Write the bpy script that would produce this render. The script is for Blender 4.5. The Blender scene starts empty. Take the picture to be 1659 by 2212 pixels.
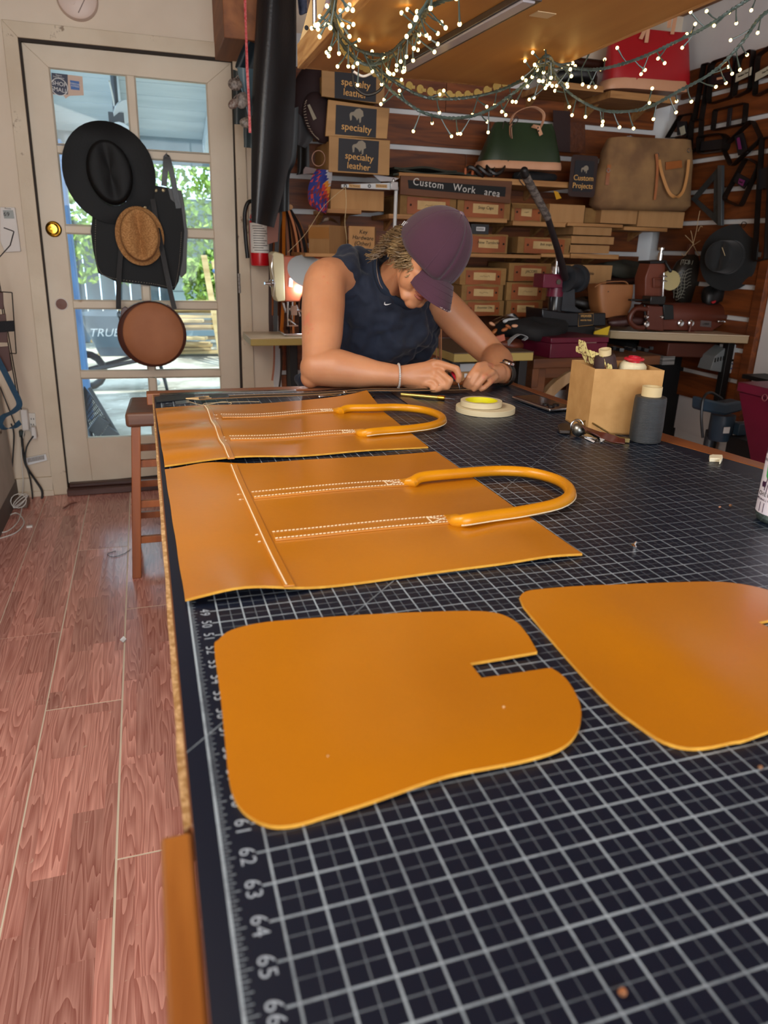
import bpy, bmesh, math, random
from mathutils import Vector, Matrix
random.seed(7)
PI = math.pi
SC = bpy.context.scene
COL = SC.collection

# ------------------------------------------------------------------ camera
TZ = 0.90                                   # height of the cutting table
YAW, PITCH, ROLL, FPX = 0.31606883, 0.3477564, 0.02540866, 1557.99
CAM = Vector((-0.01975, -0.25283, TZ + 0.35406))
cF = Vector((math.sin(YAW)*math.cos(PITCH), math.cos(YAW)*math.cos(PITCH), -math.sin(PITCH)))
_r = Vector((math.cos(YAW), -math.sin(YAW), 0)); _u = _r.cross(cF)
cR = math.cos(ROLL)*_r + math.sin(ROLL)*_u
cU = -math.sin(ROLL)*_r + math.cos(ROLL)*_u
cam_data = bpy.data.cameras.new('camera'); cam = bpy.data.objects.new('camera', cam_data); COL.objects.link(cam)
M3 = Matrix((cR, cU, -cF)).transposed()
cam.matrix_world = Matrix.Translation(CAM) @ M3.to_4x4()
cam_data.sensor_fit = 'HORIZONTAL'; cam_data.sensor_width = 36.0
cam_data.lens = FPX*36.0/1659.0
cam_data.clip_start = 0.02; cam_data.clip_end = 200
cam_data.dof.use_dof = True; cam_data.dof.focus_distance = 1.5; cam_data.dof.aperture_fstop = 9.0
SC.camera = cam

# ------------------------------------------------------------------ sky, sun, large lights, exposure
SC.view_settings.view_transform = 'Standard'; SC.view_settings.look = 'None'
SC.view_settings.gamma = 1.0; SC.view_settings.use_curve_mapping = False
SC.view_settings.exposure = 0.0
W = bpy.data.worlds.new('sky'); SC.world = W; W.use_nodes = True
wn = W.node_tree.nodes; bg = wn['Background']
bg.inputs[0].default_value = (0.62, 0.80, 1.0, 1); bg.inputs[1].default_value = 3.2

def lamp(name, kind, loc, target, power, color, size=None, size_y=None, angle=None, spread=None):
    d = bpy.data.lights.new(name, kind); o = bpy.data.objects.new(name, d); COL.objects.link(o)
    d.energy = power; d.color = color
    if kind == 'AREA':
        d.shape = 'RECTANGLE'; d.size = size; d.size_y = size_y or size
        if spread: d.spread = spread
    if kind == 'SUN': d.angle = angle or 0.01
    o.location = loc
    v = Vector(target) - Vector(loc)
    o.rotation_euler = v.to_track_quat('-Z', 'Y').to_euler()
    return o
lamp('sun', 'SUN', (2, 6, 8), (0.2, 8.8, 0), 5.0, (1.0, 0.95, 0.86), angle=0.009)
# daylight through the wide open workshop entrance behind the camera
_e = lamp('entrance_daylight', 'AREA', (0.15, -2.12, 1.3), (0.35, 1.5, 1.05), 98, (1.0, 0.96, 0.90), 2.6, 2.2)
_e.data.specular_factor = 0.25
# window high in the left wall, left of the table
lamp('side_window_daylight', 'AREA', (-0.68, 0.9, 1.9), (0.7, 1.5, 0.9), 34, (1.0, 0.93, 0.84), 1.4, 0.8)

# ------------------------------------------------------------------ helpers
def ray(px, py):
    return cF*FPX + cR*(px-829.5) - cU*(py-1106)
def atX(px, py, X):
    d = ray(px, py); return CAM + d*((X-CAM.x)/d.x)
def atY(px, py, Y):
    d = ray(px, py); return CAM + d*((Y-CAM.y)/d.y)
def atZ(px, py, Z=TZ):
    d = ray(px, py); return CAM + d*((Z-CAM.z)/d.z)

def lin(c):
    if isinstance(c, str):
        c = c.lstrip('#'); c = [int(c[i:i+2], 16)/255 for i in (0, 2, 4)]
        c = [x/12.92 if x <= 0.04045 else ((x+0.055)/1.055)**2.4 for x in c]
    return (c[0], c[1], c[2], 1.0)

_mats = {}
def mk(name, c, rough=0.6, metal=0.0, c2=None, scale=8.0, stretch=(1, 1, 1), bump=0.0, bscale=None, coat=0.0,
       dist=0.0, detail=4.0, ramp=(0.35, 0.65), spec=None, sheen=0.0, sss=0.0, rand=0.0, wear=None, wearc=None, wscale=3.0):
    if name in _mats: return _mats[name]
    m = bpy.data.materials.new(name); m.use_nodes = True
    nt = m.node_tree; N = nt.nodes; L = nt.links; b = N['Principled BSDF']
    b.inputs['Base Color'].default_value = lin(c); b.inputs['Roughness'].default_value = rough
    b.inputs['Metallic'].default_value = metal
    if coat: b.inputs['Coat Weight'].default_value = coat; b.inputs['Coat Roughness'].default_value = 0.2
    if spec is not None: b.inputs['Specular IOR Level'].default_value = spec
    if sheen: b.inputs['Sheen Weight'].default_value = sheen
    if sss:
        b.inputs['Subsurface Weight'].default_value = sss; b.inputs['Subsurface Radius'].default_value = (0.02, 0.008, 0.004)
        b.inputs['Subsurface Scale'].default_value = 0.4
    tc = N.new('ShaderNodeTexCoord'); mp = N.new('ShaderNodeMapping'); mp.inputs['Scale'].default_value = stretch
    L.new(tc.outputs['Object'], mp.inputs['Vector'])
    col = None
    if rand:
        oi = N.new('ShaderNodeObjectInfo'); ad = N.new('ShaderNodeVectorMath'); ad.operation = 'ADD'
        sc = N.new('ShaderNodeVectorMath'); sc.operation = 'SCALE'; sc.inputs[3].default_value = 37.0
        cb = N.new('ShaderNodeCombineXYZ')
        for i in range(3): L.new(oi.outputs['Random'], cb.inputs[i])
        L.new(cb.outputs[0], sc.inputs[0]); L.new(mp.outputs[0], ad.inputs[0]); L.new(sc.outputs[0], ad.inputs[1]); vec = ad.outputs[0]
    else: vec = mp.outputs[0]
    if c2 is not None:
        n = N.new('ShaderNodeTexNoise'); n.inputs['Scale'].default_value = scale; n.inputs['Detail'].default_value = detail
        n.inputs['Distortion'].default_value = dist; L.new(vec, n.inputs['Vector'])
        r = N.new('ShaderNodeValToRGB'); r.color_ramp.elements[0].position = ramp[0]; r.color_ramp.elements[1].position = ramp[1]
        r.color_ramp.elements[0].color = lin(c); r.color_ramp.elements[1].color = lin(c2)
        L.new(n.outputs['Fac'], r.inputs['Fac']); col = r.outputs['Color']
    if wear:
        n2 = N.new('ShaderNodeTexNoise'); n2.inputs['Scale'].default_value = wscale; n2.inputs['Detail'].default_value = 8; n2.inputs['Roughness'].default_value = 0.65
        L.new(tc.outputs['Object'], n2.inputs['Vector'])
        r2 = N.new('ShaderNodeValToRGB'); r2.color_ramp.elements[0].position = wear; r2.color_ramp.elements[1].position = wear+0.04
        mx = N.new('ShaderNodeMix'); mx.data_type = 'RGBA'
        L.new(n2.outputs['Fac'], r2.inputs['Fac']); L.new(r2.outputs['Color'], mx.inputs['Factor'])
        if col: L.new(col, mx.inputs['A'])
        else: mx.inputs['A'].default_value = lin(c)
        mx.inputs['B'].default_value = lin(wearc); col = mx.outputs['Result']
    if rand:
        hs = N.new('ShaderNodeHueSaturation'); mr = N.new('ShaderNodeMapRange')
        mr.inputs['To Min'].default_value = 1-rand; mr.inputs['To Max'].default_value = 1+rand
        L.new(oi.outputs['Random'], mr.inputs['Value']); L.new(mr.outputs[0], hs.inputs['Value'])
        if col: L.new(col, hs.inputs['Color'])
        else: hs.inputs['Color'].default_value = lin(c)
        col = hs.outputs['Color']
    if col: L.new(col, b.inputs['Base Color'])
    if bump:
        n3 = N.new('ShaderNodeTexNoise'); n3.inputs['Scale'].default_value = bscale or scale*3; n3.inputs['Detail'].default_value = 5
        L.new(vec, n3.inputs['Vector']); bp = N.new('ShaderNodeBump'); bp.inputs['Strength'].default_value = bump; bp.inputs['Distance'].default_value = 0.004
        L.new(n3.outputs['Fac'], bp.inputs['Height']); L.new(bp.outputs[0], b.inputs['Normal'])
    _mats[name] = m
    return m
def wood(name, c, c2, axis=0, rough=0.5, sc=22, coat=0.0, bump=0.15, rand=0.12, dist=0.6):
    st = [1.0, 1.0, 1.0]; st[axis] = 0.09
    return mk(name, c, rough, c2=c2, scale=sc, stretch=tuple(st), bump=bump, coat=coat, rand=rand, dist=dist, detail=6)
def emis(name, c, s):
    m = bpy.data.materials.new(name); m.use_nodes = True; b = m.node_tree.nodes['Principled BSDF']
    b.inputs['Base Color'].default_value = lin(c); b.inputs['Emission Color'].default_value = lin(c); b.inputs['Emission Strength'].default_value = s
    return m
def glassy(name, tint=(0.92, 0.97, 0.98), refl=0.09, rough=0.02):
    m = bpy.data.materials.new(name); m.use_nodes = True; N = m.node_tree.nodes; L = m.node_tree.links
    N.remove(N['Principled BSDF']); t = N.new('ShaderNodeBsdfTransparent'); g = N.new('ShaderNodeBsdfGlossy'); mx = N.new('ShaderNodeMixShader')
    t.inputs[0].default_value = (*tint, 1); g.inputs['Roughness'].default_value = rough
    fr = N.new('ShaderNodeFresnel'); fr.inputs[0].default_value = 1.45
    ad = N.new('ShaderNodeMath'); ad.operation = 'ADD'; ad.inputs[1].default_value = refl-0.04; ad.use_clamp = True
    L.new(fr.outputs[0], ad.inputs[0]); L.new(ad.outputs[0], mx.inputs[0]); L.new(t.outputs[0], mx.inputs[1]); L.new(g.outputs[0], mx.inputs[2])
    L.new(mx.outputs[0], N['Material Output'].inputs[0]); return m

class MB:
    def __init__(s): s.v = []; s.f = []; s.m = []; s.cur = 0
    def add(s, vs, fs):
        o = len(s.v); s.v += [Vector(p) for p in vs]
        for f in fs: s.f.append([i+o for i in f]); s.m.append(s.cur)
        return s
    def box(s, c, d, R=None):
        hx, hy, hz = d[0]/2, d[1]/2, d[2]/2; c = Vector(c)
        P = [Vector((x*hx, y*hy, z*hz)) for z in (-1, 1) for y in (-1, 1) for x in (-1, 1)]
        if R: P = [R @ p for p in P]
        return s.add([c+p for p in P], [(0, 2, 3, 1), (4, 5, 7, 6), (0, 1, 5, 4), (2, 6, 7, 3), (0, 4, 6, 2), (1, 3, 7, 5)])
    def span(s, a, b):
        a = Vector(a); b = Vector(b)
        lo = Vector([min(a[i], b[i]) for i in range(3)]); hi = Vector([max(a[i], b[i]) for i in range(3)])
        return s.box((lo+hi)/2, hi-lo)
    def slab(s, quad, off):           # any planar polygon given a thickness vector
        n = len(quad); q = [Vector(p) for p in quad]; off = Vector(off)
        return s.add(q+[p+off for p in q], [tuple(range(n))[::-1], tuple(range(n, 2*n))] + [(i, (i+1) % n, n+(i+1) % n, n+i) for i in range(n)])
    def tube(s, path, r, n=8, closed=False, flat=1.0, up=None):
        P = [Vector(p) for p in path]; m = len(P)
        rr = r if isinstance(r, (list, tuple)) else [r]*m
        ref = Vector(up) if up else None; rings = []
        prev = None
        for i in range(m):
            if closed: t = P[(i+1) % m]-P[i-1]
            else: t = P[min(i+1, m-1)]-P[max(i-1, 0)]
            if t.length < 1e-9: t = Vector((0, 0, 1))
            t.normalize()
            if ref: a = ref - t*ref.dot(t)
            elif prev is None: a = Vector((0, 0, 1)) if abs(t.z) < 0.9 else Vector((1, 0, 0)); a = a - t*a.dot(t)
            else: a = prev - t*prev.dot(t)
            if a.length < 1e-6: a = t.orthogonal()
            a.normalize(); prev = a; b = t.cross(a)
            rings.append([P[i] + a*(math.cos(2*PI*k/n)*rr[i]*(flat[i] if isinstance(flat, list) else flat)) + b*(math.sin(2*PI*k/n)*rr[i]) for k in range(n)])
        vs = [p for R in rings for p in R]; fs = []
        for i in range(m if closed else m-1):
            j = (i+1) % m
            for k in range(n): fs.append((i*n+k, i*n+(k+1) % n, j*n+(k+1) % n, j*n+k))
        if not closed: fs += [tuple(range(n))[::-1], tuple(range((m-1)*n, m*n))]
        return s.add(vs, fs)
    def ribbon(s, path, w, th, wdir):  # strap with a rectangular section
        P = [Vector(p) for p in path]; m = len(P); vs = []
        for i in range(m):
            t = (P[min(i+1, m-1)]-P[max(i-1, 0)]); t = t.normalized() if t.length > 1e-9 else Vector((0, 0, 1))
            d = Vector(wdir[i] if isinstance(wdir, list) else wdir); d = d - t*d.dot(t); d.normalize(); nn = t.cross(d)
            ww = w[i] if isinstance(w, (list, tuple)) else w
            for a, b in ((-1, -1), (1, -1), (1, 1), (-1, 1)): vs.append(P[i]+d*(a*ww/2)+nn*(b*th/2))
        fs = [(3, 2, 1, 0), tuple(range((m-1)*4, m*4))]
        for i in range(m-1):
            for k in range(4): fs.append((i*4+k, i*4+(k+1) % 4, i*4+4+(k+1) % 4, i*4+4+k))
        return s.add(vs, fs)
    def lathe(s, prof, c, axis=(0, 0, 1), n=20, cap=True):
        c = Vector(c); ax = Vector(axis).normalized(); a = ax.orthogonal().normalized(); b = ax.cross(a); vs = []
        for r, h in prof:
            for k in range(n): vs.append(c+ax*h+a*(r*math.cos(2*PI*k/n))+b*(r*math.sin(2*PI*k/n)))
        fs = []
        for i in range(len(prof)-1):
            for k in range(n): fs.append((i*n+k, i*n+(k+1) % n, i*n+n+(k+1) % n, i*n+n+k))
        if cap: fs += [tuple(range(n))[::-1], tuple(range((len(prof)-1)*n, len(prof)*n))]
        return s.add(vs, fs)
    def ell(s, c, r, R=None, nu=16, nv=10):
        c = Vector(c); r = (r, r, r) if not isinstance(r, (tuple, list)) else r; vs = []; fs = []
        for j in range(1, nv):
            th = PI*j/nv
            for i in range(nu):
                ph = 2*PI*i/nu; p = Vector((r[0]*math.sin(th)*math.cos(ph), r[1]*math.sin(th)*math.sin(ph), r[2]*math.cos(th)))
                vs.append(c+(R @ p if R else p))
        t = Vector((0, 0, r[2])); vs += [c+(R @ t if R else t), c-(R @ t if R else t)]; T = len(vs)-2
        for j in range(nv-2):
            for i in range(nu): fs.append((j*nu+i, (j+1)*nu+i, (j+1)*nu+(i+1) % nu, j*nu+(i+1) % nu))
        for i in range(nu): fs.append((T, i, (i+1) % nu)); fs.append((T+1, (nv-2)*nu+(i+1) % nu, (nv-2)*nu+i))
        return s.add(vs, fs)
    def cap(s, a, b, ra, rb, n=14):    # tapered capsule
        a = Vector(a); b = Vector(b); d = (b-a); L = d.length; d.normalize()
        pr = []
        for k in range(1, 6): t = PI/2*(1-k/6.0); pr.append((ra*math.cos(t), -ra*math.sin(t)))
        pr += [(ra, 0), (rb, L)]
        for k in range(1, 6): t = PI/2*k/6.0; pr.append((rb*math.cos(t), L+rb*math.sin(t)))
        return s.lathe(pr, a, d, n)
    def grid(s, fn, nu, nv, th=None):
        top = [fn(i/(nu-1), j/(nv-1)) for j in range(nv) for i in range(nu)]
        fs = [(j*nu+i, j*nu+i+1, (j+1)*nu+i+1, (j+1)*nu+i) for j in range(nv-1) for i in range(nu-1)]
        if th is None: return s.add(top, fs)
        th = Vector(th); n = nu*nv; bot = [Vector(p)+th for p in top]
        fs2 = [tuple(n+i for i in f[::-1]) for f in fs]; e = []
        for i in range(nu-1): e.append((i+1, i, n+i, n+i+1)); q = (nv-1)*nu; e.append((q+i, q+i+1, n+q+i+1, n+q+i))
        for j in range(nv-1): e.append((j*nu, (j+1)*nu, n+(j+1)*nu, n+j*nu)); q = nu-1; e.append(((j+1)*nu+q, j*nu+q, n+j*nu+q, n+(j+1)*nu+q))
        return s.add(top+bot, fs+fs2+e)

def setp(o, label=None, cat=None, group=None, kind=None):
    if label: o['label'] = label
    if cat: o['category'] = cat
    if group: o['group'] = group
    if kind: o['kind'] = kind
    return o
def root_loc(p):
    return p.matrix_world.copy() if False else Matrix.Translation(p.location)
def link(name, me, parent=None):
    o = bpy.data.objects.new(name, me); COL.objects.link(o)
    if parent is not None:
        o.parent = parent
        inv = Matrix.Identity(4); q = parent
        if q.parent is None: inv = Matrix.Translation(q.location).inverted()
        o.matrix_parent_inverse = inv
    return o
def obj(name, mb, mats, parent=None, smooth=30, bevel=0.0, sub=0, seg=2, **kw):
    me = bpy.data.meshes.new(name); me.from_pydata([tuple(v) for v in mb.v], [], mb.f)
    if not isinstance(mats, (list, tuple)): mats = [mats]
    for m in mats: me.materials.append(m)
    if len(mats) > 1:
        for p, k in zip(me.polygons, mb.m): p.material_index = k
    bm = bmesh.new(); bm.from_mesh(me); bmesh.ops.recalc_face_normals(bm, faces=bm.faces); bm.to_mesh(me); bm.free()
    if smooth:
        me.shade_smooth(); me.set_sharp_from_angle(angle=math.radians(smooth))
    me.update()
    o = link(name, me, parent)
    if bevel:
        b = o.modifiers.new('bevel', 'BEVEL'); b.width = bevel; b.segments = seg; b.limit_method = 'ANGLE'; b.angle_limit = math.radians(40)
    if sub:
        sm = o.modifiers.new('sub', 'SUBSURF'); sm.levels = sub; sm.render_levels = sub
    return setp(o, **kw)
def thing(name, label, cat, loc=(0, 0, 0), group=None):
    o = bpy.data.objects.new(name, None); COL.objects.link(o); o.location = Vector(loc); o.empty_display_size = 0.05
    return setp(o, label, cat, group)
def struct(name, mb, m, **kw):
    return obj(name, mb, m, None, kind='structure', **kw)
def text(name, body, origin, xdir, up, size, m, parent, depth=0.0004, align='CENTER', shear=0.0, space=1.0, squash=1.0):
    cu = bpy.data.curves.new(name, 'FONT'); cu.body = body; cu.size = size; cu.extrude = depth; cu.align_x = align; cu.align_y = 'CENTER'
    cu.shear = shear; cu.space_character = space; cu.resolution_u = 3
    t = bpy.data.objects.new(name, cu); COL.objects.link(t)
    dg = bpy.context.evaluated_depsgraph_get(); me = bpy.data.meshes.new_from_object(t.evaluated_get(dg))
    bpy.data.objects.remove(t); bpy.data.curves.remove(cu)
    x = Vector(xdir).normalized(); u = Vector(up); u = (u - x*u.dot(x)).normalized(); z = x.cross(u)
    Mx = Matrix((x*squash, u, z)).transposed().to_4x4(); Mx.translation = Vector(origin)
    me.transform(Mx); me.materials.clear(); me.materials.append(m); me.name = name
    return link(name, me, parent)
def frange(a, b, n): return [a+(b-a)*i/(n-1) for i in range(n)]
def spline(P, n=8, closed=False):       # Catmull-Rom through points
    P = [Vector(p) for p in P]; m = len(P); out = []
    rng = range(m) if closed else range(m-1)
    for i in rng:
        if closed: a, b, c, d = P[i-1], P[i], P[(i+1) % m], P[(i+2) % m]
        else: a, b, c, d = P[max(i-1, 0)], P[i], P[i+1], P[min(i+2, m-1)]
        for k in range(n):
            t = k/n; out.append(0.5*((2*b)+(c-a)*t+(2*a-5*b+4*c-d)*t*t+(3*b-a-3*c+d)*t**3))
    if not closed: out.append(P[-1])
    return out

# ================================================================== materials used by many things
M_cream = mk('cream_paint', '#d9cbb5', 0.5, c2='#cdbda6', scale=3, bump=0.12, bscale=60, wear=0.68, wearc='#b39a7c', wscale=5)
M_wall = mk('old_wall_paint', '#dccdb9', 0.62, c2='#d2c1ab', scale=2.2, bump=0.1, bscale=40, wear=0.70, wearc='#c7ab8a', wscale=3.3)
M_white = mk('white_board', '#dfe0e0', 0.55, c2='#d2d4d6', scale=3, bump=0.05, bscale=50)
M_dark = mk('near_black', '#0b0b0c', 0.5)
M_blackleather = mk('black_leather', '#15161a', 0.42, c2='#1e2024', scale=6, bump=0.25, bscale=90)
M_tan = mk('tan_leather', '#b06a3c', 0.5, c2='#9a5730', scale=9, bump=0.15, bscale=120)
M_steel = mk('steel', '#b9bcbf', 0.28, 1.0)
M_chrome = mk('chrome', '#dcdfe2', 0.12, 1.0)
M_brass = mk('brass', '#d9a53c', 0.2, 1.0)
M_kraft = mk('cardboard', '#b08657', 0.85, c2='#a87e50', scale=30, stretch=(1, 1, 0.15), bump=0.1, bscale=150, rand=0.08)
M_kraft2 = mk('cardboard_pale', '#ae8f60', 0.85, c2='#a28355', scale=20, bump=0.1, bscale=120, rand=0.08)
M_cedar = wood('cedar_plank', '#55290f', '#87481b', 0, 0.5, 26, rand=0.16, dist=1.2)
M_cedarR = wood('cedar_plank_side', '#5c2e12', '#80441c', 1, 0.5, 26, rand=0.16, dist=1.2)
M_ply = wood('plywood', '#c79a60', '#b3854c', 0, 0.55, 10, rand=0.05)
M_pine = wood('pine_shelf', '#b98a55', '#96683a', 0, 0.6, 30)
M_string = mk('string', '#c9b48c', 0.9)
M_paper = mk('paper_tag', '#c9ab78', 0.8, c2='#bd9e6b', scale=20)
M_ink = mk('ink', '#17130f', 0.7)
M_inksoft = mk('faded_ink', '#5a4630', 0.8)
M_goldtxt = mk('ochre_lettering', '#d9a860', 0.6)
M_wtxt = mk('white_lettering', '#dcdcda', 0.7)
M_orangeleather = mk('orange_leather', '#9a5122', 0.5, c2='#88451c', scale=12, bump=0.1, bscale=100)
M_glass = glassy('window_glass', refl=0.02)
M_cablek = mk('black_cable', '#101113', 0.45)
M_cablew = mk('white_cable', '#d9d7d0', 0.5)
M_redpaint = mk('burgundy_metal', '#6a1230', 0.35, c2='#5a0f2a', scale=5, bump=0.05)

WY = 3.72; XL = -0.74; XR = 2.95; HC = 2.52
# ------------------------------------------------------------------ floor: laminate boards
floor = struct('floor', MB().span((-0.9, -2.3, -0.06), (3.1, 3.75, -0.0009)), mk('floor_underlay', '#e6dac4', 0.7))
def plank_material():
    m = bpy.data.materials.new('laminate'); m.use_nodes = True; nt = m.node_tree; N = nt.nodes; L = nt.links; b = N['Principled BSDF']
    tc = N.new('ShaderNodeTexCoord'); sx = N.new('ShaderNodeSeparateXYZ'); L.new(tc.outputs['Object'], sx.inputs[0])
    oi = N.new('ShaderNodeObjectInfo')
    def mth(op, a, bb=None):
        n = N.new('ShaderNodeMath'); n.operation = op
        for i, x in enumerate((a, bb)):
            if x is None: continue
            if isinstance(x, (int, float)): n.inputs[i].default_value = x
            else: L.new(x, n.inputs[i])
        return n.outputs[0]
    strip = mth('FLOOR', mth('MULTIPLY', sx.outputs[0], 1/0.0692))
    sh = mth('FRACT', mth('MULTIPLY', mth('SINE', mth('ADD', mth('MULTIPLY', strip, 12.9), mth('MULTIPLY', oi.outputs['Random'], 40))), 43.7))
    blk = mth('FLOOR', mth('ADD', mth('MULTIPLY', sx.outputs[1], 1/0.40), sh))
    cb = N.new('ShaderNodeCombineXYZ'); L.new(strip, cb.inputs[0]); L.new(blk, cb.inputs[1]); L.new(oi.outputs['Random'], cb.inputs[2])
    wn_ = N.new('ShaderNodeTexWhiteNoise'); L.new(cb.outputs[0], wn_.inputs[0])
    mp = N.new('ShaderNodeMapping'); mp.inputs['Scale'].default_value = (7.5, 0.6, 1); L.new(tc.outputs['Object'], mp.inputs[0])
    add = N.new('ShaderNodeVectorMath'); add.operation = 'MULTIPLY_ADD'; L.new(wn_.outputs['Color'], add.inputs[0]); add.inputs[1].default_value = (9, 9, 9); L.new(mp.outputs[0], add.inputs[2])
    n = N.new('ShaderNodeTexNoise'); n.inputs['Scale'].default_value = 2.3; n.inputs['Detail'].default_value = 2.0; L.new(add.outputs[0], n.inputs['Vector'])
    ring = mth('FRACT', mth('MULTIPLY', n.outputs['Fac'], 16))
    fine = N.new('ShaderNodeTexNoise'); fine.inputs['Scale'].default_value = 90; mp2 = N.new('ShaderNodeMapping'); mp2.inputs['Scale'].default_value = (3, 0.1, 1)
    L.new(tc.outputs['Object'], mp2.inputs[0]); L.new(mp2.outputs[0], fine.inputs['Vector'])
    f = mth('ADD', mth('MULTIPLY', ring, 0.50), mth('MULTIPLY', fine.outputs['Fac'], 0.6))
    r = N.new('ShaderNodeValToRGB'); r.color_ramp.elements[0].color = lin('#935247'); r.color_ramp.elements[1].color = lin('#d49c8e'); r.color_ramp.elements[0].position = 0.1; r.color_ramp.elements[1].position = 0.85
    L.new(f, r.inputs[0]); hs = N.new('ShaderNodeHueSaturation'); L.new(r.outputs[0], hs.inputs['Color'])
    L.new(mth('ADD', mth('MULTIPLY', wn_.outputs['Value'], 0.50), 0.84), hs.inputs['Value'])
    # pale scratches
    sc = N.new('ShaderNodeTexNoise'); sc.inputs['Scale'].default_value = 28; sc.inputs['Detail'].default_value = 6; sc.inputs['Distortion'].default_value = 2.5; L.new(tc.outputs['Object'], sc.inputs['Vector'])
    sr = N.new('ShaderNodeValToRGB'); sr.color_ramp.elements[0].position = 0.69; sr.color_ramp.elements[1].position = 0.73; L.new(sc.outputs['Fac'], sr.inputs[0])
    mx = N.new('ShaderNodeMix'); mx.data_type = 'RGBA'; L.new(mth('MULTIPLY', sr.outputs[0], 0.5), mx.inputs['Factor']); L.new(hs.outputs[0], mx.inputs['A']); mx.inputs['B'].default_value = lin('#d9c0a8')
    L.new(mx.outputs['Result'], b.inputs['Base Color']); b.inputs['Roughness'].default_value = 0.2
    bp = N.new('ShaderNodeBump'); bp.inputs['Strength'].default_value = 0.06; bp.inputs['Distance'].default_value = 0.002; L.new(ring, bp.inputs['Height']); L.new(bp.outputs[0], b.inputs['Normal'])
    return m
M_lam = plank_material()
BW = 0.2075
colx = -0.385 - 2*BW
starts = {0: 0.485+1.2*0.5, 1: 2.155, 2: 1.685, 3: 2.269, 4: 2.43}
for ci in range(0, 19):
    x0 = colx + ci*BW; x1 = x0+BW
    if x1 < XL or x0 > XR: continue
    y = starts.get(ci, (ci*0.37) % 1.2) - 1.2*4
    while y < 3.72:
        a, b2 = max(y, -2.2), min(y+1.2, 3.70); g = 0.0026 if ci in (2, 3) else 0.0014
        if b2-a > 0.02:
            m = MB(); m.span((max(x0, XL)+g, a+g, -0.005), (min(x1, XR)-g, b2-g, 0.0)); obj('floorboard', m, M_lam, floor, smooth=0)
        y += 1.2

# ------------------------------------------------------------------ back wall with the door opening
GY = 3.74
def gx(side, y):   # edges of the glazing as they run down the door
    return {'L': 105+(y-145)*83/803.0, 'R': 447+(y-179)*36/756.0, 'a': 273+(y-161)*58/781.0, 'b': 290+(y-163)*55/776.0}[side]
dTL, dTR = atY(38, 80, 3.72), atY(501, 127, 3.72); dBR = atY(527, 1010, 3.72); dBL = atY(146, 1050, 3.72)
wb = MB()
t = 0.10
wb.slab([(XL, WY, 0), (dBL.x, WY, 0), (dBL.x, WY, dBL.z), dTL, (XL, WY, dTL.z)], (0, t, 0))
wb.slab([(XL, WY, dTL.z), dTL, dTR, (XR, WY, dTR.z), (XR, WY, HC), (XL, WY, HC)], (0, t, 0))
wb.slab([(dBR.x, WY, 0), (XR, WY, 0), (XR, WY, dTR.z), dTR, dBR], (0, t, 0))
wall_back = struct('wall_back', wb, M_wall, smooth=0)
struct('wall_left', MB().span((XL-0.08, -2.2, 0), (XL, 3.82, HC)), M_wall)
wall_right = struct('wall_right', MB().span((XR, -2.2, 0), (XR+0.08, 3.82, HC)), M_white)
wf = MB(); wf.span((1.5, -2.3, 0), (XR, -2.2, HC)); wf.span((XL, -2.3, 2.44), (1.5, -2.2, HC))
struct('wall_front', wf, M_wall)
M_ceil = wood('ceiling_boards', '#7d4f28', '#94622f', 1, 0.6, 14)
ceiling = struct('ceiling', MB().span((XL-0.1, -2.3, HC+0.012), (XR+0.1, 3.85, HC+0.08)), M_dark)
x = XL
while x < XR:
    obj('board', MB().span((x+0.003, -2.2, HC-0.012), (min(x+0.14, XR)-0.003, WY, HC+0.012)), M_ceil, ceiling, bevel=0.002, smooth=0); x += 0.14

# cedar boards with white gaps between them
mw = MB(); mw.span((0.62, WY-0.012, 0.30), (XR, WY, 2.22)); struct('trim_1', mw, M_white)
z = 1.937 - 0.164*9
bi = 0
while z < 2.2:
    z0, z1 = z+0.0, z+0.139
    if z0 > 0.35 and z1 < 2.24:
        xe = XR-0.10 - (0.02 if bi % 2 else 0.0)
        cut = [0.66, 1.55+0.13*(bi % 3), xe]
        for a, b2 in zip(cut[:-1], cut[1:]):
            obj('plank', MB().span((a+0.001, WY-0.032, z0), (b2-0.001, WY-0.012, z1)), M_cedar, wall_back, bevel=0.002, smooth=0)
    z += 0.164; bi += 1
mw = MB(); mw.span((XR-0.012, 2.78, 0.30), (XR, WY-0.012, 2.25)); struct('trim_2', mw, M_white)
z = 2.082 - 0.158*11; bi = 0
while z < 2.22:
    if z > 0.35 and z+0.136 < 2.26:
        obj('plank', MB().span((XR-0.032, 2.80, z), (XR-0.012, WY-0.10-(0.015 if bi % 2 else 0), z+0.134)), M_cedarR, wall_right, bevel=0.002, smooth=0)
    z += 0.158; bi += 1
obj('end_board', MB().span((XR-0.04, 2.74, 0.45), (XR-0.0, 2.80, 2.25)), M_cedarR, wall_right, bevel=0.002)
# groove lines of the white boarding on the right wall
for k in range(9):
    obj('panel', MB().span((XR-0.008, 2.74-0.3*(k+1)+0.004, 0.0), (XR, 2.74-0.3*k-0.004, HC)), M_white, wall_right, bevel=0.002, smooth=0)
for k in range(4):
    pass

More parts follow.
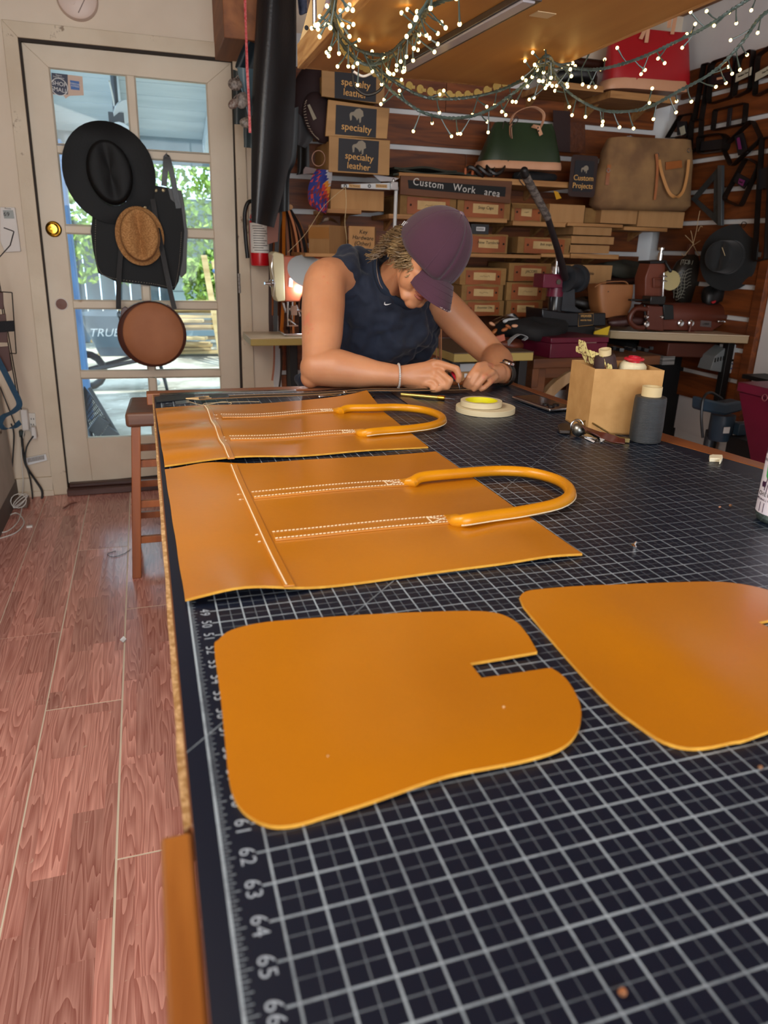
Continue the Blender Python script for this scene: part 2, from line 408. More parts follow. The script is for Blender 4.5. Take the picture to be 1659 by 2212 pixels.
# ------------------------------------------------------------------ door casing
M_case = mk('chipped_casing', '#d3c4ac', 0.5, c2='#c4b298', scale=3, bump=0.25, bscale=45, wear=0.64, wearc='#8f7a63', wscale=9)
def P3(px, py, Y=3.70): return atY(px, py, Y)
casing = struct('trim_3', MB().slab([P3(2, 41), P3(38, 80), P3(146, 1058), (P3(146, 1058).x, 3.70, 0.001), (P3(115, 1074).x, 3.70, 0.001), P3(112, 1040)], (0, 0.03, 0)), M_case, bevel=0.002)
struct('trim_4', MB().slab([P3(2, 41), P3(522, 97), P3(502, 127), P3(38, 80)], (0, 0.03, 0)), M_case, bevel=0.002)
struct('trim_5', MB().slab([P3(522, 97), P3(551, 860), (P3(551, 860).x-0.0, 3.70, 0.0), (P3(527, 1010).x, 3.70, 0.0), P3(525, 843), P3(502, 127)], (0, 0.03, 0)), M_case, bevel=0.002)
# dark jamb reveal
jm = MB(); jm.slab([atY(38, 80, 3.71), atY(501, 127, 3.71), atY(503, 133, 3.71), atY(44, 88, 3.71)], (0, 0.1, 0))
jm.slab([atY(38, 80, 3.71), atY(44, 88, 3.71), atY(147, 1048, 3.71), atY(141, 1048, 3.71)], (0, 0.1, 0))
jm.slab([atY(500, 130, 3.71), atY(504, 130, 3.71), atY(529, 1010, 3.71), atY(525, 1010, 3.71)], (0, 0.1, 0))
struct('trim_6', jm, mk('door_gap', '#2a211b', 0.8), smooth=0)
th = MB(); th.span((dBL.x, 3.66, 0.0), (dBR.x, 3.83, 0.035)); th.span((dBL.x+0.01, 3.70, 0.035), (dBR.x-0.01, 3.83, 0.055))
struct('trim_7', th, wood('threshold_wood', '#3a2019', '#5b352a', 0, 0.4, 20), bevel=0.004)
bb = MB(); bb.span((XL, 3.70, 0.0), (-0.555, 3.72, 0.10)); bb.span((XL, 3.69, 0.0), (-0.555, 3.705, 0.03))
struct('baseboard_back', bb, M_cream, bevel=0.003)
struct('baseboard_left', MB().span((XL, -2.2, 0.0), (XL+0.014, 3.705, 0.10)), mk('dark_baseboard', '#5d544e', 0.6), bevel=0.002)

# ------------------------------------------------------------------ the door
LT = [145, 330, 503, 665.5, 817]; LB = [313, 487, 650, 802, 947]
RT = [179, 351, 515, 668, 813]; RB = [334, 497, 653, 798.5, 935]
DY, DT = 3.74, 0.045
door = struct('door_1', MB().slab([atY(45, 88, DY), atY(503, 132, DY), atY(gx('R', 179), 179, DY), atY(105, 145, DY)], (0, DT, 0)), M_cream, smooth=0)
def piece(name, q, y=DY, t=DT, m=M_cream, par=None, bev=0.003): return obj(name, MB().slab([atY(a, b, y) for a, b in q], (0, t, 0)), m, par or door, bevel=bev, smooth=0)
piece('stile', [(45, 88), (105, 145), (188, 947), (200, 1040), (148, 1044)])
piece('stile', [(447, 179), (503, 132), (529, 1007), (492, 1012), (483, 935)])
piece('bottom_rail', [(188, 947), (483, 935), (492, 1012), (200, 1040)])
def xm(py0, py1, x): return py0+(py1-py0)*(x-0.0)
for i in range(5):
    def yat(x, top): 
        a, b2 = (LT[i], RT[i]) if top else (LB[i], RB[i]); xl, xr = gx('L', a), gx('R', b2); return a+(b2-a)*(x-xl)/(xr-xl)
    for (s0, s1) in (('L', 'a'), ('b', 'R')):
        q = []
        for s, top in ((s0, 1), (s1, 1), (s1, 0), (s0, 0)):
            y0 = yat(gx(s, LT[i]), top); q.append((gx(s, y0), y0))
        cx = sum(p[0] for p in q)/4; cy = sum(p[1] for p in q)/4
        gq = [(cx+(a-cx)*1.04, cy+(b2-cy)*1.04) for a, b2 in q]
        pane = obj('pane', MB().slab([atY(a, b2, DY+0.022) for a, b2 in gq], (0, 0.003, 0)), M_glass, door, smooth=0)
        # glazing bead round the pane
        bd = MB()
        for k in range(4):
            a, b2 = q[k], q[(k+1) % 4]; ia = (cx+(a[0]-cx)*0.965, cy+(a[1]-cy)*0.965); ib = (cx+(b2[0]-cx)*0.965, cy+(b2[1]-cy)*0.965)
            bd.slab([atY(*a, DY+0.006), atY(*b2, DY+0.006), atY(*ib, DY+0.014), atY(*ia, DY+0.014)], (0, 0.012, 0))
        obj('glazing_bead', bd, M_cream, door, smooth=0)
    # middle muntin of this row
    ya, yb = yat(gx('a', LT[i]), 1), yat(gx('a', LB[i]), 0)
    piece('muntin', [(gx('a', ya), ya), (gx('b', ya+2), ya+2), (gx('b', yb+2), yb+2), (gx('a', yb), yb)])
    if i < 4:
        piece('muntin', [(gx('L', LB[i]), LB[i]), (gx('R', RB[i]), RB[i]), (gx('R', RT[i+1]), RT[i+1]), (gx('L', LT[i+1]), LT[i+1])])
# knob, blanked lock hole, hinges
kc = atY(116, 495, DY); kn = MB(); kn.lathe([(0.0, -0.001), (0.034, 0), (0.036, 0.004), (0.03, 0.01), (0.012, 0.014), (0.011, 0.03), (0.022, 0.036), (0.027, 0.045), (0.02, 0.055), (0.0, 0.057)], kc, (0, -1, 0), 28)
kn.box(kc+Vector((0, -0.055, 0)), (0.018, 0.008, 0.007)); obj('door_knob', kn, M_brass, door, label='shiny brass round door knob')
hc = atY(133, 657, DY); hk = MB(); hk.lathe([(0.030, -0.002), (0.031, 0.002), (0.028, 0.004)], hc, (0, -1, 0), 26); hp = obj('lock_hole_plate', hk, mk('white_ring', '#d8cfc4', 0.5), door)
hk = MB(); hk.lathe([(0.026, 0.0), (0.026, 0.005), (0.003, 0.006), (0.003, 0.009)], hc, (0, -1, 0), 26); obj('wooden_blank', hk, mk('blank_wood', '#6d4130', 0.5), hp)
for (a, b2) in ((508, 240), (517, 612)):
    c = atY(a, b2, 3.695); h = MB()
    for k in range(5): h.lathe([(0.005, -0.048+k*0.0195), (0.006, -0.047+k*0.0195), (0.006, -0.031+k*0.0195), (0.005, -0.03+k*0.0195)], c, (0, 0, 1), 8)
    obj('hinge', h, M_steel, door)
# stickers on the top left pane
st = thing('window_sticker', 'navy and cream shop sticker in the top left door pane', 'sticker', atY(145, 180, DY+0.018))
def flatq(q, y, m, name, par, t=0.0006): return obj(name, MB().slab([atY(a, b, y) for a, b in q], (0, t, 0)), m, par, smooth=0)
SY = DY+0.019
flatq([(111, 157), (178, 165), (181, 206), (150, 207), (142, 213), (136, 205), (114, 204)], SY, mk('sticker_cream', '#cdb3a0', 0.6), 'backing', st)
flatq([(111, 157), (146, 161), (147, 204), (113, 202)], SY-0.0009, mk('sticker_navy', '#1c2440', 0.5), 'navy_panel', st)
c = atY(128, 188, SY-0.0018); rb = MB(); rb.lathe([(0.0, 0), (0.036, 0), (0.036, 0.0006)], c, (0, -1, 0), 28); obj('ring', rb, M_wtxt, st)
rb = MB(); rb.lathe([(0.0, 0), (0.033, 0), (0.033, 0.0006)], c+Vector((0, -0.0009, 0)), (0, -1, 0), 28); obj('disc', rb, mk('sticker_navy', '#1c2440', 0.5), st)
text('lettering', 'SHOP\nSMALL', c+Vector((0.0, -0.002, 0)), (1, 0, -0.12), (0, 0, 1), 0.024, M_wtxt, st)
text('lettering', 'Support\nSmall Business.', atY(127, 165, SY-0.002), (1, 0, -0.12), (0, 0, 1), 0.008, M_wtxt, st)
flatq([(151, 173), (171, 176), (172, 195), (153, 193)], SY-0.0009, mk('sticker_blue', '#2b62a8', 0.5), 'blue_badge', st)
text('lettering', 'AMERICAN\nEXPRESS', atY(162, 184, SY-0.002), (1, 0, -0.12), (0, 0, 1), 0.009, M_wtxt, st)

# ------------------------------------------------------------------ outside the door
M_ground = mk('dusty_ground', '#c9c2b2', 0.95, c2='#8f8878', scale=3, bump=0.6, bscale=14, wear=0.60, wearc='#d8d2c2', wscale=9)
struct('ground', MB().grid(lambda u, v: Vector((-9+u*20, 3.83+v*18, -0.10+0.03*math.sin(u*40)*math.sin(v*37)+(0.02*math.sin(u*17+v*29)))), 80, 80), M_ground)
M_porch = mk('porch_paint', '#cfd6d8', 0.7, c2='#b9c3c7', scale=7, stretch=(0.2, 1, 1), bump=0.3, bscale=60)
pr = struct('trim_8', MB().slab([(-2.6, 3.85, 2.62), (3.2, 3.85, 2.62), (3.2, 6.35, 2.05), (-2.6, 6.35, 2.05)], (0, 0, 0.05)), M_porch)
for k in range(13):
    y0 = 3.86+k*0.192; z0 = 2.62-(y0-3.85)*0.228
    obj('porch_board', MB().slab([(-2.6, y0, z0-0.001), (3.2, y0, z0-0.001), (3.2, y0+0.186, z0-0.0434), (-2.6, y0+0.186, z0-0.0434)], (0, 0, -0.012)), M_porch, pr, bevel=0.003)
for xr in (-0.62, atY(250, 215, 5.0).x-0.02, 0.52, 1.15):
    obj('rafter', MB().slab([(xr, 3.86, 2.60), (xr+0.045, 3.86, 2.60), (xr+0.045, 6.3, 2.04), (xr, 6.3, 2.04)], (0, 0, -0.12)), M_porch, pr, bevel=0.004)
bm_ = MB(); bm_.span((-2.6, 6.3, 1.86), (3.2, 6.40, 2.14)); struct('trim_9', bm_, mk('porch_beam_grey', '#8d9a9e', 0.7, c2='#7e8b90', scale=6, bump=0.2), bevel=0.006)
blue = wood('blue_painted_wood', '#5d83ad', '#41648f', 2, 0.6, 20)
post = MB(); post.span((-0.68, 5.95, -0.12), (-0.50, 6.10, 1.95)); struct('trim_10', post, blue, bevel=0.006)
lt = thing('security_light', 'white twin-head outdoor light hanging from the porch rafter', 'lamp', atY(262, 250, 5.0))
lm = MB(); lm.lathe([(0.02, -0.06), (0.075, 0.0), (0.08, 0.01), (0.0, 0.012)], atY(268, 240, 5.0), (0.5, -0.6, -0.6), 14); obj('lamp_head', lm, M_white, lt)
lm = MB(); lm.lathe([(0.02, -0.05), (0.06, 0.0), (0.065, 0.01), (0.0, 0.012)], atY(262, 282, 5.0), (-0.2, -0.7, -0.7), 14); obj('lamp_head', lm, M_white, lt)
lm = MB(); lm.tube([(atY(250, 215, 5.0).x, 5.0, 2.34), atY(252, 255, 5.0), atY(262, 272, 5.0)], 0.018); lm.box(atY(252, 262, 5.0), (0.09, 0.06, 0.09)); obj('mounting_arm', lm, mk('grey_metal', '#4a4f55', 0.5), lt)
lm = MB(); lm.tube(spline([atY(236, 175, 4.6), atY(243, 205, 4.8), atY(247, 230, 5.0)], 5), 0.005); obj('wire', lm, M_cablew, lt)
# fence, hedge, shed siding
fen = struct('trim_11', MB().span((-4, 11.3, -0.1), (5, 11.36, 0.2)), mk('fence_grey', '#6f767b', 0.8, c2='#555b60', scale=6, rand=0.1))
for k in range(44):
    x0 = -4+k*0.2; hh = 1.55+0.08*math.sin(k*2.3)
    obj('fence_board', MB().span((x0+0.006, 11.2, -0.1), (x0+0.19, 11.24, hh)), mk('fence_board', '#7c8a94', 0.8, c2='#5c666f', scale=8, stretch=(1, 1, 0.1), rand=0.18), fen, smooth=0)
shed = thing('garden_shed', 'pale blue-white boarded shed wall behind the ivy, right of the hedge', 'shed', (0.9, 10.9, -0.1))
for k in range(9):
    obj('siding_board', MB().span((0.35, 10.90, 0.3+k*0.17), (2.8, 10.94, 0.46+k*0.17)), mk('shed_paint', '#c3d6da', 0.7, rand=0.06), shed, bevel=0.004, smooth=0)
obj('wall', MB().span((0.35, 10.95, -0.1), (2.8, 11.1, 1.86)), mk('shed_back', '#8fa2a8', 0.8), shed)
M_leaf = mk('ivy_leaf', '#6d8f34', 0.6, rand=0.0, c2='#a9c05c', scale=11)
_b = M_leaf.node_tree.nodes['Principled BSDF']; _b.inputs['Subsurface Weight'].default_value = 0.0
def leaves(n, x0, x1, y0, y1, z0, z1, s, name, label, seed):
    rnd = random.Random(seed); m = MB()
    for k in range(n):
        u = rnd.random(); c = Vector((x0+(x1-x0)*u, y0+(y1-y0)*rnd.random(), z0+(z1-z0)*rnd.random()**0.9))
        R = Matrix.Rotation(rnd.uniform(0, 6.3), 3, 'Z') @ Matrix.Rotation(rnd.uniform(-1.2, 1.2), 3, 'X') @ Matrix.Rotation(rnd.uniform(0, 6), 3, 'Y')
        q = s*rnd.uniform(0.6, 1.3)
        m.add([c+R @ Vector(p) for p in ((0, -q, 0), (q*0.6, 0, q*0.15), (0, q, 0), (-q*0.6, 0, q*0.15))], [(0, 1, 2, 3)])
    return obj(name, m, M_leaf, None, smooth=0, label=label, cat='hedge', kind='stuff')
leaves(9000, -2.6, 2.6, 10.36, 10.8, 0.75, 3.1, 0.055, 'ivy_hedge', 'sunlit yellow-green ivy spilling over the yard fence', 3)
leaves(900, 0.5, 1.6, 10.1, 10.3, 0.55, 1.1, 0.05, 'hanging_ivy', 'loose strands of ivy leaves hanging over the pale shed siding', 5)
# stacked lumber
M_lum = wood('lumber', '#cdb17c', '#a98a58', 0, 0.8, 14, rand=0.2)
rl = random.Random(11)
ORD = 'lowest second third fourth fifth sixth seventh eighth ninth tenth eleventh twelfth thirteenth fourteenth fifteenth topmost'.split()
LUMW = ['longest board on top', 'second board down', 'warped board in the middle', 'grey weathered board', 'short board']
for k in range(16):
    c = Vector((0.2+rl.uniform(-0.25, 0.45), 9.75+rl.uniform(-0.12, 0.12), -0.07+k*0.042))
    L_ = rl.uniform(0.7, 1.9); a = rl.uniform(-0.35, 0.35); R = Matrix.Rotation(a, 3, 'Z')
    o = obj('lumber_board', MB().box(c, (L_, 0.14, 0.036), R), M_lum, None, bevel=0.004, smooth=0)
    setp(o, '%s sawn board counted up from the ground in the yard lumber pile' % ORD[k], 'board', 'boards in the yard pile')
for k, (x_, lean) in enumerate(((0.80, 0.10), (0.92, 0.10), (1.04, 0.09), (1.16, 0.09), (1.28, 0.08))):
    o = obj('leaning_board', MB().slab([(x_, 8.9, -0.1), (x_+0.07, 8.9, -0.1), (x_+0.07-lean*1.3, 9.2, 1.15-0.07*k), (x_-lean*1.3, 9.2, 1.15-0.07*k)], (0, 0.03, 0)), M_lum, None, smooth=0)
    setp(o, '%s of five grey-brown boards leaning upright beside the lumber pile' % ['leftmost', 'second', 'middle', 'fourth', 'rightmost'][k], 'board', 'boards leaning on the fence')
hs_ = MB(); hs_.tube(spline([(0.75, 8.6, 1.0), (0.95, 8.6, 0.75), (1.3, 8.6, -0.08)], 6), 0.02); setp(obj('yard_pipe', hs_, blue), 'light blue pipe slanting down in front of the leaning boards', 'pipe')
cr = MB(); cr.slab([(1.05, 8.3, -0.1), (1.22, 8.3, -0.1), (1.16, 8.3, 0.5), (1.02, 8.3, 0.56)], (0, 0.1, 0)); setp(obj('blue_cutout', cr, mk('bright_blue', '#2f66b8', 0.5)), 'bright blue cut panel standing beside the leaning boards', 'panel')
# wheelbarrow
wbw = thing('wheelbarrow', 'grey wheelbarrow with white lettering parked behind the blue post', 'wheelbarrow', (-0.25, 7.4, -0.1))
tr = MB(); n = 20
def bowl(u, v):
    a = u*2*PI; r = 1-0.34*v; return Vector((-0.2+0.43*r*math.copysign(abs(math.cos(a))**0.6, math.cos(a)), 7.4+0.3*r*math.copysign(abs(math.sin(a))**0.6, math.sin(a)), 0.62-0.38*v))
tr.grid(bowl, 29, 5); tr.slab([bowl(i/28, 1) for i in range(28)], (0, 0, 0.012)); obj('tray', tr, mk('barrow_grey', '#5e6b73', 0.45, c2='#4b565d', scale=5), wbw, smooth=50)
fr_ = MB(); fr_.tube([(0.25, 7.15, 0.5), (-0.1, 7.2, 0.2), (-0.62, 7.35, 0.08)], 0.02); fr_.tube([(0.25, 7.65, 0.5), (-0.1, 7.6, 0.2), (-0.62, 7.45, 0.08)], 0.02); fr_.tube([(0.05, 7.15, 0.26), (0.12, 7.15, -0.09), (0.12, 7.65, -0.09), (0.05, 7.65, 0.26)], 0.014); obj('frame', fr_, M_dark, wbw)
wh = MB(); wh.tube([(-0.62+0.16*math.cos(a), 7.4, 0.08+0.16*math.sin(a)) for a in frange(0, 2*PI*15/16, 16)], 0.035, closed=True); obj('wheel', wh, M_dark, wbw)
text('lettering', 'TRUE TEMPER', (-0.2, 7.085, 0.47), (1, 0, 0), (0, -0.25, 1), 0.11, M_wtxt, wbw, shear=0.3)
# wire cart folded against the outside of the door frame
wc = thing('wire_cart', 'dark folded wire cart leaning outside the bottom left door pane', 'cart', atZ(235, 985, -0.1))
A0, A1 = atY(182, 835, 4.25), atY(268, 958, 4.15); B0, B1 = atY(176, 872, 4.25), atY(205, 975, 4.15)
g = MB()
for k in range(12):
    tt = k/11; g.tube([A0.lerp(B0, tt), A1.lerp(B1, tt)], 0.0035, n=5)
for k in range(15):
    tt = k/14; g.tube([A0.lerp(A1, tt), B0.lerp(B1, tt)], 0.0028, n=5)
obj('wire_panel', g, M_dark, wc)
g = MB(); g.tube([A0+Vector((0.03, -0.05, 0)), A1+Vector((0.0, -0.05, 0))], 0.012); g.tube([B0, B1], 0.012); g.box((A0*0.4+A1*0.3+B1*0.3)+Vector((0, -0.06, 0)), (0.07, 0.05, 0.10), Matrix.Rotation(0.7, 3, 'Y')); g.box((A0*0.2+A1*0.5+B1*0.3)+Vector((0, -0.06, 0)), (0.06, 0.05, 0.12), Matrix.Rotation(0.7, 3, 'Y')); obj('frame', g, mk('cart_grey', '#3c4147', 0.5), wc)
g = MB()
for c in (A1, B1): g.tube([c+Vector((0.045*math.cos(a), -0.03, -0.03+0.045*math.sin(a))) for a in frange(0, 2*PI*11/12, 12)], 0.012, closed=True)
obj('wheels', g, M_dark, wc)

# ================================================================== cutting table
def T(px, py, dz=0.0): return atZ(px, py, TZ+dz)
table = thing('cutting_table', 'long wooden work table with raw and varnished board edges under the black cutting mat', 'table', (0.5, 0.5, 0))
M_ttop = wood('table_wood', '#7a4a26', '#5f3619', 1, 0.45, 18)
RL = [(1.03, -0.62), (1.045, 0.70), (1.017, 1.016), (0.985, 1.70)]
tt = MB(); out = [(-0.0225, 0.14), (-0.0215, 1.685), (0.985, 1.72), (1.022, 1.016), (1.05, 0.70), (1.06, -0.62), (-0.018, -0.62), (-0.018, 0.139)]
tt.slab([(x, y, TZ-0.0035) for x, y in out], (0, 0, -0.03)); obj('table_top', tt, M_ttop, table, bevel=0.002)
ed = MB()
rr = random.Random(2)
pp = [(-0.0238+rr.uniform(-0.0006, 0.0006)+0.002*(y-0.5)/1.1*(1 if y<1.1 else 1), y) for y in frange(0.14, 1.68, 60)]
for (a, b2) in zip(pp[:-1], pp[1:]): ed.slab([(a[0], a[1], TZ-0.0034), (b2[0], b2[1], TZ-0.0034), (-0.019, b2[1], TZ-0.0034), (-0.019, a[1], TZ-0.0034)], (0, 0, -0.019))
obj('raw_board_edge', ed, mk('particle_board', '#caa678', 0.9, c2='#96703f', scale=160, bump=0.5, bscale=300, ramp=(0.3, 0.6)), table, smooth=0, label='rough particle board edge')
ev = MB(); ev.span((-0.0385, -0.62, TZ-0.0045), (-0.0185, 0.137, TZ-0.045)); obj('varnished_edge_board', ev, mk('varnished_oak', '#a2662c', 0.16, c2='#7c4519', scale=30, stretch=(1, 0.12, 1), bump=0.12, bscale=30, coat=0.6, wear=0.60, wearc='#b0a6b4', wscale=7), table, bevel=0.003, label='glossy varnished oak edging')  # bluish-white patches: worn lacquer, its pale reflection painted into the colour
er = MB(); er.slab([(0.966, 1.63, TZ+0.0), (0.97, 0.952, TZ), (1.018, 0.738, TZ), (1.03, 0.2, TZ), (1.075, 0.2, TZ), (1.055, 0.74, TZ), (1.018, 1.016, TZ), (0.99, 1.70, TZ)], (0, 0, -0.022)); obj('edge_rim', er, wood('rim_wood', '#8c5228', '#6c3a1a', 1, 0.35, 18), table, bevel=0.002)
er = MB(); er.span((-0.035, 1.655, TZ-0.001), (0.99, 1.70, TZ-0.03)); obj('edge_rim', er, wood('rim_wood2', '#8c5228', '#6c3a1a', 0, 0.35, 18), table, bevel=0.002)
for x, y in ((0.03, -0.5), (0.03, 1.6), (0.93, 1.6), (0.95, -0.5)):
    obj('leg', MB().span((x-0.04, y-0.04, 0), (x+0.04, y+0.04, TZ-0.035)), M_ttop, table, bevel=0.004)
ap = MB(); ap.span((0.0, -0.5, TZ-0.15), (0.03, 1.6, TZ-0.035)); ap.span((0.93, -0.5, TZ-0.15), (0.96, 1.6, TZ-0.035)); ap.span((0.03, 1.6, TZ-0.15), (0.93, 1.63, TZ-0.035)); obj('apron', ap, M_ttop, table, bevel=0.002)
obj('lower_shelf', MB().span((0.0, -0.5, 0.22), (0.95, 1.6, 0.25)), M_ttop, table)

# cutting mat: printed grid in inches
def mat_material():
    m = bpy.data.materials.new('cutting_mat'); m.use_nodes = True; nt = m.node_tree; N = nt.nodes; L = nt.links; b = N['Principled BSDF']
    tc = N.new('ShaderNodeTexCoord'); sx = N.new('ShaderNodeSeparateXYZ'); L.new(tc.outputs['Object'], sx.inputs[0])
    def mth(op, *a):
        n = N.new('ShaderNodeMath'); n.operation = op
        for i, x in enumerate(a):
            if isinstance(x, (int, float)): n.inputs[i].default_value = x
            else: L.new(x, n.inputs[i])
        return n.outputs[0]
    X = mth('MULTIPLY', sx.outputs[0], 1/0.0254); Y = mth('MULTIPLY', sx.outputs[1], 1/0.0254)
    def lines(c, step, w):
        q = mth('MULTIPLY', c, 1/step); d = mth('ABSOLUTE', mth('SUBTRACT', q, mth('ROUND', q))); return mth('LESS_THAN', d, w/step)
    inx = mth('MULTIPLY', mth('GREATER_THAN', X, 0.97), mth('LESS_THAN', X, 37.2)); inx2 = mth('MULTIPLY', mth('GREATER_THAN', X, 0.72), mth('LESS_THAN', X, 37.5))
    n = N.new('ShaderNodeTexNoise'); n.inputs['Scale'].default_value = 9; n.inputs['Detail'].default_value = 9; n.inputs['Roughness'].default_value = 0.75; L.new(tc.outputs['Object'], n.inputs['Vector'])
    wr = N.new('ShaderNodeMapRange'); wr.inputs['From Min'].default_value = 0.36; wr.inputs['From Max'].default_value = 0.56; wr.inputs['To Min'].default_value = 0.35; L.new(n.outputs['Fac'], wr.inputs['Value'])
    thick = mth('MAXIMUM', mth('MULTIPLY', lines(X, 1, 0.028), inx), mth('MULTIPLY', lines(Y, 1, 0.028), inx2))
    thin = mth('MULTIPLY', mth('MAXIMUM', mth('MULTIPLY', lines(X, 0.5, 0.014), inx), mth('MULTIPLY', lines(Y, 0.5, 0.014), inx)), 0.42)
    rule = mth('MULTIPLY', mth('LESS_THAN', mth('ABSOLUTE', mth('SUBTRACT', X, -0.085)), 0.035), 1.1)
    def tick(step, x1): return mth('MULTIPLY', lines(Y, step, 0.016), mth('MULTIPLY', mth('GREATER_THAN', X, -0.08), mth('LESS_THAN', X, x1)))
    ticks = mth('MULTIPLY', mth('MAXIMUM', mth('MAXIMUM', tick(1, 0.22), tick(0.5, 0.17)), mth('MAXIMUM', tick(0.25, 0.14), tick(0.125, 0.08))), 0.75)
    dg = mth('SUBTRACT', mth('ADD', X, Y), 57.0)
    dia = mth('MULTIPLY', mth('LESS_THAN', mth('ABSOLUTE', mth('SUBTRACT', mth('SUBTRACT', Y, X), 9.0)), 0.035), 0.6)
    pr_ = mth('MULTIPLY', mth('MAXIMUM', mth('MAXIMUM', thick, thin), mth('MAXIMUM', mth('MAXIMUM', rule, ticks), dia)), wr.outputs[0])
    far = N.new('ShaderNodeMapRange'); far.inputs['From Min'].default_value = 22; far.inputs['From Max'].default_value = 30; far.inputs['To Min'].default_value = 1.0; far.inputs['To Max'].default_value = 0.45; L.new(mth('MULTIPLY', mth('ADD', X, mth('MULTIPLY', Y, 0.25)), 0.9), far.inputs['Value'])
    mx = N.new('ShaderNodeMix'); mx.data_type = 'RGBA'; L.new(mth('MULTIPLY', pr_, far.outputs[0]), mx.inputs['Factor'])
    dn = N.new('ShaderNodeTexNoise'); dn.inputs['Scale'].default_value = 2.5; dn.inputs['Detail'].default_value = 5; L.new(tc.outputs['Object'], dn.inputs['Vector'])
    r = N.new('ShaderNodeValToRGB'); r.color_ramp.elements[0].color = lin('#0a1222'); r.color_ramp.elements[1].color = lin('#0f1829'); L.new(dn.outputs['Fac'], r.inputs[0])
    L.new(r.outputs[0], mx.inputs['A']); mx.inputs['B'].default_value = lin('#9aa9b4')
    L.new(mx.outputs['Result'], b.inputs['Base Color']); b.inputs['Roughness'].default_value = 0.36; b.inputs['Specular IOR Level'].default_value = 0.3
    bp = N.new('ShaderNodeBump'); bp.inputs['Strength'].default_value = 0.08; bp.inputs['Distance'].default_value = 0.001
    bn = N.new('ShaderNodeTexNoise'); bn.inputs['Scale'].default_value = 700; L.new(tc.outputs['Object'], bn.inputs['Vector']); L.new(bn.outputs['Fac'], bp.inputs['Height']); L.new(bp.outputs[0], b.inputs['Normal'])
    return m
mat_o = thing('cutting_mat', 'black gridded cutting mat with inch numbers along its left edge', 'cutting mat', (0.4, 0.5, TZ-0.0032))
mo = [(-0.0182, -0.60), (1.0, -0.60), (1.03, 0.20), (1.015, 0.739), (0.968, 0.953), (0.9665, 1.638), (-0.0165, 1.604)]
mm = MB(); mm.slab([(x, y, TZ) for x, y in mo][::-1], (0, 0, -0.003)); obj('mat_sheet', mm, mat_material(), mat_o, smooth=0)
M_num = mk('grey_print', '#93a0ad', 0.6)
for k in range(4, 90):
    if 36 < k < 49: continue
    y = (66-k)*0.0254
    if -0.58 < y < 1.56: text('printed_number', str(k), (0.0125, y-0.001, TZ+0.0001), (0, -1, 0), (1, 0, 0), 0.0138, M_num, mat_o, depth=0.0, space=1.1)

# ================================================================== leather pieces
def leather_material(name='bridle_leather', c='#ba7407', c2='#a7660d'):
    m = mk(name, c, 0.30, coat=0.5, c2=c2, scale=3.5, ramp=(0.3, 0.75), bump=0.03, bscale=120, spec=0.5, wear=0.745, wearc='#a9602a', wscale=4)
    return m
M_lea = leather_material(); M_edge = mk('raw_leather_edge', '#dda63c', 0.8, c2='#c98f2a', scale=60)
M_stitch = mk('cream_thread', '#efe3c4', 0.6)
M_hand = mk('handle_leather', '#d18c0c', 0.32, c2='#c07c0a', scale=6, bump=0.05, bscale=160)
def leaf_piece(name, pts, lift, parent=None, th=0.003, **kw):
    # flat leather with the outline pts (world XY); triangulated top follows lift(x, y)
    n = len(pts); bm = bmesh.new(); vs = [bm.verts.new((p[0], p[1], 0)) for p in pts]; bm.faces.new(vs)
    bmesh.ops.triangulate(bm, faces=bm.faces)
    for _ in range(5):
        es = [e for e in bm.edges if e.calc_length() > 0.022]
        if not es: break
        bmesh.ops.subdivide_edges(bm, edges=es, cuts=1, use_grid_fill=False); bmesh.ops.triangulate(bm, faces=bm.faces)
        bmesh.ops.beautify_fill(bm, faces=bm.faces, edges=[e for e in bm.edges if not e.is_boundary])
    bm.verts.ensure_lookup_table(); bm.verts.index_update()
    top = [Vector((v.co.x, v.co.y, TZ+0.0006+lift(v.co.x, v.co.y)+th)) for v in bm.verts]; N_ = len(top)
    m = MB(); tris = [[v.index for v in f.verts] for f in bm.faces]
    bed = [(e.verts[0].index, e.verts[1].index) for e in bm.edges if e.is_boundary]; bm.free()
    m.v = top + [p-Vector((0, 0, th)) for p in top]
    for t_ in tris: m.f.append(t_); m.m.append(0)
    for t_ in tris: m.f.append([i+N_ for i in t_[::-1]]); m.m.append(1)
    for a, b2 in bed: m.f.append([a, b2, b2+N_, a+N_]); m.m.append(1)
    return obj(name, m, [M_lea, M_edge], parent, smooth=40, **kw)
def xy(l): return [(T(a, b2, 0.003).x, T(a, b2, 0.003).y) for a, b2 in l]
def sm_outline(l, n=4): return [(p.x, p.y) for p in spline([(a, b2, 0) for a, b2 in l], n, closed=True)]
# near gusset piece with a slot
g3 = [(463, 1400), (472, 1383), (500, 1362), (560, 1347), (640, 1339), (800, 1328), (930, 1323), (1020, 1323), (1075, 1330), (1115, 1350), (1142, 1382)]
g3b = [(1190, 1447), (1222, 1470), (1248, 1512), (1255, 1550), (1243, 1590), (1205, 1623), (1120, 1650), (1000, 1674), (930, 1692), (800, 1735), (700, 1765), (640, 1782), (590, 1785), (548, 1770), (515, 1740), (496, 1690), (486, 1600), (476, 1500)]
pl = [(p.x, p.y) for p in spline([(*q, 0) for q in xy(g3b)] + [(*q, 0) for q in xy(g3)], 4)] + xy([(1160, 1413), (1015, 1434), (1040, 1466)])
leaf_piece('leather_gusset', pl, lambda x, y: 0.0035*math.exp(-((x-0.34)/0.07)**2-((y-0.30)/0.10)**2)+0.003*math.exp(-((x-0.17)/0.09)**2-((y-0.15)/0.05)**2), label='tan leather piece with rounded corners and a slot, nearest the ruler numbers', cat='leather piece')
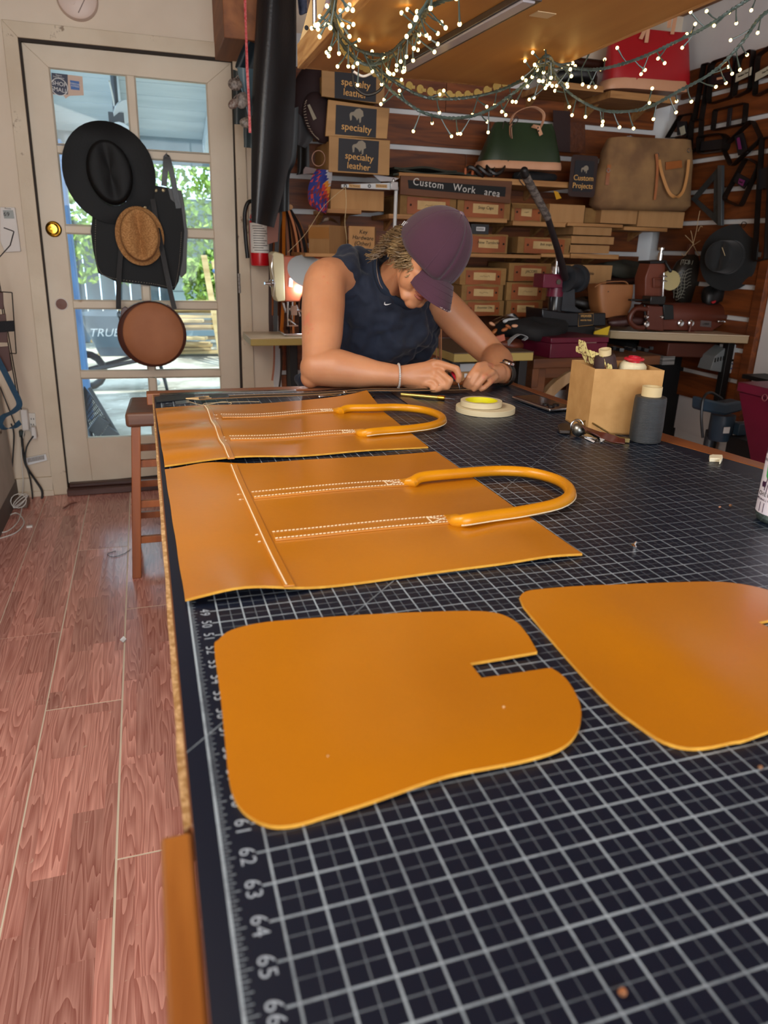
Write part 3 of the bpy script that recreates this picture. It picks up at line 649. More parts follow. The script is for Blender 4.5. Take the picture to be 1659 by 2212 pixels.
g4 = xy([(1122, 1291), (1136, 1279), (1180, 1273), (1300, 1266), (1450, 1259), (1560, 1258), (1640, 1270), (1700, 1290)])
x4 = [(0.62, 0.30)]
p4 = [(p.x, p.y) for p in spline([(*q, 0) for q in g4], 4)]
sl = T(1643, 1348, 0.003)
p4 += [(sl.x+0.10, sl.y+0.008), (sl.x, sl.y+0.003), (sl.x+0.004, sl.y-0.018), (sl.x+0.095, sl.y-0.020)]
lowr = xy([(1659, 1583), (1580, 1605), (1500, 1617), (1435, 1603), (1375, 1565), (1320, 1522), (1250, 1450), (1180, 1370), (1130, 1310)])
p4 += [(p.x, p.y) for p in spline([(sl.x+0.097, sl.y-0.03, 0), (sl.x+0.10, sl.y-0.08, 0), (sl.x+0.085, sl.y-0.115, 0)] + [(*q, 0) for q in lowr], 4)]
leaf_piece('leather_gusset', p4, lambda x, y: 0.004*math.exp(-((x-0.42)/0.05)**2-((y-0.24)/0.12)**2), label='tan leather piece with pale cut edge at the right edge of the photo', cat='leather piece')

def bag_panel(corners, lift, seam, straps, hpath, label, tag):
    (x0, y0), (x1, y1), (x2, y2), (x3, y3) = corners     # near-left, near-right, far-right, far-left
    root = thing('bag_panel', label, 'bag panel', ((x0+x2)/2, (y0+y2)/2, TZ), 'leather bag panels with handles')
    def pos(u, v):
        x = (x0*(1-u)+x1*u)*(1-v)+(x3*(1-u)+x2*u)*v; y = (y0*(1-u)+y1*u)*(1-v)+(y3*(1-u)+y2*u)*v
        return x, y
    def H(x, y): return TZ+0.0036+lift(x, y)
    m = MB()
    NU, NV = 48, 44; vs = []
    for j in range(NV):
        for i in range(NU):
            x, y = pos(i/(NU-1), j/(NV-1)); wob = 0.0003*math.sin(j*0.5+i*0.2) if i in (0, NU-1) or j in (0, NV-1) else 0
            vs.append(Vector((x+wob, y, H(x, y))))
    n = NU*NV; m.v = vs+[p-Vector((0, 0, 0.003)) for p in vs]
    for j in range(NV-1):
        for i in range(NU-1):
            a = j*NU+i; q = [a, a+1, a+NU+1, a+NU]; m.f.append(q); m.m.append(0); m.f.append([k+n for k in q[::-1]]); m.m.append(1)
    for i in range(NU-1):
        m.f.append([i, i+1, n+i+1, n+i]); m.m.append(1); a = (NV-1)*NU+i; m.f.append([a, a+1, n+a+1, n+a]); m.m.append(1)
    for j in range(NV-1):
        a = j*NU; m.f.append([a, a+NU, n+a+NU, n+a]); m.m.append(1); a += NU-1; m.f.append([a, a+NU, n+a+NU, n+a]); m.m.append(1)
    obj('leather_sheet', m, [M_lea, M_edge], root, smooth=50)
    st_ = MB()
    def stitches(a, b2, dz=0.0022, step=0.0052, L_=0.0034):
        a = Vector((a[0], a[1], 0)); b2 = Vector((b2[0], b2[1], 0)); d = b2-a; k = int(d.length/step); d.normalize(); s = Vector((-d.y, d.x, 0))
        for i in range(k):
            c = a+d*(step*(i+0.5)); z = H(c.x, c.y)+dz
            st_.box((c.x, c.y, z), (L_, 0.0011, 0.0008), Matrix.Rotation(math.atan2(d.y, d.x)+0.18, 3, 'Z'))
    # seam strip running across the whole panel
    a, b2 = seam; pa = [Vector((a[0]+(b2[0]-a[0])*t_, a[1]+(b2[1]-a[1])*t_, 0)) for t_ in frange(0, 1, 40)]
    for p in pa: p.z = H(p.x, p.y)+0.0014
    sp = MB(); sp.ribbon(pa, 0.0125, 0.0034, (1, 0, 0)); obj('seam_strip', sp, M_lea, root, bevel=0.001)
    stitches((a[0]-0.0035, a[1]), (b2[0]-0.0035, b2[1]), 0.0036)
    ends = []
    for (sa, sb) in straps:
        pa = [Vector((sa[0]+(sb[0]-sa[0])*t_, sa[1]+(sb[1]-sa[1])*t_, 0)) for t_ in frange(0, 1, 24)]
        for p in pa: p.z = H(p.x, p.y)+0.0012
        sp = MB(); sp.ribbon(pa, 0.031, 0.003, (0, 1, 0)); sp2 = obj('strap', sp, M_lea, root, bevel=0.001)
        d = (Vector((*sb, 0))-Vector((*sa, 0))).normalized(); s = Vector((-d.y, d.x, 0))
        for w_ in (-0.0115, 0.0115): stitches((sa[0]+s.x*w_, sa[1]+s.y*w_), (sb[0]+s.x*w_, sb[1]+s.y*w_), 0.0032)
        e = Vector((*sb, 0)); f = e-d*0.036
        for p, q in ((f+s*0.0115, f-s*0.0115), (e+s*0.0115, e-s*0.0115), (f+s*0.0115, e-s*0.0115), (f-s*0.0115, e+s*0.0115)): stitches((p.x, p.y), (q.x, q.y), 0.0032, 0.0045)
        # slit of the strap reappearing beyond the seam
        stitches((sa[0]-0.022, sa[1]+0.012), (sa[0]-0.005, sa[1]+0.012), 0.0006); stitches((sa[0]-0.022, sa[1]-0.012), (sa[0]-0.005, sa[1]-0.012), 0.0006)
    hp_ = spline(hpath, 8); N_ = len(hp_)
    rad = []
    for i, p in enumerate(hp_):
        rad.append(0.0087)
    h_ = MB(); h_.tube(hp_, rad, 14); hh_ = obj('handle', h_, M_hand, root, smooth=60)
    for (sa, sb), ep, nx in ((straps[0], hp_[0], hp_[4]), (straps[1], hp_[-1], hp_[-5])):
        e = Vector((sb[0], sb[1], H(sb[0], sb[1])+0.003)); fl = MB(); fl.tube([e-Vector((0.010, 0, 0)), e, e.lerp(ep, 0.5), ep, nx], [0.0150, 0.0150, 0.0135, 0.0112, 0.0088], 12, flat=[0.12, 0.3, 0.6, 0.85, 1.0], up=(0, 0, 1)); obj('handle_base', fl, M_hand, root, smooth=60)
    # stitched seam along the inner lower side of the handle
    for i in range(6, N_-6):
        for t_ in (0.0, 0.34, 0.67):
            p = hp_[i].lerp(hp_[i+1], t_); d = (hp_[i+1]-hp_[i]).normalized(); s = Vector((-d.y, d.x, 0)).normalized()
            c = p-s*(-0.0092)*tag+Vector((0, 0, -0.0035)); st_.box(c, (0.0026, 0.0012, 0.0012), Matrix.Rotation(math.atan2(d.y, d.x), 3, 'Z'))
    obj('stitching', st_, M_stitch, root, smooth=0, kind='stuff')
    return root
def lift2(x, y):
    e = 0.011*math.exp(-((x-0.055)/0.055)**2)*max(0, 1-(y-0.447)/0.16)**2 + 0.009*math.exp(-((x-0.06)/0.05)**2)*max(0, 1-(0.95-y)/0.14)**2
    return e+0.0025*(1+math.sin(x*19+y*4))*0.4 + 0.004*math.exp(-((x-0.43)/0.05)**2)*max(0, 1-(y-0.45)/0.2)
def SX(a, b2, dz=0.005): p = T(a, b2, dz); return (p.x, p.y)
bag_panel([(-0.005, 0.449), (0.474, 0.458), (0.474, 0.955), (-0.011, 0.946)], lift2, (SX(626, 1276), SX(504, 1010)),
          [(SX(545, 1070), SX(880, 1043)), (SX(590, 1158), SX(980, 1123))],
          [T(893, 1041, 0.010), T(915, 1030, 0.014), T(1000, 1022, 0.014), T(1080, 1017, 0.013), T(1150, 1022, 0.012), T(1210, 1040, 0.012), T(1232, 1065, 0.012), T(1205, 1088, 0.012), T(1130, 1105, 0.012), T(1060, 1115, 0.013), T(1010, 1123, 0.014), T(990, 1127, 0.010)],
          'tan leather bag panel with looped handle, nearer of the two on the mat', 1)
def lift1(x, y):
    w_ = 0.0045*(1+math.cos((y-1.20)*2*PI/0.16))*math.exp(-((x-0.03)/0.10)**2)
    return w_+0.0015*(1+math.sin(x*23))+0.020*max(0, (x-0.30)/0.2)**2*max(0, 1-(1.455-y)/0.14)+0.007*math.exp(-((x-0.13)/0.09)**2)*max(0, 1-(y-0.966)/0.10)
bag_panel([(-0.0106, 0.968), (0.474, 0.995), (0.492, 1.475), (-0.0165, 1.446)], lift1, (SX(500, 1002), SX(446, 880)),
          [(SX(478, 903), SX(728, 889)), (SX(496, 949), SX(778, 935))],
          [T(736, 889, 0.010), T(752, 882, 0.014), T(800, 881, 0.014), T(860, 880, 0.013), T(915, 886, 0.012), T(950, 898, 0.012), T(954, 910, 0.012), T(930, 920, 0.012), T(880, 927, 0.012), T(830, 931, 0.013), T(800, 934, 0.014), T(785, 938, 0.010)],
          'tan leather bag panel with looped handle, farther one beside the zipper', 1)

# ================================================================== small things on the table
# cardboard box with thread cones
bxz = 0.205
b0 = T(1221, 908); b1 = T(1268, 938); b2_ = T(1414, 941)
root = thing('open_box', 'open cardboard box holding thread cones on the right side of the mat', 'box', (0.95, 1.07, TZ))
e1 = (b0-b1); e2 = (b2_-b1)
hB = 0.136
def wallq(a, b_, name, inn):
    d = (b_-a).normalized(); nrm = Vector((-d.y, d.x, 0))*inn
    obj(name, MB().slab([a, b_, b_+Vector((0, 0, hB)), a+Vector((0, 0, hB))], nrm*0.003), M_kraft2 if name != 'x' else M_kraft, root, smooth=0)
M_kraft2 = mk('cardboard_tan', '#bd935c', 0.8, c2='#b08650', scale=30, bump=0.1, bscale=120)
c4 = b0+e2
for a, b_ in ((b0, b1), (b1, b2_), (b2_, c4), (c4, b0)):
    wallq(a+Vector((0, 0, 0.0008)), b_+Vector((0, 0, 0.0008)), 'side', 1)
obj('bottom', MB().slab([p+Vector((0, 0, 0.001)) for p in (b0, b1, b2_, c4)], (0, 0, 0.003)), M_kraft2, root, smooth=0)
ctr = (b0+b1+b2_+c4)/4
M_cone = mk('cream_cone', '#cbb88c', 0.7)
def cone(name, label, base, axis, prof, mthread, core=True, ringm=None):
    r_ = thing(name, label, 'thread cone', base)
    m = MB(); m.lathe(prof, base, axis, 22); obj('thread', m, mthread, r_, smooth=60)
    ax = Vector(axis).normalized(); L_ = prof[-1][1]
    m = MB(); m.lathe([(0.013, L_-0.02), (0.013, L_+0.012), (0.0105, L_+0.012), (0.0105, L_-0.01)], base, ax, 20, cap=False); obj('core', m, ringm or M_cone, r_, smooth=50)
    return r_
M_thbrown = mk('brown_thread', '#3b2424', 0.6, c2='#2d1a1b', scale=3, stretch=(20, 20, 300), bump=0.3, bscale=30)
M_thcream = mk('natural_thread', '#d8cfae', 0.6, c2='#c8be9b', scale=20, bump=0.3, bscale=200)
mid = b1+e1*0.50+e2*0.40
cone('thread_cone', 'brown thread cone leaning out of the open cardboard box', mid+Vector((0.012, 0.012, 0.040)), (-0.22, -0.1, 0.95), [(0.030, 0), (0.034, 0.01), (0.030, 0.06), (0.022, 0.115), (0.019, 0.122)], M_thbrown)
m_ = b1+e1*0.52+e2*0.70
rc = cone('thread_cone', 'cream thread cone topped by a red ring in the cardboard box', m_+Vector((0, 0, 0.03)), (0.05, -0.05, 1), [(0.028, 0), (0.030, 0.01), (0.030, 0.095), (0.028, 0.108), (0.022, 0.114)], M_thcream, ringm=mk('red_plastic', '#b3182c', 0.35))
mm_ = MB(); mm_.tube([m_+Vector((0.017*math.cos(a)+0.006, 0.017*math.sin(a)-0.005, 0.150)) for a in frange(0, 2*PI*17/18, 18)], 0.0045, closed=True, flat=0.7, up=(0, 0, 1)); obj('red_ring', mm_, mk('red_plastic', '#b3182c', 0.35), rc)
cp = MB(); ca = b1+e1*0.9+e2*0.05+Vector((0, 0, 0.165)); cb_ = b1+e1*0.14+e2*0.30+Vector((0, 0, 0.128))
cp.grid(lambda u, v: ca.lerp(cb_, u)+Vector((0.012*v, 0.03*v+0.002*math.sin(u*30+v*9), 0.010*math.sin(v*7+u*12)+0.018*(v-0.5)*-1)), 24, 8, (0, 0, 0.0015))
setp(obj('crumpled_paper', cp, mk('printed_tissue', '#d9cf8e', 0.7, c2='#6e4536', scale=45, dist=3, ramp=(0.5, 0.62)), smooth=40), 'crumpled cream and brown paper sticking up from the cardboard box', 'paper')
# black thread spool
sb_ = T(1392, 953)
sp_ = cone('thread_spool', 'black thread spool standing in front of the cardboard box', sb_, (0, 0, 1), [(0.027, 0.0), (0.031, 0.002), (0.032, 0.03), (0.031, 0.085), (0.030, 0.092), (0.012, 0.094)], mk('black_thread', '#24282b', 0.5, c2='#30353a', scale=2, stretch=(10, 10, 400), bump=0.35, bscale=5))
m = MB(); m.lathe([(0.0195, 0.092), (0.0195, 0.112), (0.016, 0.112), (0.016, 0.10)], sb_, (0, 0, 1), 24, cap=False); obj('paper_tube', m, M_cone, sp_, smooth=50)
# tape rolls
def roll(c, R_, h, label, ri=0.6, mcore=None):
    r_ = thing('tape_roll', label, 'tape', c, 'stacked tape rolls'); c = Vector(c)
    m = MB(); m.lathe([(R_*ri, 0), (R_, 0.0003), (R_, h), (R_*ri, h), (R_*ri, 0)], c, (0, 0, 1), 48, cap=False); obj('tape', m, mk('cream_tape', '#cfc3a2', 0.5, c2='#c4b794', scale=3, stretch=(1, 1, 30)), r_, smooth=40, bevel=0.0006)
    m = MB(); m.lathe([(R_*ri-0.002, 0.0), (R_*ri, 0.0), (R_*ri, h), (R_*ri-0.002, h), (R_*ri-0.002, 0)], c, (0, 0, 1), 48, cap=False); obj('core', m, mcore or mk('yellow_core', '#e5dc17', 0.5), r_, smooth=40)
    return r_
tc_ = T(1048, 889)
roll(tc_+Vector((0, 0, 0.0003)), 0.070, 0.013, 'larger cream tape roll lying flat beneath the yellow-cored roll', 0.55, M_cone)
roll(tc_+Vector((-0.010, 0.004, 0.0140)), 0.049, 0.013, 'small cream tape roll with bright yellow core on top of the larger roll', 0.78)
# craft knife
ka, kb = T(868, 852, 0.006), T(948, 859, 0.006)
kr = thing('craft_knife', 'brass craft knife with bluish blade lying before the hands', 'knife', ka); d = (kb-ka).normalized()
m = MB(); m.cap(ka, kb, 0.0048, 0.0052, 14); obj('handle', m, mk('aged_brass', '#b9a65c', 0.3, 0.9), kr)
m = MB(); m.lathe([(0.0054, 0.0), (0.0062, 0.001), (0.0062, 0.016), (0.005, 0.018)], kb-d*0.002, d, 16); obj('collar', m, M_brass, kr)
n_ = Vector((-d.y, d.x, 0)); kt = kb+d*0.016
m = MB(); m.slab([kt+n_*0.004, kt-n_*0.004, kt+d*0.024-n_*0.003, kt+d*0.026-n_*0.003], (0, 0, 0.0009)); obj('blade', m, mk('blade_steel', '#a9c6de', 0.25, 1.0), kr)
# steel ruler
q = [T(842, 846, 0.001), T(860, 846, 0.001), T(948, 888, 0.001), T(902, 888, 0.001)]
setp(obj('steel_ruler', MB().slab(q, (0, 0, 0.0010)), mk('worn_ruler', '#6b5248', 0.35, 0.7, c2='#57423b', scale=12), smooth=0), 'broad metal ruler lying behind the farther handle loop', 'ruler')
# zipper under work
zr = thing('zipper_strip', 'long black zipper with leather edging running to the hands', 'zipper', T(700, 848))
zp = spline([T(430, 862, 0.006), T(520, 857, 0.006), T(640, 853, 0.008), T(730, 848, 0.009), T(800, 843, 0.012), T(860, 843, 0.012), T(930, 842, 0.010), T(1010, 840, 0.008)], 10)
m = MB(); m.ribbon(zp, 0.026, 0.0012, (0, 1, 0)); obj('tape', m, mk('black_cloth', '#121214', 0.8), zr)
m = MB(); m.ribbon([p+Vector((0, -0.012, 0.001)) for p in zp], 0.008, 0.0015, (0, 1, 0)); m.ribbon([p+Vector((0, 0.013, 0.001)) for p in zp], 0.007, 0.0015, (0, 1, 0)); obj('leather_edging', m, mk('zip_edging', '#7c5d3b', 0.6), zr)
m = MB()
for i in range(len(zp)-1):
    for t_ in (0, 0.2, 0.4, 0.6, 0.8): p = zp[i].lerp(zp[i+1], t_)+Vector((0, 0.0, 0.0018)); m.box(p, (0.0013, 0.006, 0.0018))
obj('zipper_teeth', m, mk('dark_teeth', '#3c3a38', 0.35, 0.8), zr, kind='stuff', smooth=0)
zc = T(412, 862, 0.004)
m = MB(); m.slab([zc+Vector((-0.012, 0.0, 0)), zc+Vector((0.03, -0.022, 0.0)), zc+Vector((0.048, -0.016, 0.002)), zc+Vector((0.052, 0.012, 0.002)), zc+Vector((0.03, 0.012, 0))], (0, 0, 0.003)); obj('tan_tab', m, mk('pale_hide', '#c9ab7c', 0.7), zr, bevel=0.0005)
m = MB(); m.slab([zc+Vector((0.044, -0.016, 0.003)), zc+Vector((0.090, -0.014, 0.004)), zc+Vector((0.090, 0.014, 0.004)), zc+Vector((0.044, 0.014, 0.003))], (0, 0, 0.003)); obj('black_tab', m, M_blackleather, zr)
m = MB(); m.tube(spline([T(410, 868, 0.004), T(440, 875, 0.006), T(480, 868, 0.010), T(500, 872, 0.004), T(470, 881, 0.002), T(440, 872, 0.002), T(520, 868, 0.004), T(560, 868, 0.002)], 8), 0.0006, 5)
setp(obj('loose_thread', m, M_string), 'pale thread curling beside the zipper end on the mat', 'thread')
for nm, lb, q, mat_, th_ in (('black_strip', 'glossy black leather strip at the far left mat corner', [T(335, 858, 0.001), T(420, 853, 0.001), T(422, 862, 0.001), T(338, 870, 0.001)], M_blackleather, 0.002),
                            ('metal_tag', 'small silver metal plate near the far left mat corner', [T(378, 868, 0.001), T(408, 865, 0.001), T(410, 871, 0.001), T(380, 874, 0.001)], M_steel, 0.0015),
                            ('long_steel_bar', 'shiny straight edge lying along the far table edge', [T(345, 851, 0.001), T(640, 842, 0.001), T(640, 845, 0.001), T(345, 855, 0.001)], mk('bar_steel', '#8e8a86', 0.22, 1.0), 0.002)):
    setp(obj(nm, MB().slab(q, (0, 0, th_)), mat_, smooth=0), lb, nm.split('_')[-1])
# pliers and small tool
pr_ = thing('hole_punch_tool', 'small chrome tool lying above the farther leather panel', 'tool', T(720, 852))
m = MB(); m.cap(T(690, 857, 0.005), T(738, 852, 0.005), 0.0035, 0.0040, 10); obj('shaft', m, M_chrome, pr_)
m = MB(); m.ell(T(745, 849, 0.008), 0.007); obj('tip_ball', m, M_chrome, pr_)
pr_ = thing('cutter_tool', 'black tool with round grip lying behind the leather panels', 'tool', T(785, 855))
m = MB(); m.lathe([(0.012, 0), (0.013, 0.002), (0.013, 0.012), (0.010, 0.014)], T(780, 858, 0.0005), (0, 0, 1), 18); obj('round_grip', m, M_dark, pr_)
m = MB(); m.cap(T(785, 857, 0.005), T(806, 856, 0.005), 0.004, 0.004); obj('shaft', m, mk('dark_steel', '#3d4247', 0.3, 0.9), pr_)
# phone
ph = thing('phone', 'silver-edged phone lying face down behind the cardboard box', 'phone', T(1170, 885))
f0, f1 = T(1105, 862, 0.003), T(1187, 890, 0.003); d = (f1-f0).normalized(); n_ = Vector((-d.y, d.x, 0)); n_ = n_ if n_.x > 0 else -n_
L_ = (f1-f0).length; q = [f0, f1, f1+n_*0.071, f0+n_*0.071]
obj('frame', MB().slab(q, (0, 0, 0.0075)), M_steel, ph, bevel=0.0025, seg=3)
q2 = [f0+d*0.003+n_*0.003, f1-d*0.003+n_*0.003, f1-d*0.003+n_*0.068, f0+d*0.003+n_*0.068]
obj('back', MB().slab([p+Vector((0, 0, 0.0075)) for p in q2], (0, 0, 0.0009)), mk('phone_glass', '#2a0f14', 0.12), ph)
m = MB()
for a, b_ in ((0.02, 0.018), (0.043, 0.018), (0.031, 0.04)): m.lathe([(0.008, 0), (0.008, 0.003), (0.006, 0.0032), (0.0, 0.002)], f1-d*a+n_*b_+Vector((0, 0, 0.008)), (0, 0, 1), 16)
obj('camera_lenses', m, M_dark, ph)
# keys
kc_ = T(1248, 943)
kr = thing('key_bunch', 'bunch of keys with a silver bell and leather strap before the box', 'keys', kc_)
m = MB(); m.ell(kc_+Vector((0, 0, 0.0145)), 0.0140); obj('bell', m, mk('worn_silver', '#9a9c98', 0.35, 1.0, c2='#7d7f7b', scale=60), kr, smooth=60)
m = MB(); m.tube([kc_+Vector((0.012+0.013*math.cos(a), 0.022+0.006*math.sin(a), 0.017+0.013*math.sin(a))) for a in frange(0, 2*PI*15/16, 16)], 0.0014, closed=True); obj('ring', m, M_steel, kr)
m = MB(); m.tube([kc_+Vector((-0.002+0.010*math.cos(a), 0.012, 0.021+0.010*math.sin(a))) for a in frange(0, 2*PI*15/16, 16)], 0.0014, closed=True); obj('ring', m, M_steel, kr)
stp = spline([T(1262, 925, 0.025), T(1275, 930, 0.018), T(1300, 940, 0.010), T(1330, 950, 0.008), T(1350, 954, 0.006)], 6)
m = MB(); m.ribbon(stp, 0.016, 0.003, (0, 1, 0.5)); obj('leather_strap', m, mk('oxblood_strap', '#4b2118', 0.4), kr, bevel=0.001)
m = MB(); m.tube([T(1250, 914, 0.02), T(1270, 908, 0.026), T(1290, 920, 0.022), T(1320, 938, 0.012), T(1348, 950, 0.006)], 0.002, 6); m.box(T(1350, 950, 0.006), (0.018, 0.009, 0.008), Matrix.Rotation(-0.6, 3, 'Z')); obj('clip', m, mk('old_brass', '#8d7c52', 0.35, 0.9), kr)
def key(a, b_, name, mt):
    d = (b_-a).normalized(); n_ = Vector((-d.y, d.x, 0)); m = MB()
    m.slab([a-n_*0.010, a-n_*0.010+d*0.012, a-n_*0.004+d*0.02, b_-n_*0.004-d*0.002, b_, b_+n_*0.004-d*0.003, a+n_*0.004+d*0.02, a+n_*0.010+d*0.012, a+n_*0.010], (0, 0, 0.002))
    for k in range(4): m.box(a+d*(0.028+0.006*k)-n_*0.0048+Vector((0, 0, 0.001)), (0.003, 0.002, 0.002), Matrix.Rotation(math.atan2(d.y, d.x), 3, 'Z'))
    obj(name, m, mt, kr, smooth=0)
key(T(1300, 938, 0.002), T(1344, 953, 0.001), 'key', M_steel); key(T(1275, 930, 0.008), T(1300, 945, 0.002), 'key', mk('old_brass2', '#a58f4f', 0.35, 0.9)); key(T(1262, 940, 0.006), T(1290, 950, 0.002), 'key', M_steel)
m = MB(); m.slab([T(1290, 933, 0.006), T(1298, 933, 0.006), T(1307, 951, 0.002), T(1298, 956, 0.002)], (0, 0, 0.002)); obj('clear_tag', m, mk('clear_plastic', '#c9d2d4', 0.2), kr, bevel=0.001)
m = MB(); m.slab([T(1262, 946, 0.003), T(1266, 944, 0.003), T(1285, 954, 0.001), T(1282, 956, 0.001)], (0, 0, 0.001)); obj('white_tab', m, M_white, kr)
ll = MB(); ll.slab([T(1204, 925, 0.002), T(1214, 920, 0.004), T(1235, 927, 0.004), T(1232, 938, 0.002), T(1208, 937, 0.002)], (0, 0, 0.008)); obj('leather_fob', ll, mk('dark_fob', '#2b2018', 0.5), kr, bevel=0.002)
# white eraser-like crumb, screws, crumbs
er_ = MB(); c = T(1540, 995); er_.slab([T(1531, 992), T(1537, 990), T(1559, 991), T(1560, 996), T(1556, 1003), T(1553, 1003), T(1554, 999), T(1532, 998)], (0, 0, 0.008)); setp(obj('plastic_hook', er_, mk('ivory_plastic', '#e5dfc4', 0.5), bevel=0.001), 'small ivory plastic hook lying near the right mat edge', 'hook')
sc_ = MB(); sc_.lathe([(0.0035, 0), (0.0042, 0.001), (0.0015, 0.003), (0.0013, 0.007)], T(1369, 1180), (0.3, -0.2, 1), 10); setp(obj('rivet', sc_, M_chrome), 'tiny shiny rivet on the open part of the mat', 'rivet')
for k, (a, b_, r_, cc, lb) in enumerate(((1345, 2143, 0.0024, '#a5683f', 'round brown crumb at the bottom right of the mat'), (1642, 1657, 0.0019, '#a5744f', 'brown crumb near the right photo edge below the gusset'), (1555, 1095, 0.0020, '#b5846a', 'left one of two pinkish crumbs near the bottle'), (1578, 1092, 0.0024, '#a5744f', 'right one of two crumbs near the bottle'), (708, 1633, 0.0009, '#d8b078', 'tiny pale speck on the slotted gusset'), (1088, 1527, 0.0011, '#e0bb8a', 'pale speck right of centre on the slotted gusset'))):
    m = MB(); m.ell(T(a, b_, r_*0.9+(0.004 if k > 3 else 0)), (r_, r_*0.9, r_*0.85), nu=10, nv=6); setp(obj('crumb', m, mk('crumb%d' % k, cc, 0.8, c2='#5f4128', scale=300)), lb, 'crumb')
# drink can / bottle at the right
bc = T(1682, 1126)
bt = thing('drink_bottle', 'white and purple labelled cherry drink bottle at the right photo edge', 'bottle', bc)
R_ = 0.033
m = MB(); m.lathe([(R_*0.80, 0.0), (R_*0.9, 0.002), (R_*0.97, 0.008), (R_, 0.014)], bc, (0, 0, 1), 40); obj('base_rim', m, mk('green_grey_metal', '#a9c2bb', 0.15, 0.9), bt, smooth=60)
m = MB(); m.lathe([(R_, 0.014), (R_*1.0, 0.125)], bc, (0, 0, 1), 48, cap=False); obj('label_wrap', m, mk('label_white', '#dcd9e2', 0.35, c2='#d3cfdc', scale=4), bt, smooth=60)
m = MB(); m.lathe([(R_, 0.125), (R_*0.97, 0.137), (R_*0.85, 0.152), (R_*0.62, 0.166), (R_*0.55, 0.18), (R_*0.55, 0.185)], bc, (0, 0, 1), 48); obj('shoulder', m, mk('magenta_foil', '#9a2c86', 0.3, 0.4), bt, smooth=60)
def wrap_text(s, h, size, ang0, mt, tag='lettering', shear=0.0, up=0.0012):
    for i, ch in enumerate(s):
        a = ang0+i*size*0.72/R_; c = bc+Vector((math.cos(a)*(R_+0.0003), math.sin(a)*(R_+0.0003), h))
        if ch != ' ': text(tag, ch, c, (-math.sin(a), math.cos(a), 0), (0, 0, 1), size, mt, bt, depth=0.0001)
aL = math.atan2((CAM-bc).y, (CAM-bc).x)-1.02
M_dkp = mk('dark_purple_print', '#3c1d3c', 0.5)
wrap_text('PERLA', 0.103, 0.0150, aL-0.25, M_dkp); wrap_text('SPARKLING WATER', 0.090, 0.0055, aL-0.3, M_dkp); wrap_text('BLACK CHERRY', 0.042, 0.0085, aL-1.25, M_ink); wrap_text('NATURALLY FLAVORED', 0.034, 0.0042, aL-0.3, M_dkp)
def onb(a, h): return bc+Vector((math.cos(a)*(R_+0.0005), math.sin(a)*(R_+0.0005), h))
for k in range(2):
    a = aL+0.05+0.22*k; m = MB(); m.tube([onb(a, 0.016), onb(a, 0.030)], 0.0005, 4); obj('print_line', m, M_dkp, bt)
m = MB(); m.tube([onb(aL+0.12+0.25*(1-math.cos(t_)), 0.048+0.024*math.sin(t_)) for t_ in frange(0, PI, 14)], 0.0006, 4); m.tube([onb(aL+0.25+0.35*(1-math.cos(t_)), 0.046+0.030*math.sin(t_)) for t_ in frange(0, PI/2, 10)], 0.0006, 4); obj('print_line', m, M_dkp, bt)
m = MB(); m.add([onb(aL+x_, h_) for x_, h_ in ((0.02, 0.086), (0.15, 0.074), (0.20, 0.064), (0.08, 0.068))], [(0, 1, 2, 3)]); obj('printed_leaf', m, mk('leaf_green', '#2f9a4b', 0.5), bt, smooth=0)
m = MB(); a = aL-0.03
for q_ in (0, 0.12): m.add([onb(a+q_+0.08*math.cos(t_), 0.056+0.0045*math.sin(t_)) for t_ in frange(0, 2*PI*11/12, 12)], [tuple(range(12))])
obj('printed_cherry', m, M_dkp, bt, smooth=0)

# ================================================================== stool
stl = thing('wooden_stool', 'worn square wooden stool with splayed legs behind the table, left', 'stool', (0.0, 2.7, 0))
M_stw = wood('stool_wood', '#a85f2e', '#844620', 2, 0.4, 16); SZ = 0.665
obj('seat', MB().slab([(-0.125, 2.54, SZ), (0.21, 2.54, SZ), (0.20, 2.86, SZ), (-0.110, 2.86, SZ)], (0, 0, -0.055)), wood('stool_seat', '#7a5440', '#573525', 0, 0.4, 16), stl, bevel=0.012, seg=3)
for sx, sy in ((-1, -1), (1, -1), (-1, 1), (1, 1)):
    tp = Vector((0.045+sx*0.135, 2.70+sy*0.125, SZ-0.055)); bt_ = Vector((0.045+sx*0.185, 2.70+sy*0.155, 0))
    q = [Vector((a, b_, 0)) for a, b_ in ((-0.017, -0.017), (0.017, -0.017), (0.017, 0.017), (-0.017, 0.017))]
    m = MB(); m.add([bt_+p for p in q]+[tp+p for p in q], [(3, 2, 1, 0), (4, 5, 6, 7)]+[(i, (i+1) % 4, 4+(i+1) % 4, 4+i) for i in range(4)]); obj('leg', m, M_stw, stl, bevel=0.003)
for z_, s_ in ((0.46, 0.15), (0.30, 0.163), (0.155, 0.173)):
    for sy in (-1, 1): obj('rung', MB().box((0.045, 2.70+sy*(s_-0.028), z_), (2*s_, 0.02, 0.028)), M_stw, stl, bevel=0.002)
for z_, s_ in ((0.40, 0.155), (0.24, 0.167)):
    for sx in (-1, 1): obj('rung', MB().box((0.045+sx*s_, 2.70, z_), (0.02, 2*s_-0.05, 0.028)), M_stw, stl, bevel=0.002)

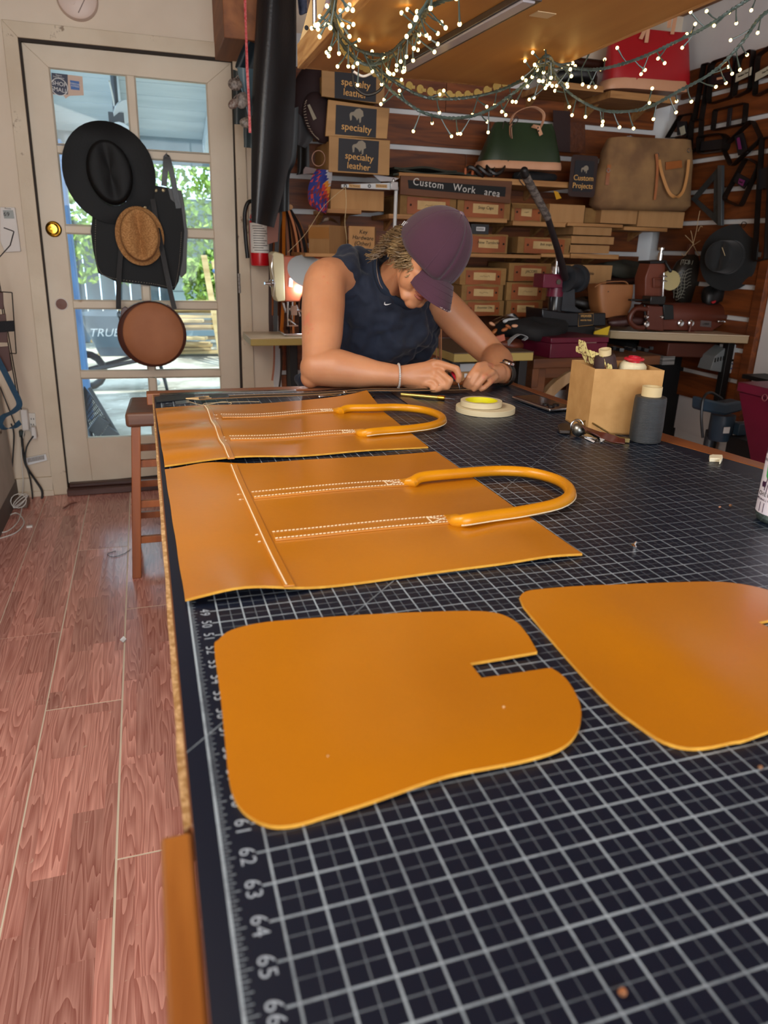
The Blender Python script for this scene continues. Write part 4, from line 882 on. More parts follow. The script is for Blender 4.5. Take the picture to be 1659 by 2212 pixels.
# ================================================================== shelves along the back wall
FY = 3.40
def rectY(px0, py0, px1, py1, Y):
    mx_, my_ = (px0+px1)/2, (py0+py1)/2
    return atY(px0, my_, Y).x, atY(px1, my_, Y).x, atY(mx_, py1, Y).z, atY(mx_, py0, Y).z
M_boxrim = mk('cardboard_box', '#94703f', 0.85, c2='#896538', scale=26, bump=0.08, bscale=120, rand=0.10)
shelves = {}
def shelf(px0, py0, px1, py1, label, Y=FY-0.015, m=None):
    x0, x1, z0, z1 = rectY(px0, py0, px1, py1, Y)
    s = thing('wall_shelf', label, 'shelf', ((x0+x1)/2, 3.5, z0))
    obj('shelf_board', MB().span((x0, Y, z0), (x1, WY-0.033, z1)), m or M_pine, s, bevel=0.0015, smooth=0)
    for f in (0.12, 0.88):
        xx = x0+(x1-x0)*f; obj('bracket', MB().slab([(xx-0.008, WY-0.033, z0), (xx-0.008, WY-0.15, z0), (xx-0.008, WY-0.033, z0-0.05)], (0.016, 0, 0)), M_pine, s, smooth=0)
    return z1
shelf(862, 383, 1238, 396, 'pine shelf carrying the green tote, above the custom work area board')
shelf(706, 452, 781, 461, 'short shelf stub under the tan box beside the patterned cloth')
shelf(840, 467, 1096, 477, 'shelf under the two boxes hanging above the man')
shelf(1108, 479, 1222, 489, 'shelf with a flapped box beside the press handle')
shelf(1226, 483, 1346, 490, 'pale shelf under the plain boxes left of the brown tote base')
shelf(1348, 491, 1442, 499, 'pale shelf under the plain box at the right end')
shelf(1008, 549, 1168, 557, 'shelf above the three rows of archive boxes')
shelf(1169, 549, 1231, 556, 'short plywood shelf under the box crossed by the press handle')
shelf(1233, 549, 1337, 559, 'pale shelf under the stack of three small boxes')
shelf(1386, 434, 1492, 444, 'plywood shelf under the brown suede tote')
shelf(1188, 180, 1305, 194, 'high shelf behind the string lights, left of the red tote')
shelf(1318, 202, 1462, 218, 'high shelf under the red tote')
def scribble(par, c, w, h, m, seed):
    r_ = random.Random(seed); b_ = MB(); P = []
    for i in range(14): P.append(Vector(c)+Vector((w*(i/13-0.5), -0.0006, h*(r_.random()-0.5))))
    b_.tube(P, 0.0007, 4); obj('handwriting', b_, m, par, smooth=0)
nbox = [0]
def archive(px0, py0, px1, py1, label, Y=FY, depth=0.26, tag=True, plate=(0.12, 0.88), tagr=(0.28, 0.76), words=None, flap=False, m=None, lid=True, name='archive_box'):
    nbox[0] += 1; m = m or M_boxrim
    x0, x1, z0, z1 = rectY(px0, py0, px1, py1, Y); w = x1-x0; h = z1-z0
    r_ = thing(name, label, 'box', ((x0+x1)/2, Y+depth/2, z0))
    t = 0.003; b_ = MB()
    b_.span((x0, Y, z0), (x1, Y+t, z1)); b_.span((x0, Y+depth-t, z0), (x1, Y+depth, z1)); b_.span((x0, Y+t, z0), (x0+t, Y+depth-t, z1)); b_.span((x1-t, Y+t, z0), (x1, Y+depth-t, z1)); b_.span((x0+t, Y+t, z0), (x1-t, Y+depth-t, z0+t))
    obj('box_body', b_, m, r_, smooth=0)
    if lid:
        b_ = MB(); b_.slab([(x0-0.002, Y+0.004, z1), (x1+0.002, Y+0.004, z1), (x1+0.002, Y+depth, z1+0.004), (x0-0.002, Y+depth, z1+0.004)], (0, 0, 0.003)); obj('lid', b_, m, r_, smooth=0)
    if tag:
        b_ = MB(); a, c = x0+w*plate[0], x0+w*plate[1]
        b_.grid(lambda u, v: Vector((a+(c-a)*u, Y-0.0035-0.002*math.sin(u*PI), z0+h*0.03+h*(0.88)*v+0.003*math.sin(u*7+nbox[0]))), 10, 3, (0, 0.0018, 0)); obj('leather_label', b_, M_orangeleather, r_)
        b_ = MB(); a2, c2 = x0+w*tagr[0], x0+w*tagr[1]; b_.slab([(a2, Y-0.0065, z0+h*0.30), (c2, Y-0.0065, z0+h*0.27), (c2, Y-0.0065, z0+h*0.74), (a2, Y-0.0065, z0+h*0.76)], (0, 0.001, 0)); obj('paper_tag', b_, M_paper, r_, smooth=0)
        for f in (plate[0]+0.06, plate[1]-0.06):
            b_ = MB(); b_.lathe([(0.0055, 0), (0.0055, 0.002), (0.003, 0.0035), (0, 0.0037)], (x0+w*f, Y-0.005, z0+h*0.52), (0, -1, 0), 10); obj('rivet', b_, mk('dark_rivet', '#3a2f28', 0.3, 0.9), r_)
        if words: text('handwriting', words, ((a2+c2)/2, Y-0.0072, z0+h*0.57), (1, 0, 0), (0, 0, 1), h*0.22, M_ink, r_, shear=0.2)
        else: scribble(r_, ((a2+c2)/2, Y-0.007, z0+h*0.52), (c2-a2)*0.45, h*0.10, M_inksoft, nbox[0])
    if flap:
        b_ = MB(); b_.slab([(x0, Y+0.002, z1), (x0+w*0.95, Y+0.002, z1), (x0+w*0.9, Y-0.03, z1-h*0.28), (x0-0.01, Y-0.03, z1-h*0.28)], (0, 0.003, 0)); obj('flap', b_, m, r_, smooth=0)
    return r_
archive(864, 424, 985, 466, 'archive box with orange leather label half hidden by the purple cap', tagr=(0.3, 0.8))
archive(988, 430, 1102, 474, 'archive box with orange label just right of the purple cap top', words='Snap Caps')
archive(1105, 441, 1170, 478, 'box with drooping flap and small tag left of the press handle', flap=True, plate=(0.1, 0.95), tagr=(0.3, 0.65))
archive(1186, 443, 1262, 484, 'plain kraft box crossed by the press handle, on the upper row', tag=False, m=M_kraft)
archive(1263, 451, 1296, 482, 'darker kraft box wedged between two plain boxes, upper row', tag=False, Y=FY+0.05)
archive(1298, 452, 1376, 483, 'greyish plain box on the upper row left of the widest plain box', tag=False, m=M_kraft)
archive(1378, 457, 1477, 491, 'widest plain box at the right end below the brown suede tote', tag=False, m=M_kraft)
archive(1008, 507, 1096, 547, 'archive box with orange label touching the right side of the cap', plate=(0.05, 0.95), words='New Turnlocks')
archive(1118, 513, 1232, 548, 'open archive box crossed by the black press handle, middle row', words='Belt snaps', lid=False)
archive(994, 580, 1093, 615, 'archive box beside the cap brim, topmost of the left column')
archive(1099, 570, 1189, 608, 'archive box topmost of the column left of the press', words='JACOBS')
archive(997, 616, 1086, 649, 'archive box in the middle of the left column under the cap brim')
archive(1094, 611, 1180, 649, 'archive box in the middle of the column left of the press')
archive(999, 651, 1088, 682, 'archive box marked essential oils at the bottom of the left column', words='Essential Oils')
archive(1094, 651, 1171, 684, 'archive box at the bottom of the column left of the press')
r_ = archive(1232, 574, 1321, 612, 'long kraft box with handwriting behind the press wheel', tag=False, m=M_kraft)
x0, x1, z0, z1 = rectY(1232, 574, 1321, 612, FY); text('handwriting', 'Bensible', (x0+(x1-x0)*0.42, FY-0.002, z0+(z1-z0)*0.55), (1, 0, 0), (0, 0, 1), 0.022, M_ink, r_, shear=0.3)
for k, (a, b_, c, d, l) in enumerate(((1238, 492, 1321, 508, 'topmost of three small flat kraft boxes stacked right of the press handle'), (1234, 512, 1326, 527, 'middle one of three small flat kraft boxes stacked right of the press handle'), (1229, 531, 1316, 547, 'lowest of three small flat kraft boxes stacked right of the press handle'))):
    archive(a, b_, c, d, l, tag=False, depth=0.2, m=M_kraft)
archive(714, 412, 829, 454, 'ribbed kraft box on the short shelf below the wooden signs', tag=False, m=M_kraft, depth=0.2)
# two kraft boxes behind the man's shoulder
def prism_box(pts, py0, py1, label, words=None):
    P = [atY(a, (py0+py1)/2, Y) for a, Y in pts]; zz0 = atY(pts[1][0], py1, pts[1][1]).z; zz1 = atY(pts[1][0], py0, pts[1][1]).z
    r_ = thing('cardboard_box', label, 'box', (P[1].x, P[1].y+0.1, zz0))
    obj('box_body', MB().slab([(p.x, p.y, zz0) for p in P], (0, 0, zz1-zz0)), M_kraft, r_, smooth=0)
    zt = zz1-0.03; a, b_ = P[0], P[1]
    tp = MB(); n_ = Vector(((b_-a).y, -(b_-a).x, 0)).normalized()*0.001
    tp.slab([Vector((a.x, a.y, zt-0.03))+n_, Vector((b_.x, b_.y, zt-0.03))+n_, Vector((b_.x, b_.y, zt+0.022))+n_, Vector((a.x, a.y, zt+0.022))+n_], n_); obj('packing_tape', tp, mk('brown_tape', '#a5733f', 0.3), r_, smooth=0)
    return r_, P, zz0, zz1
prism_box([(667, 3.38), (711, 3.26), (750, 3.38), (712, 3.52)], 486, 548, 'taped cardboard box standing cornerwise above the left sewing machine')
r_, P, a, b_ = prism_box([(752, 3.36), (754, 3.30), (809, 3.30), (812, 3.50)], 488, 545, 'cardboard box with handwritten hardware note behind the shoulder')
text('handwriting', 'Key\nHardware\n(Other)', atY(784, 514, 3.297), (1, 0, -0.05), (0, 0, 1), 0.026, M_ink, r_, shear=0.15)
for a_, l in (((660, 548, 822, 556), 'shelf under the two cardboard boxes behind the shoulder'),): shelf(*a_, l, Y=3.25)
bg_ = MB(); c = atY(712, 476, 3.38); bg_.grid(lambda u, v: c+Vector((0.10*(u-0.45), 0.05*v, 0.028*math.sin(u*PI)*(1+0.3*math.sin(v*9+u*14))-0.02)), 14, 8); setp(obj('plastic_bag', bg_, glassy('clear_bag', (0.8, 0.8, 0.82), 0.25, 0.25), smooth=20), 'crumpled clear plastic bag on top of the cornerwise box', 'bag')
bb_ = thing('barcode_box', 'small black box with white barcode label right of the cap', 'box', atY(1037, 503, FY))
x0, x1, z0, z1 = rectY(1018, 484, 1056, 506, FY); z0 = max(z0, 0); obj('box_body', MB().span((x0, FY, z0), (x1, FY+0.14, z1)), mk('grey_black_card', '#22262a', 0.4), bb_, bevel=0.001, smooth=0)
obj('barcode_label', MB().span((x0+0.028, FY-0.001, z0+0.016), (x1-0.022, FY, z1-0.014)), M_white, bb_, smooth=0)
b_ = MB()
for k in range(9): b_.span((x0+0.031+0.0045*k, FY-0.002, z0+0.02), (x0+0.033+0.0045*k, FY-0.001, z1-0.018))
obj('bars', b_, M_ink, bb_, smooth=0)
# loose soft goods between
def fold(name, px, Y, w, d, h, m, label, cat, seed=0, rot=0.0, parent=None, rag=1.0):
    c = atY(px[0], px[1], Y); b_ = MB(); R = Matrix.Rotation(rot, 3, 'Z')
    def f(u, v):
        a = 2*PI*u; q = 1-(2*v-1)**2; rr_ = 0.5*(max(0.0, 1-(2*v-1)**4))**0.5
        k = 1+0.12*rag*math.sin(3*a+seed)+0.06*rag*math.sin(7*a+2*seed)
        return c+R @ Vector((w*rr_*k*math.cos(a), d*rr_*k*math.sin(a), h*(v-0.5)+0.12*h*rag*math.sin(2*a+seed)))
    b_.grid(f, 25, 7); return setp(obj(name, b_, m, parent, smooth=60), label, cat)
M_olive = mk('olive_canvas', '#2f3327', 0.8, c2='#262a20', scale=12, bump=0.2, bscale=200)
r_ = thing('folded_leather', 'dark olive folded leather lying on the pine shelf, left of the belts', 'leather', atY(930, 375, FY))
z = atY(935, 384, FY-0.01).z
for k, (a, b_) in enumerate(((848, 1000), (860, 1030), (850, 985))):
    x0, x1 = atY(a, 375, FY).x, atY(b_, 375, FY).x; m_ = MB(); zz = z+0.013*k
    m_.grid(lambda u, v: Vector((x0+(x1-x0)*u, FY-0.01+0.2*v, zz+0.006*math.sin(u*8+k*2)*(1-v)+0.004*k)), 20, 6, (0, 0, 0.009)); obj('layer', m_, M_olive, r_)
r_ = thing('rolled_belts', 'black and tan stitched belts coiled on the pine shelf beside the green tote', 'belt', atY(1050, 372, FY))
m_ = MB(); m2 = MB()
for k in range(3):
    c = atY(1022+k*22, 372, FY+0.02); P = [c+Vector((0.05*math.cos(a), 0.03*math.sin(a)-0.02, 0.003*k+0.018*math.sin(a*2+k))) for a in frange(0, 2*PI*17/18, 18)]
    m_.tube(P, 0.004, 6, closed=True, flat=2.4, up=(0, 0, 1))
obj('belt_coil', m_, mk('belt_black', '#1b1512', 0.4), r_)
for k in range(5):
    c = atY(1005+k*16, 370+k*1.5, FY-0.005); m2.box(c, (0.012, 0.012, 0.03), Matrix.Rotation(0.2*k, 3, 'Y'))
obj('tan_keeper', m2, mk('tan_keeper', '#a8582c', 0.45), r_, bevel=0.002)
fold('black_pouch', (1150, 384), FY+0.06, 0.24, 0.12, 0.05, mk('black_felt', '#14171b', 0.9), 'soft black bundle tied with cord under the green tote', 'pouch', 2)
cr_ = MB(); cr_.tube(spline([atY(1118, 380, FY-0.02), atY(1126, 372, FY-0.03), atY(1132, 382, FY-0.03), atY(1122, 388, FY-0.03), atY(1132, 402, FY-0.03)], 6), 0.0022, 6); setp(obj('cord_tie', cr_, M_dark), 'black cord end dangling over the pine shelf edge', 'cord')
yt = MB(); yt.slab([atY(1196, 412, FY-0.02), atY(1205, 414, FY-0.02), atY(1213, 428, FY-0.03), atY(1202, 431, FY-0.03)], (0, 0.001, 0)); setp(obj('yellow_strip', yt, mk('yellow_suede', '#c99418', 0.7)), 'small yellow strip hanging below the pine shelf', 'strip')
# ------------------------------------------------------------------ signs
def quadsign(name, q, Y, t, m, par, **kw): return obj(name, MB().slab([atY(a, b_, Y) for a, b_ in q], (0, t, 0)), m, par, **kw)
M_navyblk = mk('sign_black', '#14171f', 0.55)
def emblem(c, s, par, Y, m):
    # domed back with head and two drooping limbs, in relief
    P = [(-0.55, -0.55), (-0.62, -0.05), (-0.5, 0.12), (-0.2, 0.2), (0.0, 0.42), (0.35, 0.5), (0.65, 0.3), (0.72, -0.1), (0.5, -0.22), (0.45, -0.62), (0.33, -0.7), (0.28, -0.25), (0.1, -0.5), (-0.02, -0.28), (-0.25, -0.12), (-0.38, -0.1), (-0.42, -0.5)]
    b_ = MB(); b_.slab([c+Vector((x*s, 0, y*s)) for x, y in P], (0, -0.0015, 0)); obj('animal_emblem', b_, m, par, smooth=0)
M_emb = mk('emblem_grey', '#8e8676', 0.7)
M_plysign = wood('sign_plywood', '#ad8450', '#8f6a3c', 0, 0.5, 8)
for q, p, nl, wds, lb in ((((695, 151), (832, 170), (830, 226), (695, 208)), ((723, 150), (813, 160), (812, 221), (723, 212)), 0, 'specialty\nleather', 'plywood specialty leather sign, topmost and partly behind the lights'),
                      (((709, 215), (842, 234), (836, 300), (703, 294)), ((726, 226), (814, 236), (812, 298), (724, 290)), 1, 'specialty', 'plywood specialty leather sign, middle of the three'),
                      (((711, 293), (843, 303.5), (841, 379), (710, 371)), ((732, 298), (819, 305), (816, 374.5), (730, 369)), 1, 'specialty\nleather', 'plywood specialty leather sign, lowest of the three')):
    Y = 3.36-0.03*[0, 0.4, 1][[151, 215, 293].index(q[0][1])]
    r_ = thing('wooden_sign', lb, 'sign', atY((q[0][0]+q[1][0])/2, q[2][1], Y), 'plywood specialty leather signs')
    quadsign('panel', q, Y, 0.012, M_plysign, r_, bevel=0.002)
    bt_ = MB(); bt_.slab([atY(q[0][0]+6, q[0][1]+8, Y)+Vector((0, 0.012, 0)), atY(q[1][0]-6, q[1][1]+8, Y)+Vector((0, 0.012, 0)), atY(q[2][0]-6, q[2][1]-8, Y)+Vector((0, 0.012, 0)), atY(q[3][0]+6, q[3][1]-8, Y)+Vector((0, 0.012, 0))], (0, 3.68-Y-0.012, 0)); obj('box_behind', bt_, M_plysign, r_, smooth=0)
    quadsign('black_field', p, Y-0.002, 0.002, M_navyblk, r_, smooth=0)
    cx = (p[0][0]+p[1][0])/2
    if wds == 'specialty\nleather': cyt = 350 if nl else 192
    else: cyt = 277
    text('lettering', wds, atY(cx, cyt, Y-0.003), (1, 0, -0.06), (0, 0, 1), 0.040 if wds != 'specialty' else 0.042, M_goldtxt, r_, depth=0.001)
    if nl: emblem(atY(cx-1, 247 if wds == 'specialty' else 316, Y-0.0025), 0.050, r_, Y, M_emb)
r_ = thing('work_area_sign', 'long brown board with chalked words custom work area', 'sign', atY(985, 430, 3.37))
quadsign('board', [(865.7, 379), (1107, 391.7), (1102, 440), (864, 420)], 3.37, 0.02, wood('dark_sign_board', '#6b4226', '#57341c', 0, 0.6, 14), r_, bevel=0.002)
quadsign('chalk_strip', [(881, 388.6), (1093, 404), (1091, 425), (883, 407)], 3.368, 0.002, mk('chalkboard', '#17191b', 0.8), r_, smooth=0)
text('handwriting', 'Custom   Work   area', atY(988, 406, 3.3665), (1, 0, -0.075), (0, 0, 1), 0.046, mk('chalk', '#cfcfca', 0.9), r_, space=1.12)
r_ = thing('custom_projects_sign', 'dark leather hanging plaque lettered custom projects', 'sign', atY(1260, 425, 3.36))
def rrect(cx, cy, w, h, r, n=5): return [(cx+sx*(w/2-r)+r*math.cos(a0+PI/2*k/n), cy+sy*(h/2-r)+r*math.sin(a0+PI/2*k/n)) for sx, sy, a0 in ((1, 1, 0), (-1, 1, PI/2), (-1, -1, PI), (1, -1, 1.5*PI)) for k in range(n+1)]
x0, x1, z0, z1 = rectY(1231, 335, 1289, 426, 3.36)
obj('plaque', MB().slab([(a, 3.36, b_) for a, b_ in rrect((x0+x1)/2, (z0+z1)/2, x1-x0, z1-z0, 0.018)], (0, 0.004, 0)), mk('dark_brown_leather', '#2d1a16', 0.5), r_, bevel=0.001)
obj('field', MB().slab([(a, 3.3575, b_) for a, b_ in rrect((x0+x1)/2, (z0+z1)/2, (x1-x0)*0.72, (z1-z0)*0.74, 0.008)], (0, 0.0015, 0)), M_navyblk, r_, smooth=0)
text('lettering', 'Custom\nProjects', ((x0+x1)/2, 3.356, z0+(z1-z0)*0.36), (1, 0, 0), (0, 0, 1), 0.037, M_goldtxt, r_, depth=0.001); emblem(Vector(((x0+x1)/2, 3.3565, z0+(z1-z0)*0.68)), 0.032, r_, 3.36, M_emb)
for k, (q, m_, l) in enumerate((([(1195, 238), (1232, 240), (1233, 330), (1197, 326)], mk('maroon_leather', '#2a1413', 0.5), 'dark maroon leather panel with a snap hanging behind the green tote handle'), ([(1232, 262), (1264, 266), (1265, 332), (1231, 328)], mk('croc_leather', '#5c2f14', 0.45, c2='#4a2410', scale=40, bump=0.6, bscale=60), 'brown crocodile-grain leather swatch above the custom projects plaque'))):
    o = MB(); P = [atY(a, b_, 3.60) for a, b_ in q]; o.slab(P, (0, 0.004, 0)); setp(obj('leather_swatch', o, m_, bevel=0.001), l, 'leather')
# ------------------------------------------------------------------ totes
def loft(rows, Y, sq=0.45, n=36, lean=0.0, wav=0.0):
    m = MB(); R_ = []
    for i, (xl, xr, y, d) in enumerate(rows):
        L_ = atY(xl, y, Y); Rr = atY(xr, y, Y); c = (L_+Rr)/2; w = (Rr.x-L_.x)/2
        for k in range(n):
            a = 2*PI*k/n; ca, sa = math.cos(a), math.sin(a)
            R_.append(Vector((c.x+w*math.copysign(abs(ca)**sq, ca), Y+d/2*math.copysign(abs(sa)**sq, sa)+lean*i+wav*math.sin(k*0.9+i*1.3), c.z+(Rr.z-L_.z)/2*ca*0.6)))
    fs = [(i*n+k, i*n+(k+1) % n, i*n+n+(k+1) % n, i*n+n+k) for i in range(len(rows)-1) for k in range(n)]
    m.add(R_, fs+[tuple(range(n))]); return m
M_green = mk('green_leather', '#2c3f28', 0.42, c2='#243521', scale=5, bump=0.15, bscale=25)
M_peach = mk('natural_veg_leather', '#d9a684', 0.5, c2='#cf9a76', scale=6)
r_ = thing('green_tote', 'dark green leather tote with pale tan base and handle on the pine shelf', 'tote bag', atY(1118, 368, 3.47))
obj('body', loft([(1034, 1203, 358, 0.15), (1040, 1203, 340, 0.15), (1051, 1199, 310, 0.12), (1060, 1196, 285, 0.07), (1070, 1191, 266, 0.035), (1071, 1190, 268, 0.028), (1064, 1193, 290, 0.05)], 3.47, wav=0.004), M_green, r_, smooth=60)
obj('base_band', loft([(1031, 1204, 368, 0.155), (1029, 1205, 362, 0.16), (1034, 1204, 352, 0.156), (1033, 1203.5, 351, 0.150)], 3.47), M_peach, r_, smooth=50)
hd = spline([atY(1104, 300, 3.42), atY(1103, 275, 3.42), atY(1108, 250, 3.42), atY(1128, 236, 3.42), atY(1155, 232, 3.42), atY(1174, 245, 3.42), atY(1172, 265, 3.42), atY(1163, 283, 3.415)], 8)
m_ = MB(); m_.ribbon(hd, 0.018, 0.003, (0.3, -1, 0.2)); obj('handle', m_, M_peach, r_, bevel=0.001)
m_ = MB(); m_.ribbon([atY(1150, 272, 3.40), atY(1163, 275, 3.405), atY(1169, 292, 3.405)], 0.02, 0.003, (1, 0, 0)); obj('handle_tab', m_, M_peach, r_)
m_ = MB(); [m_.lathe([(0.004, 0), (0.004, 0.002)], atY(a, b_, 3.402), (0, -1, 0), 8) for a, b_ in ((1162, 276), (1163, 283))]; obj('rivets', m_, M_dark, r_)
m_ = MB(); m_.tube(spline([atY(1103, 268, 3.41), atY(1116, 252, 3.40), atY(1118, 262, 3.40), atY(1104, 275, 3.40), atY(1105, 300, 3.41)], 5), 0.0025, 5); m_.tube(spline([atY(1102, 270, 3.41), atY(1090, 262, 3.40), atY(1086, 278, 3.41)], 5), 0.002, 5); obj('lace', m_, mk('dark_lace', '#3a211c', 0.6), r_)
M_red = mk('red_leather', '#b02228', 0.34, c2='#a11d23', scale=3)
r_ = thing('red_tote', 'glossy red leather tote with peach base on the high shelf', 'tote bag', atY(1390, 200, 3.49))
obj('body', loft([(1306, 1480, 188, 0.15), (1309, 1481, 165, 0.15), (1312, 1483, 130, 0.12), (1316, 1485, 95, 0.06), (1318, 1484, 66, 0.035), (1319, 1483, 68, 0.03), (1314, 1483, 100, 0.05)], 3.49, wav=0.003), M_red, r_, smooth=60)
obj('base_band', loft([(1299, 1473, 200, 0.155), (1298, 1477, 194, 0.158), (1304, 1478, 178, 0.154), (1306, 1478, 177, 0.15)], 3.49), M_peach, r_, smooth=50)
for P_ in (((1384, 84, 1393, 60), (1392, 20, 1415, -40), (1425, -90, 1438, -40), (1447, 20, 1445, 60)), ((1396, 92, 1400, 62), (1405, 10, 1408, -30), (1420, -70, 1470, -40), (1462, 20, 1452, 74))):
    pts = [atY(P_[0][0], P_[0][1], 3.43), atY(P_[0][2], P_[0][3], 3.44), atY(P_[1][0], P_[1][1], 3.45), atY(P_[1][2], P_[1][3], 3.46), atY(P_[2][0], P_[2][1], 3.46), atY(P_[2][2], P_[2][3], 3.46), atY(P_[3][0], P_[3][1], 3.45), atY(P_[3][2], P_[3][3], 3.43)]
    m_ = MB(); m_.ribbon(spline(pts, 6), 0.019, 0.003, (1, -0.6, 0)); obj('handle', m_, M_peach, r_, bevel=0.001)
M_suede = mk('brown_suede', '#9a774d', 0.9, c2='#74563a', scale=7, ramp=(0.35, 0.7), bump=0.2, bscale=30, wear=0.66, wearc='#a48056', wscale=6)
r_ = thing('suede_tote', 'large tan brown suede tote with leather straps slouching on the right shelf', 'tote bag', atY(1400, 440, 3.40))
obj('body', loft([(1290, 1474, 455, 0.12), (1278, 1484, 444, 0.18), (1282, 1486, 415, 0.18), (1287, 1486, 385, 0.17), (1300, 1488, 355, 0.15), (1303, 1489, 330, 0.13), (1313, 1491, 303, 0.10), (1318, 1490, 300, 0.085), (1322, 1486, 330, 0.07)], 3.40, sq=0.6, wav=0.008), M_suede, r_, smooth=60)
def stp(P, w, m, name, Y=3.30): 
    b_ = MB(); b_.ribbon(spline([atY(a, b2, Y+(c if c else 0)) for a, b2, c in P], 6), w, 0.004, (1, -0.2, 0)); return obj(name, b_, m, r_, bevel=0.001)
M_strapo = mk('strap_tan', '#a3602d', 0.45, c2='#8f5124', scale=10)
stp([(1418, 332, 0), (1420, 360, -0.005), (1418, 400, -0.01), (1414, 432, 0)], 0.014, M_strapo, 'handle_strap')
stp([(1424, 345, 0), (1430, 375, -0.02), (1445, 415, -0.03), (1462, 426, -0.03), (1476, 412, -0.02), (1484, 380, -0.01), (1488, 345, 0)], 0.016, mk('strap_pale', '#c08a50', 0.5), 'handle_strap')
b_ = MB(); P = [atY(a, c, 3.305) for a, c in ((1439, 350), (1473, 346), (1474, 362), (1439, 367))]; b_.slab(P, (0, 0.006, 0)); obj('leather_patch', b_, M_strapo, r_, bevel=0.001)
b_ = MB(); b_.ribbon([atY(1316, 356, 3.345), atY(1313, 378, 3.335), atY(1311, 400, 3.33)], 0.018, 0.004, (1, -0.5, 0)); obj('side_tab', b_, M_strapo, r_)
b_ = MB()
for a, c in ((1420, 335), (1488, 325), (1314, 368)): b_.tube([atY(a, c, 3.30)+Vector((0.009*math.cos(t_), 0, 0.009*math.sin(t_))) for t_ in frange(0, 2*PI*11/12, 12)], 0.0018, 6, closed=True)
obj('metal_rings', b_, M_steel, r_)
b_ = MB(); c = atY(1362, 303, 3.42); b_.grid(lambda u, v: c+Vector((0.14*(u-0.5), 0.06*(v-0.5), 0.028*math.sin(u*PI)*math.sin(v*PI)+0.008*math.sin(u*13+v*5)-0.012)), 12, 8); obj('tissue_stuffing', b_, mk('grey_tissue', '#9096a0', 0.7), r_, smooth=0)
# high shelf clutter
b_ = MB(); c = atY(1175, 160, 3.5); b_.tube(spline([atY(1120, 150, 3.55), atY(1165, 128, 3.5), atY(1210, 105, 3.5), atY(1208, 135, 3.48), atY(1160, 158, 3.48), atY(1200, 168, 3.48)], 8), 0.028, 10, flat=0.45); setp(obj('patterned_strap', b_, mk('patterned_cloth', '#d0c8b8', 0.8, c2='#2d2620', scale=55, dist=2, ramp=(0.47, 0.53)), smooth=60), 'black and cream patterned woven strap bunched on the high shelf', 'strap')
b_ = MB(); b_.tube([atY(1215, 130, 3.62), atY(1300, 140, 3.62)], 0.022, 12); setp(obj('brown_leather_roll', b_, mk('dark_roll', '#33190f', 0.4), smooth=60), 'rolled dark brown leather on the high shelf behind the lights', 'leather')
fold('black_tool_pouch', (1245, 168), 3.50, 0.24, 0.16, 0.075, M_dark, 'black lump of leather goods under the roll on the high shelf', 'pouch', 5)
# patterned cloth hanging left of boxes
r_ = thing('patterned_cloth', 'blue red and orange triangle-patterned cloth hanging below the signs', 'cloth', atY(695, 465, 3.36))
cols = [mk('cloth_blue', '#24307c', 0.8), mk('cloth_red', '#b8372f', 0.8), mk('cloth_orange', '#d2892a', 0.8), mk('cloth_white', '#b9b9bd', 0.8), mk('cloth_maroon', '#6a2337', 0.8)]
out_l = [(684, 365), (672, 385), (665, 412), (668, 440), (685, 455), (704, 462)]; out_r = [(718, 368), (717, 385), (714, 402), (711, 425), (708, 448), (704, 463)]
def lerp2(a, b_, t_): return (a[0]+(b_[0]-a[0])*t_, a[1]+(b_[1]-a[1])*t_)
L_ = spline([(a, b_, 0) for a, b_ in out_l], 3); R_ = spline([(a, b_, 0) for a, b_ in out_r], 3); m_ = MB(); nu = 9; vs = []
for i in range(len(L_)):
    for k in range(nu): t_ = k/(nu-1); p = L_[i].lerp(R_[i], t_); vs.append(atY(p.x, p.y, 3.36-0.025*math.sin(t_*PI)-0.004*math.sin(i)))
rp = random.Random(5)
for i in range(len(L_)-1):
    for k in range(nu-1):
        s = k-i*0.5
        def colr(d):
            if s+d > 4.6: return 3
            if s+d > 3.0: return 2 if i > 3 else 0
            if s+d > 2.2: return 1 if i > 4 else 0
            return rp.choice([0, 0, 4, 1])
        a = i*nu+k; m_.f.append([a, a+1, a+nu]); m_.m.append(colr(0)); m_.f.append([a+1, a+nu+1, a+nu]); m_.m.append(colr(0.4))
m_.v = vs; obj('cloth_panel', m_, cols, r_, smooth=0)
b_ = MB(); b_.slab([atY(805, 377, 3.37), atY(862, 385, 3.37), atY(850, 392, 3.37), (atY(822, 392, 3.37))], (0, 0.002, 0)); setp(obj('patterned_scrap', b_, cols[3], smooth=0), 'pale end of patterned cloth poking out under the lowest sign', 'cloth')

# ================================================================== the man at the far end of the table
man = thing('person', 'man in navy sleeveless shirt and plum cap leaning over the table working with his hands', 'person', (0.70, 2.2, 0.0))
M_skin = mk('skin', '#c58c66', 0.45, c2='#b67d59', scale=9, bump=0.05, bscale=350, sss=0.25, wear=0.62, wearc='#c07558', wscale=6)
def A(px, py, Y): return atY(px, py, Y)
H = A(922, 556, 1.72)
hf = (cR*0.22 + cU*-0.80 + (-cF)*0.56).normalized(); hu = (cR*0.60 + cU*0.56 + (-cF)*0.57); hu = (hu-hf*hu.dot(hf)).normalized(); hs = hf.cross(hu).normalized()
HR = Matrix((hs, hf, hu)).transposed()          # columns: his right, forward, up
def hp(s, f, u): return H + HR @ Vector((s, f, u))
B = MB()
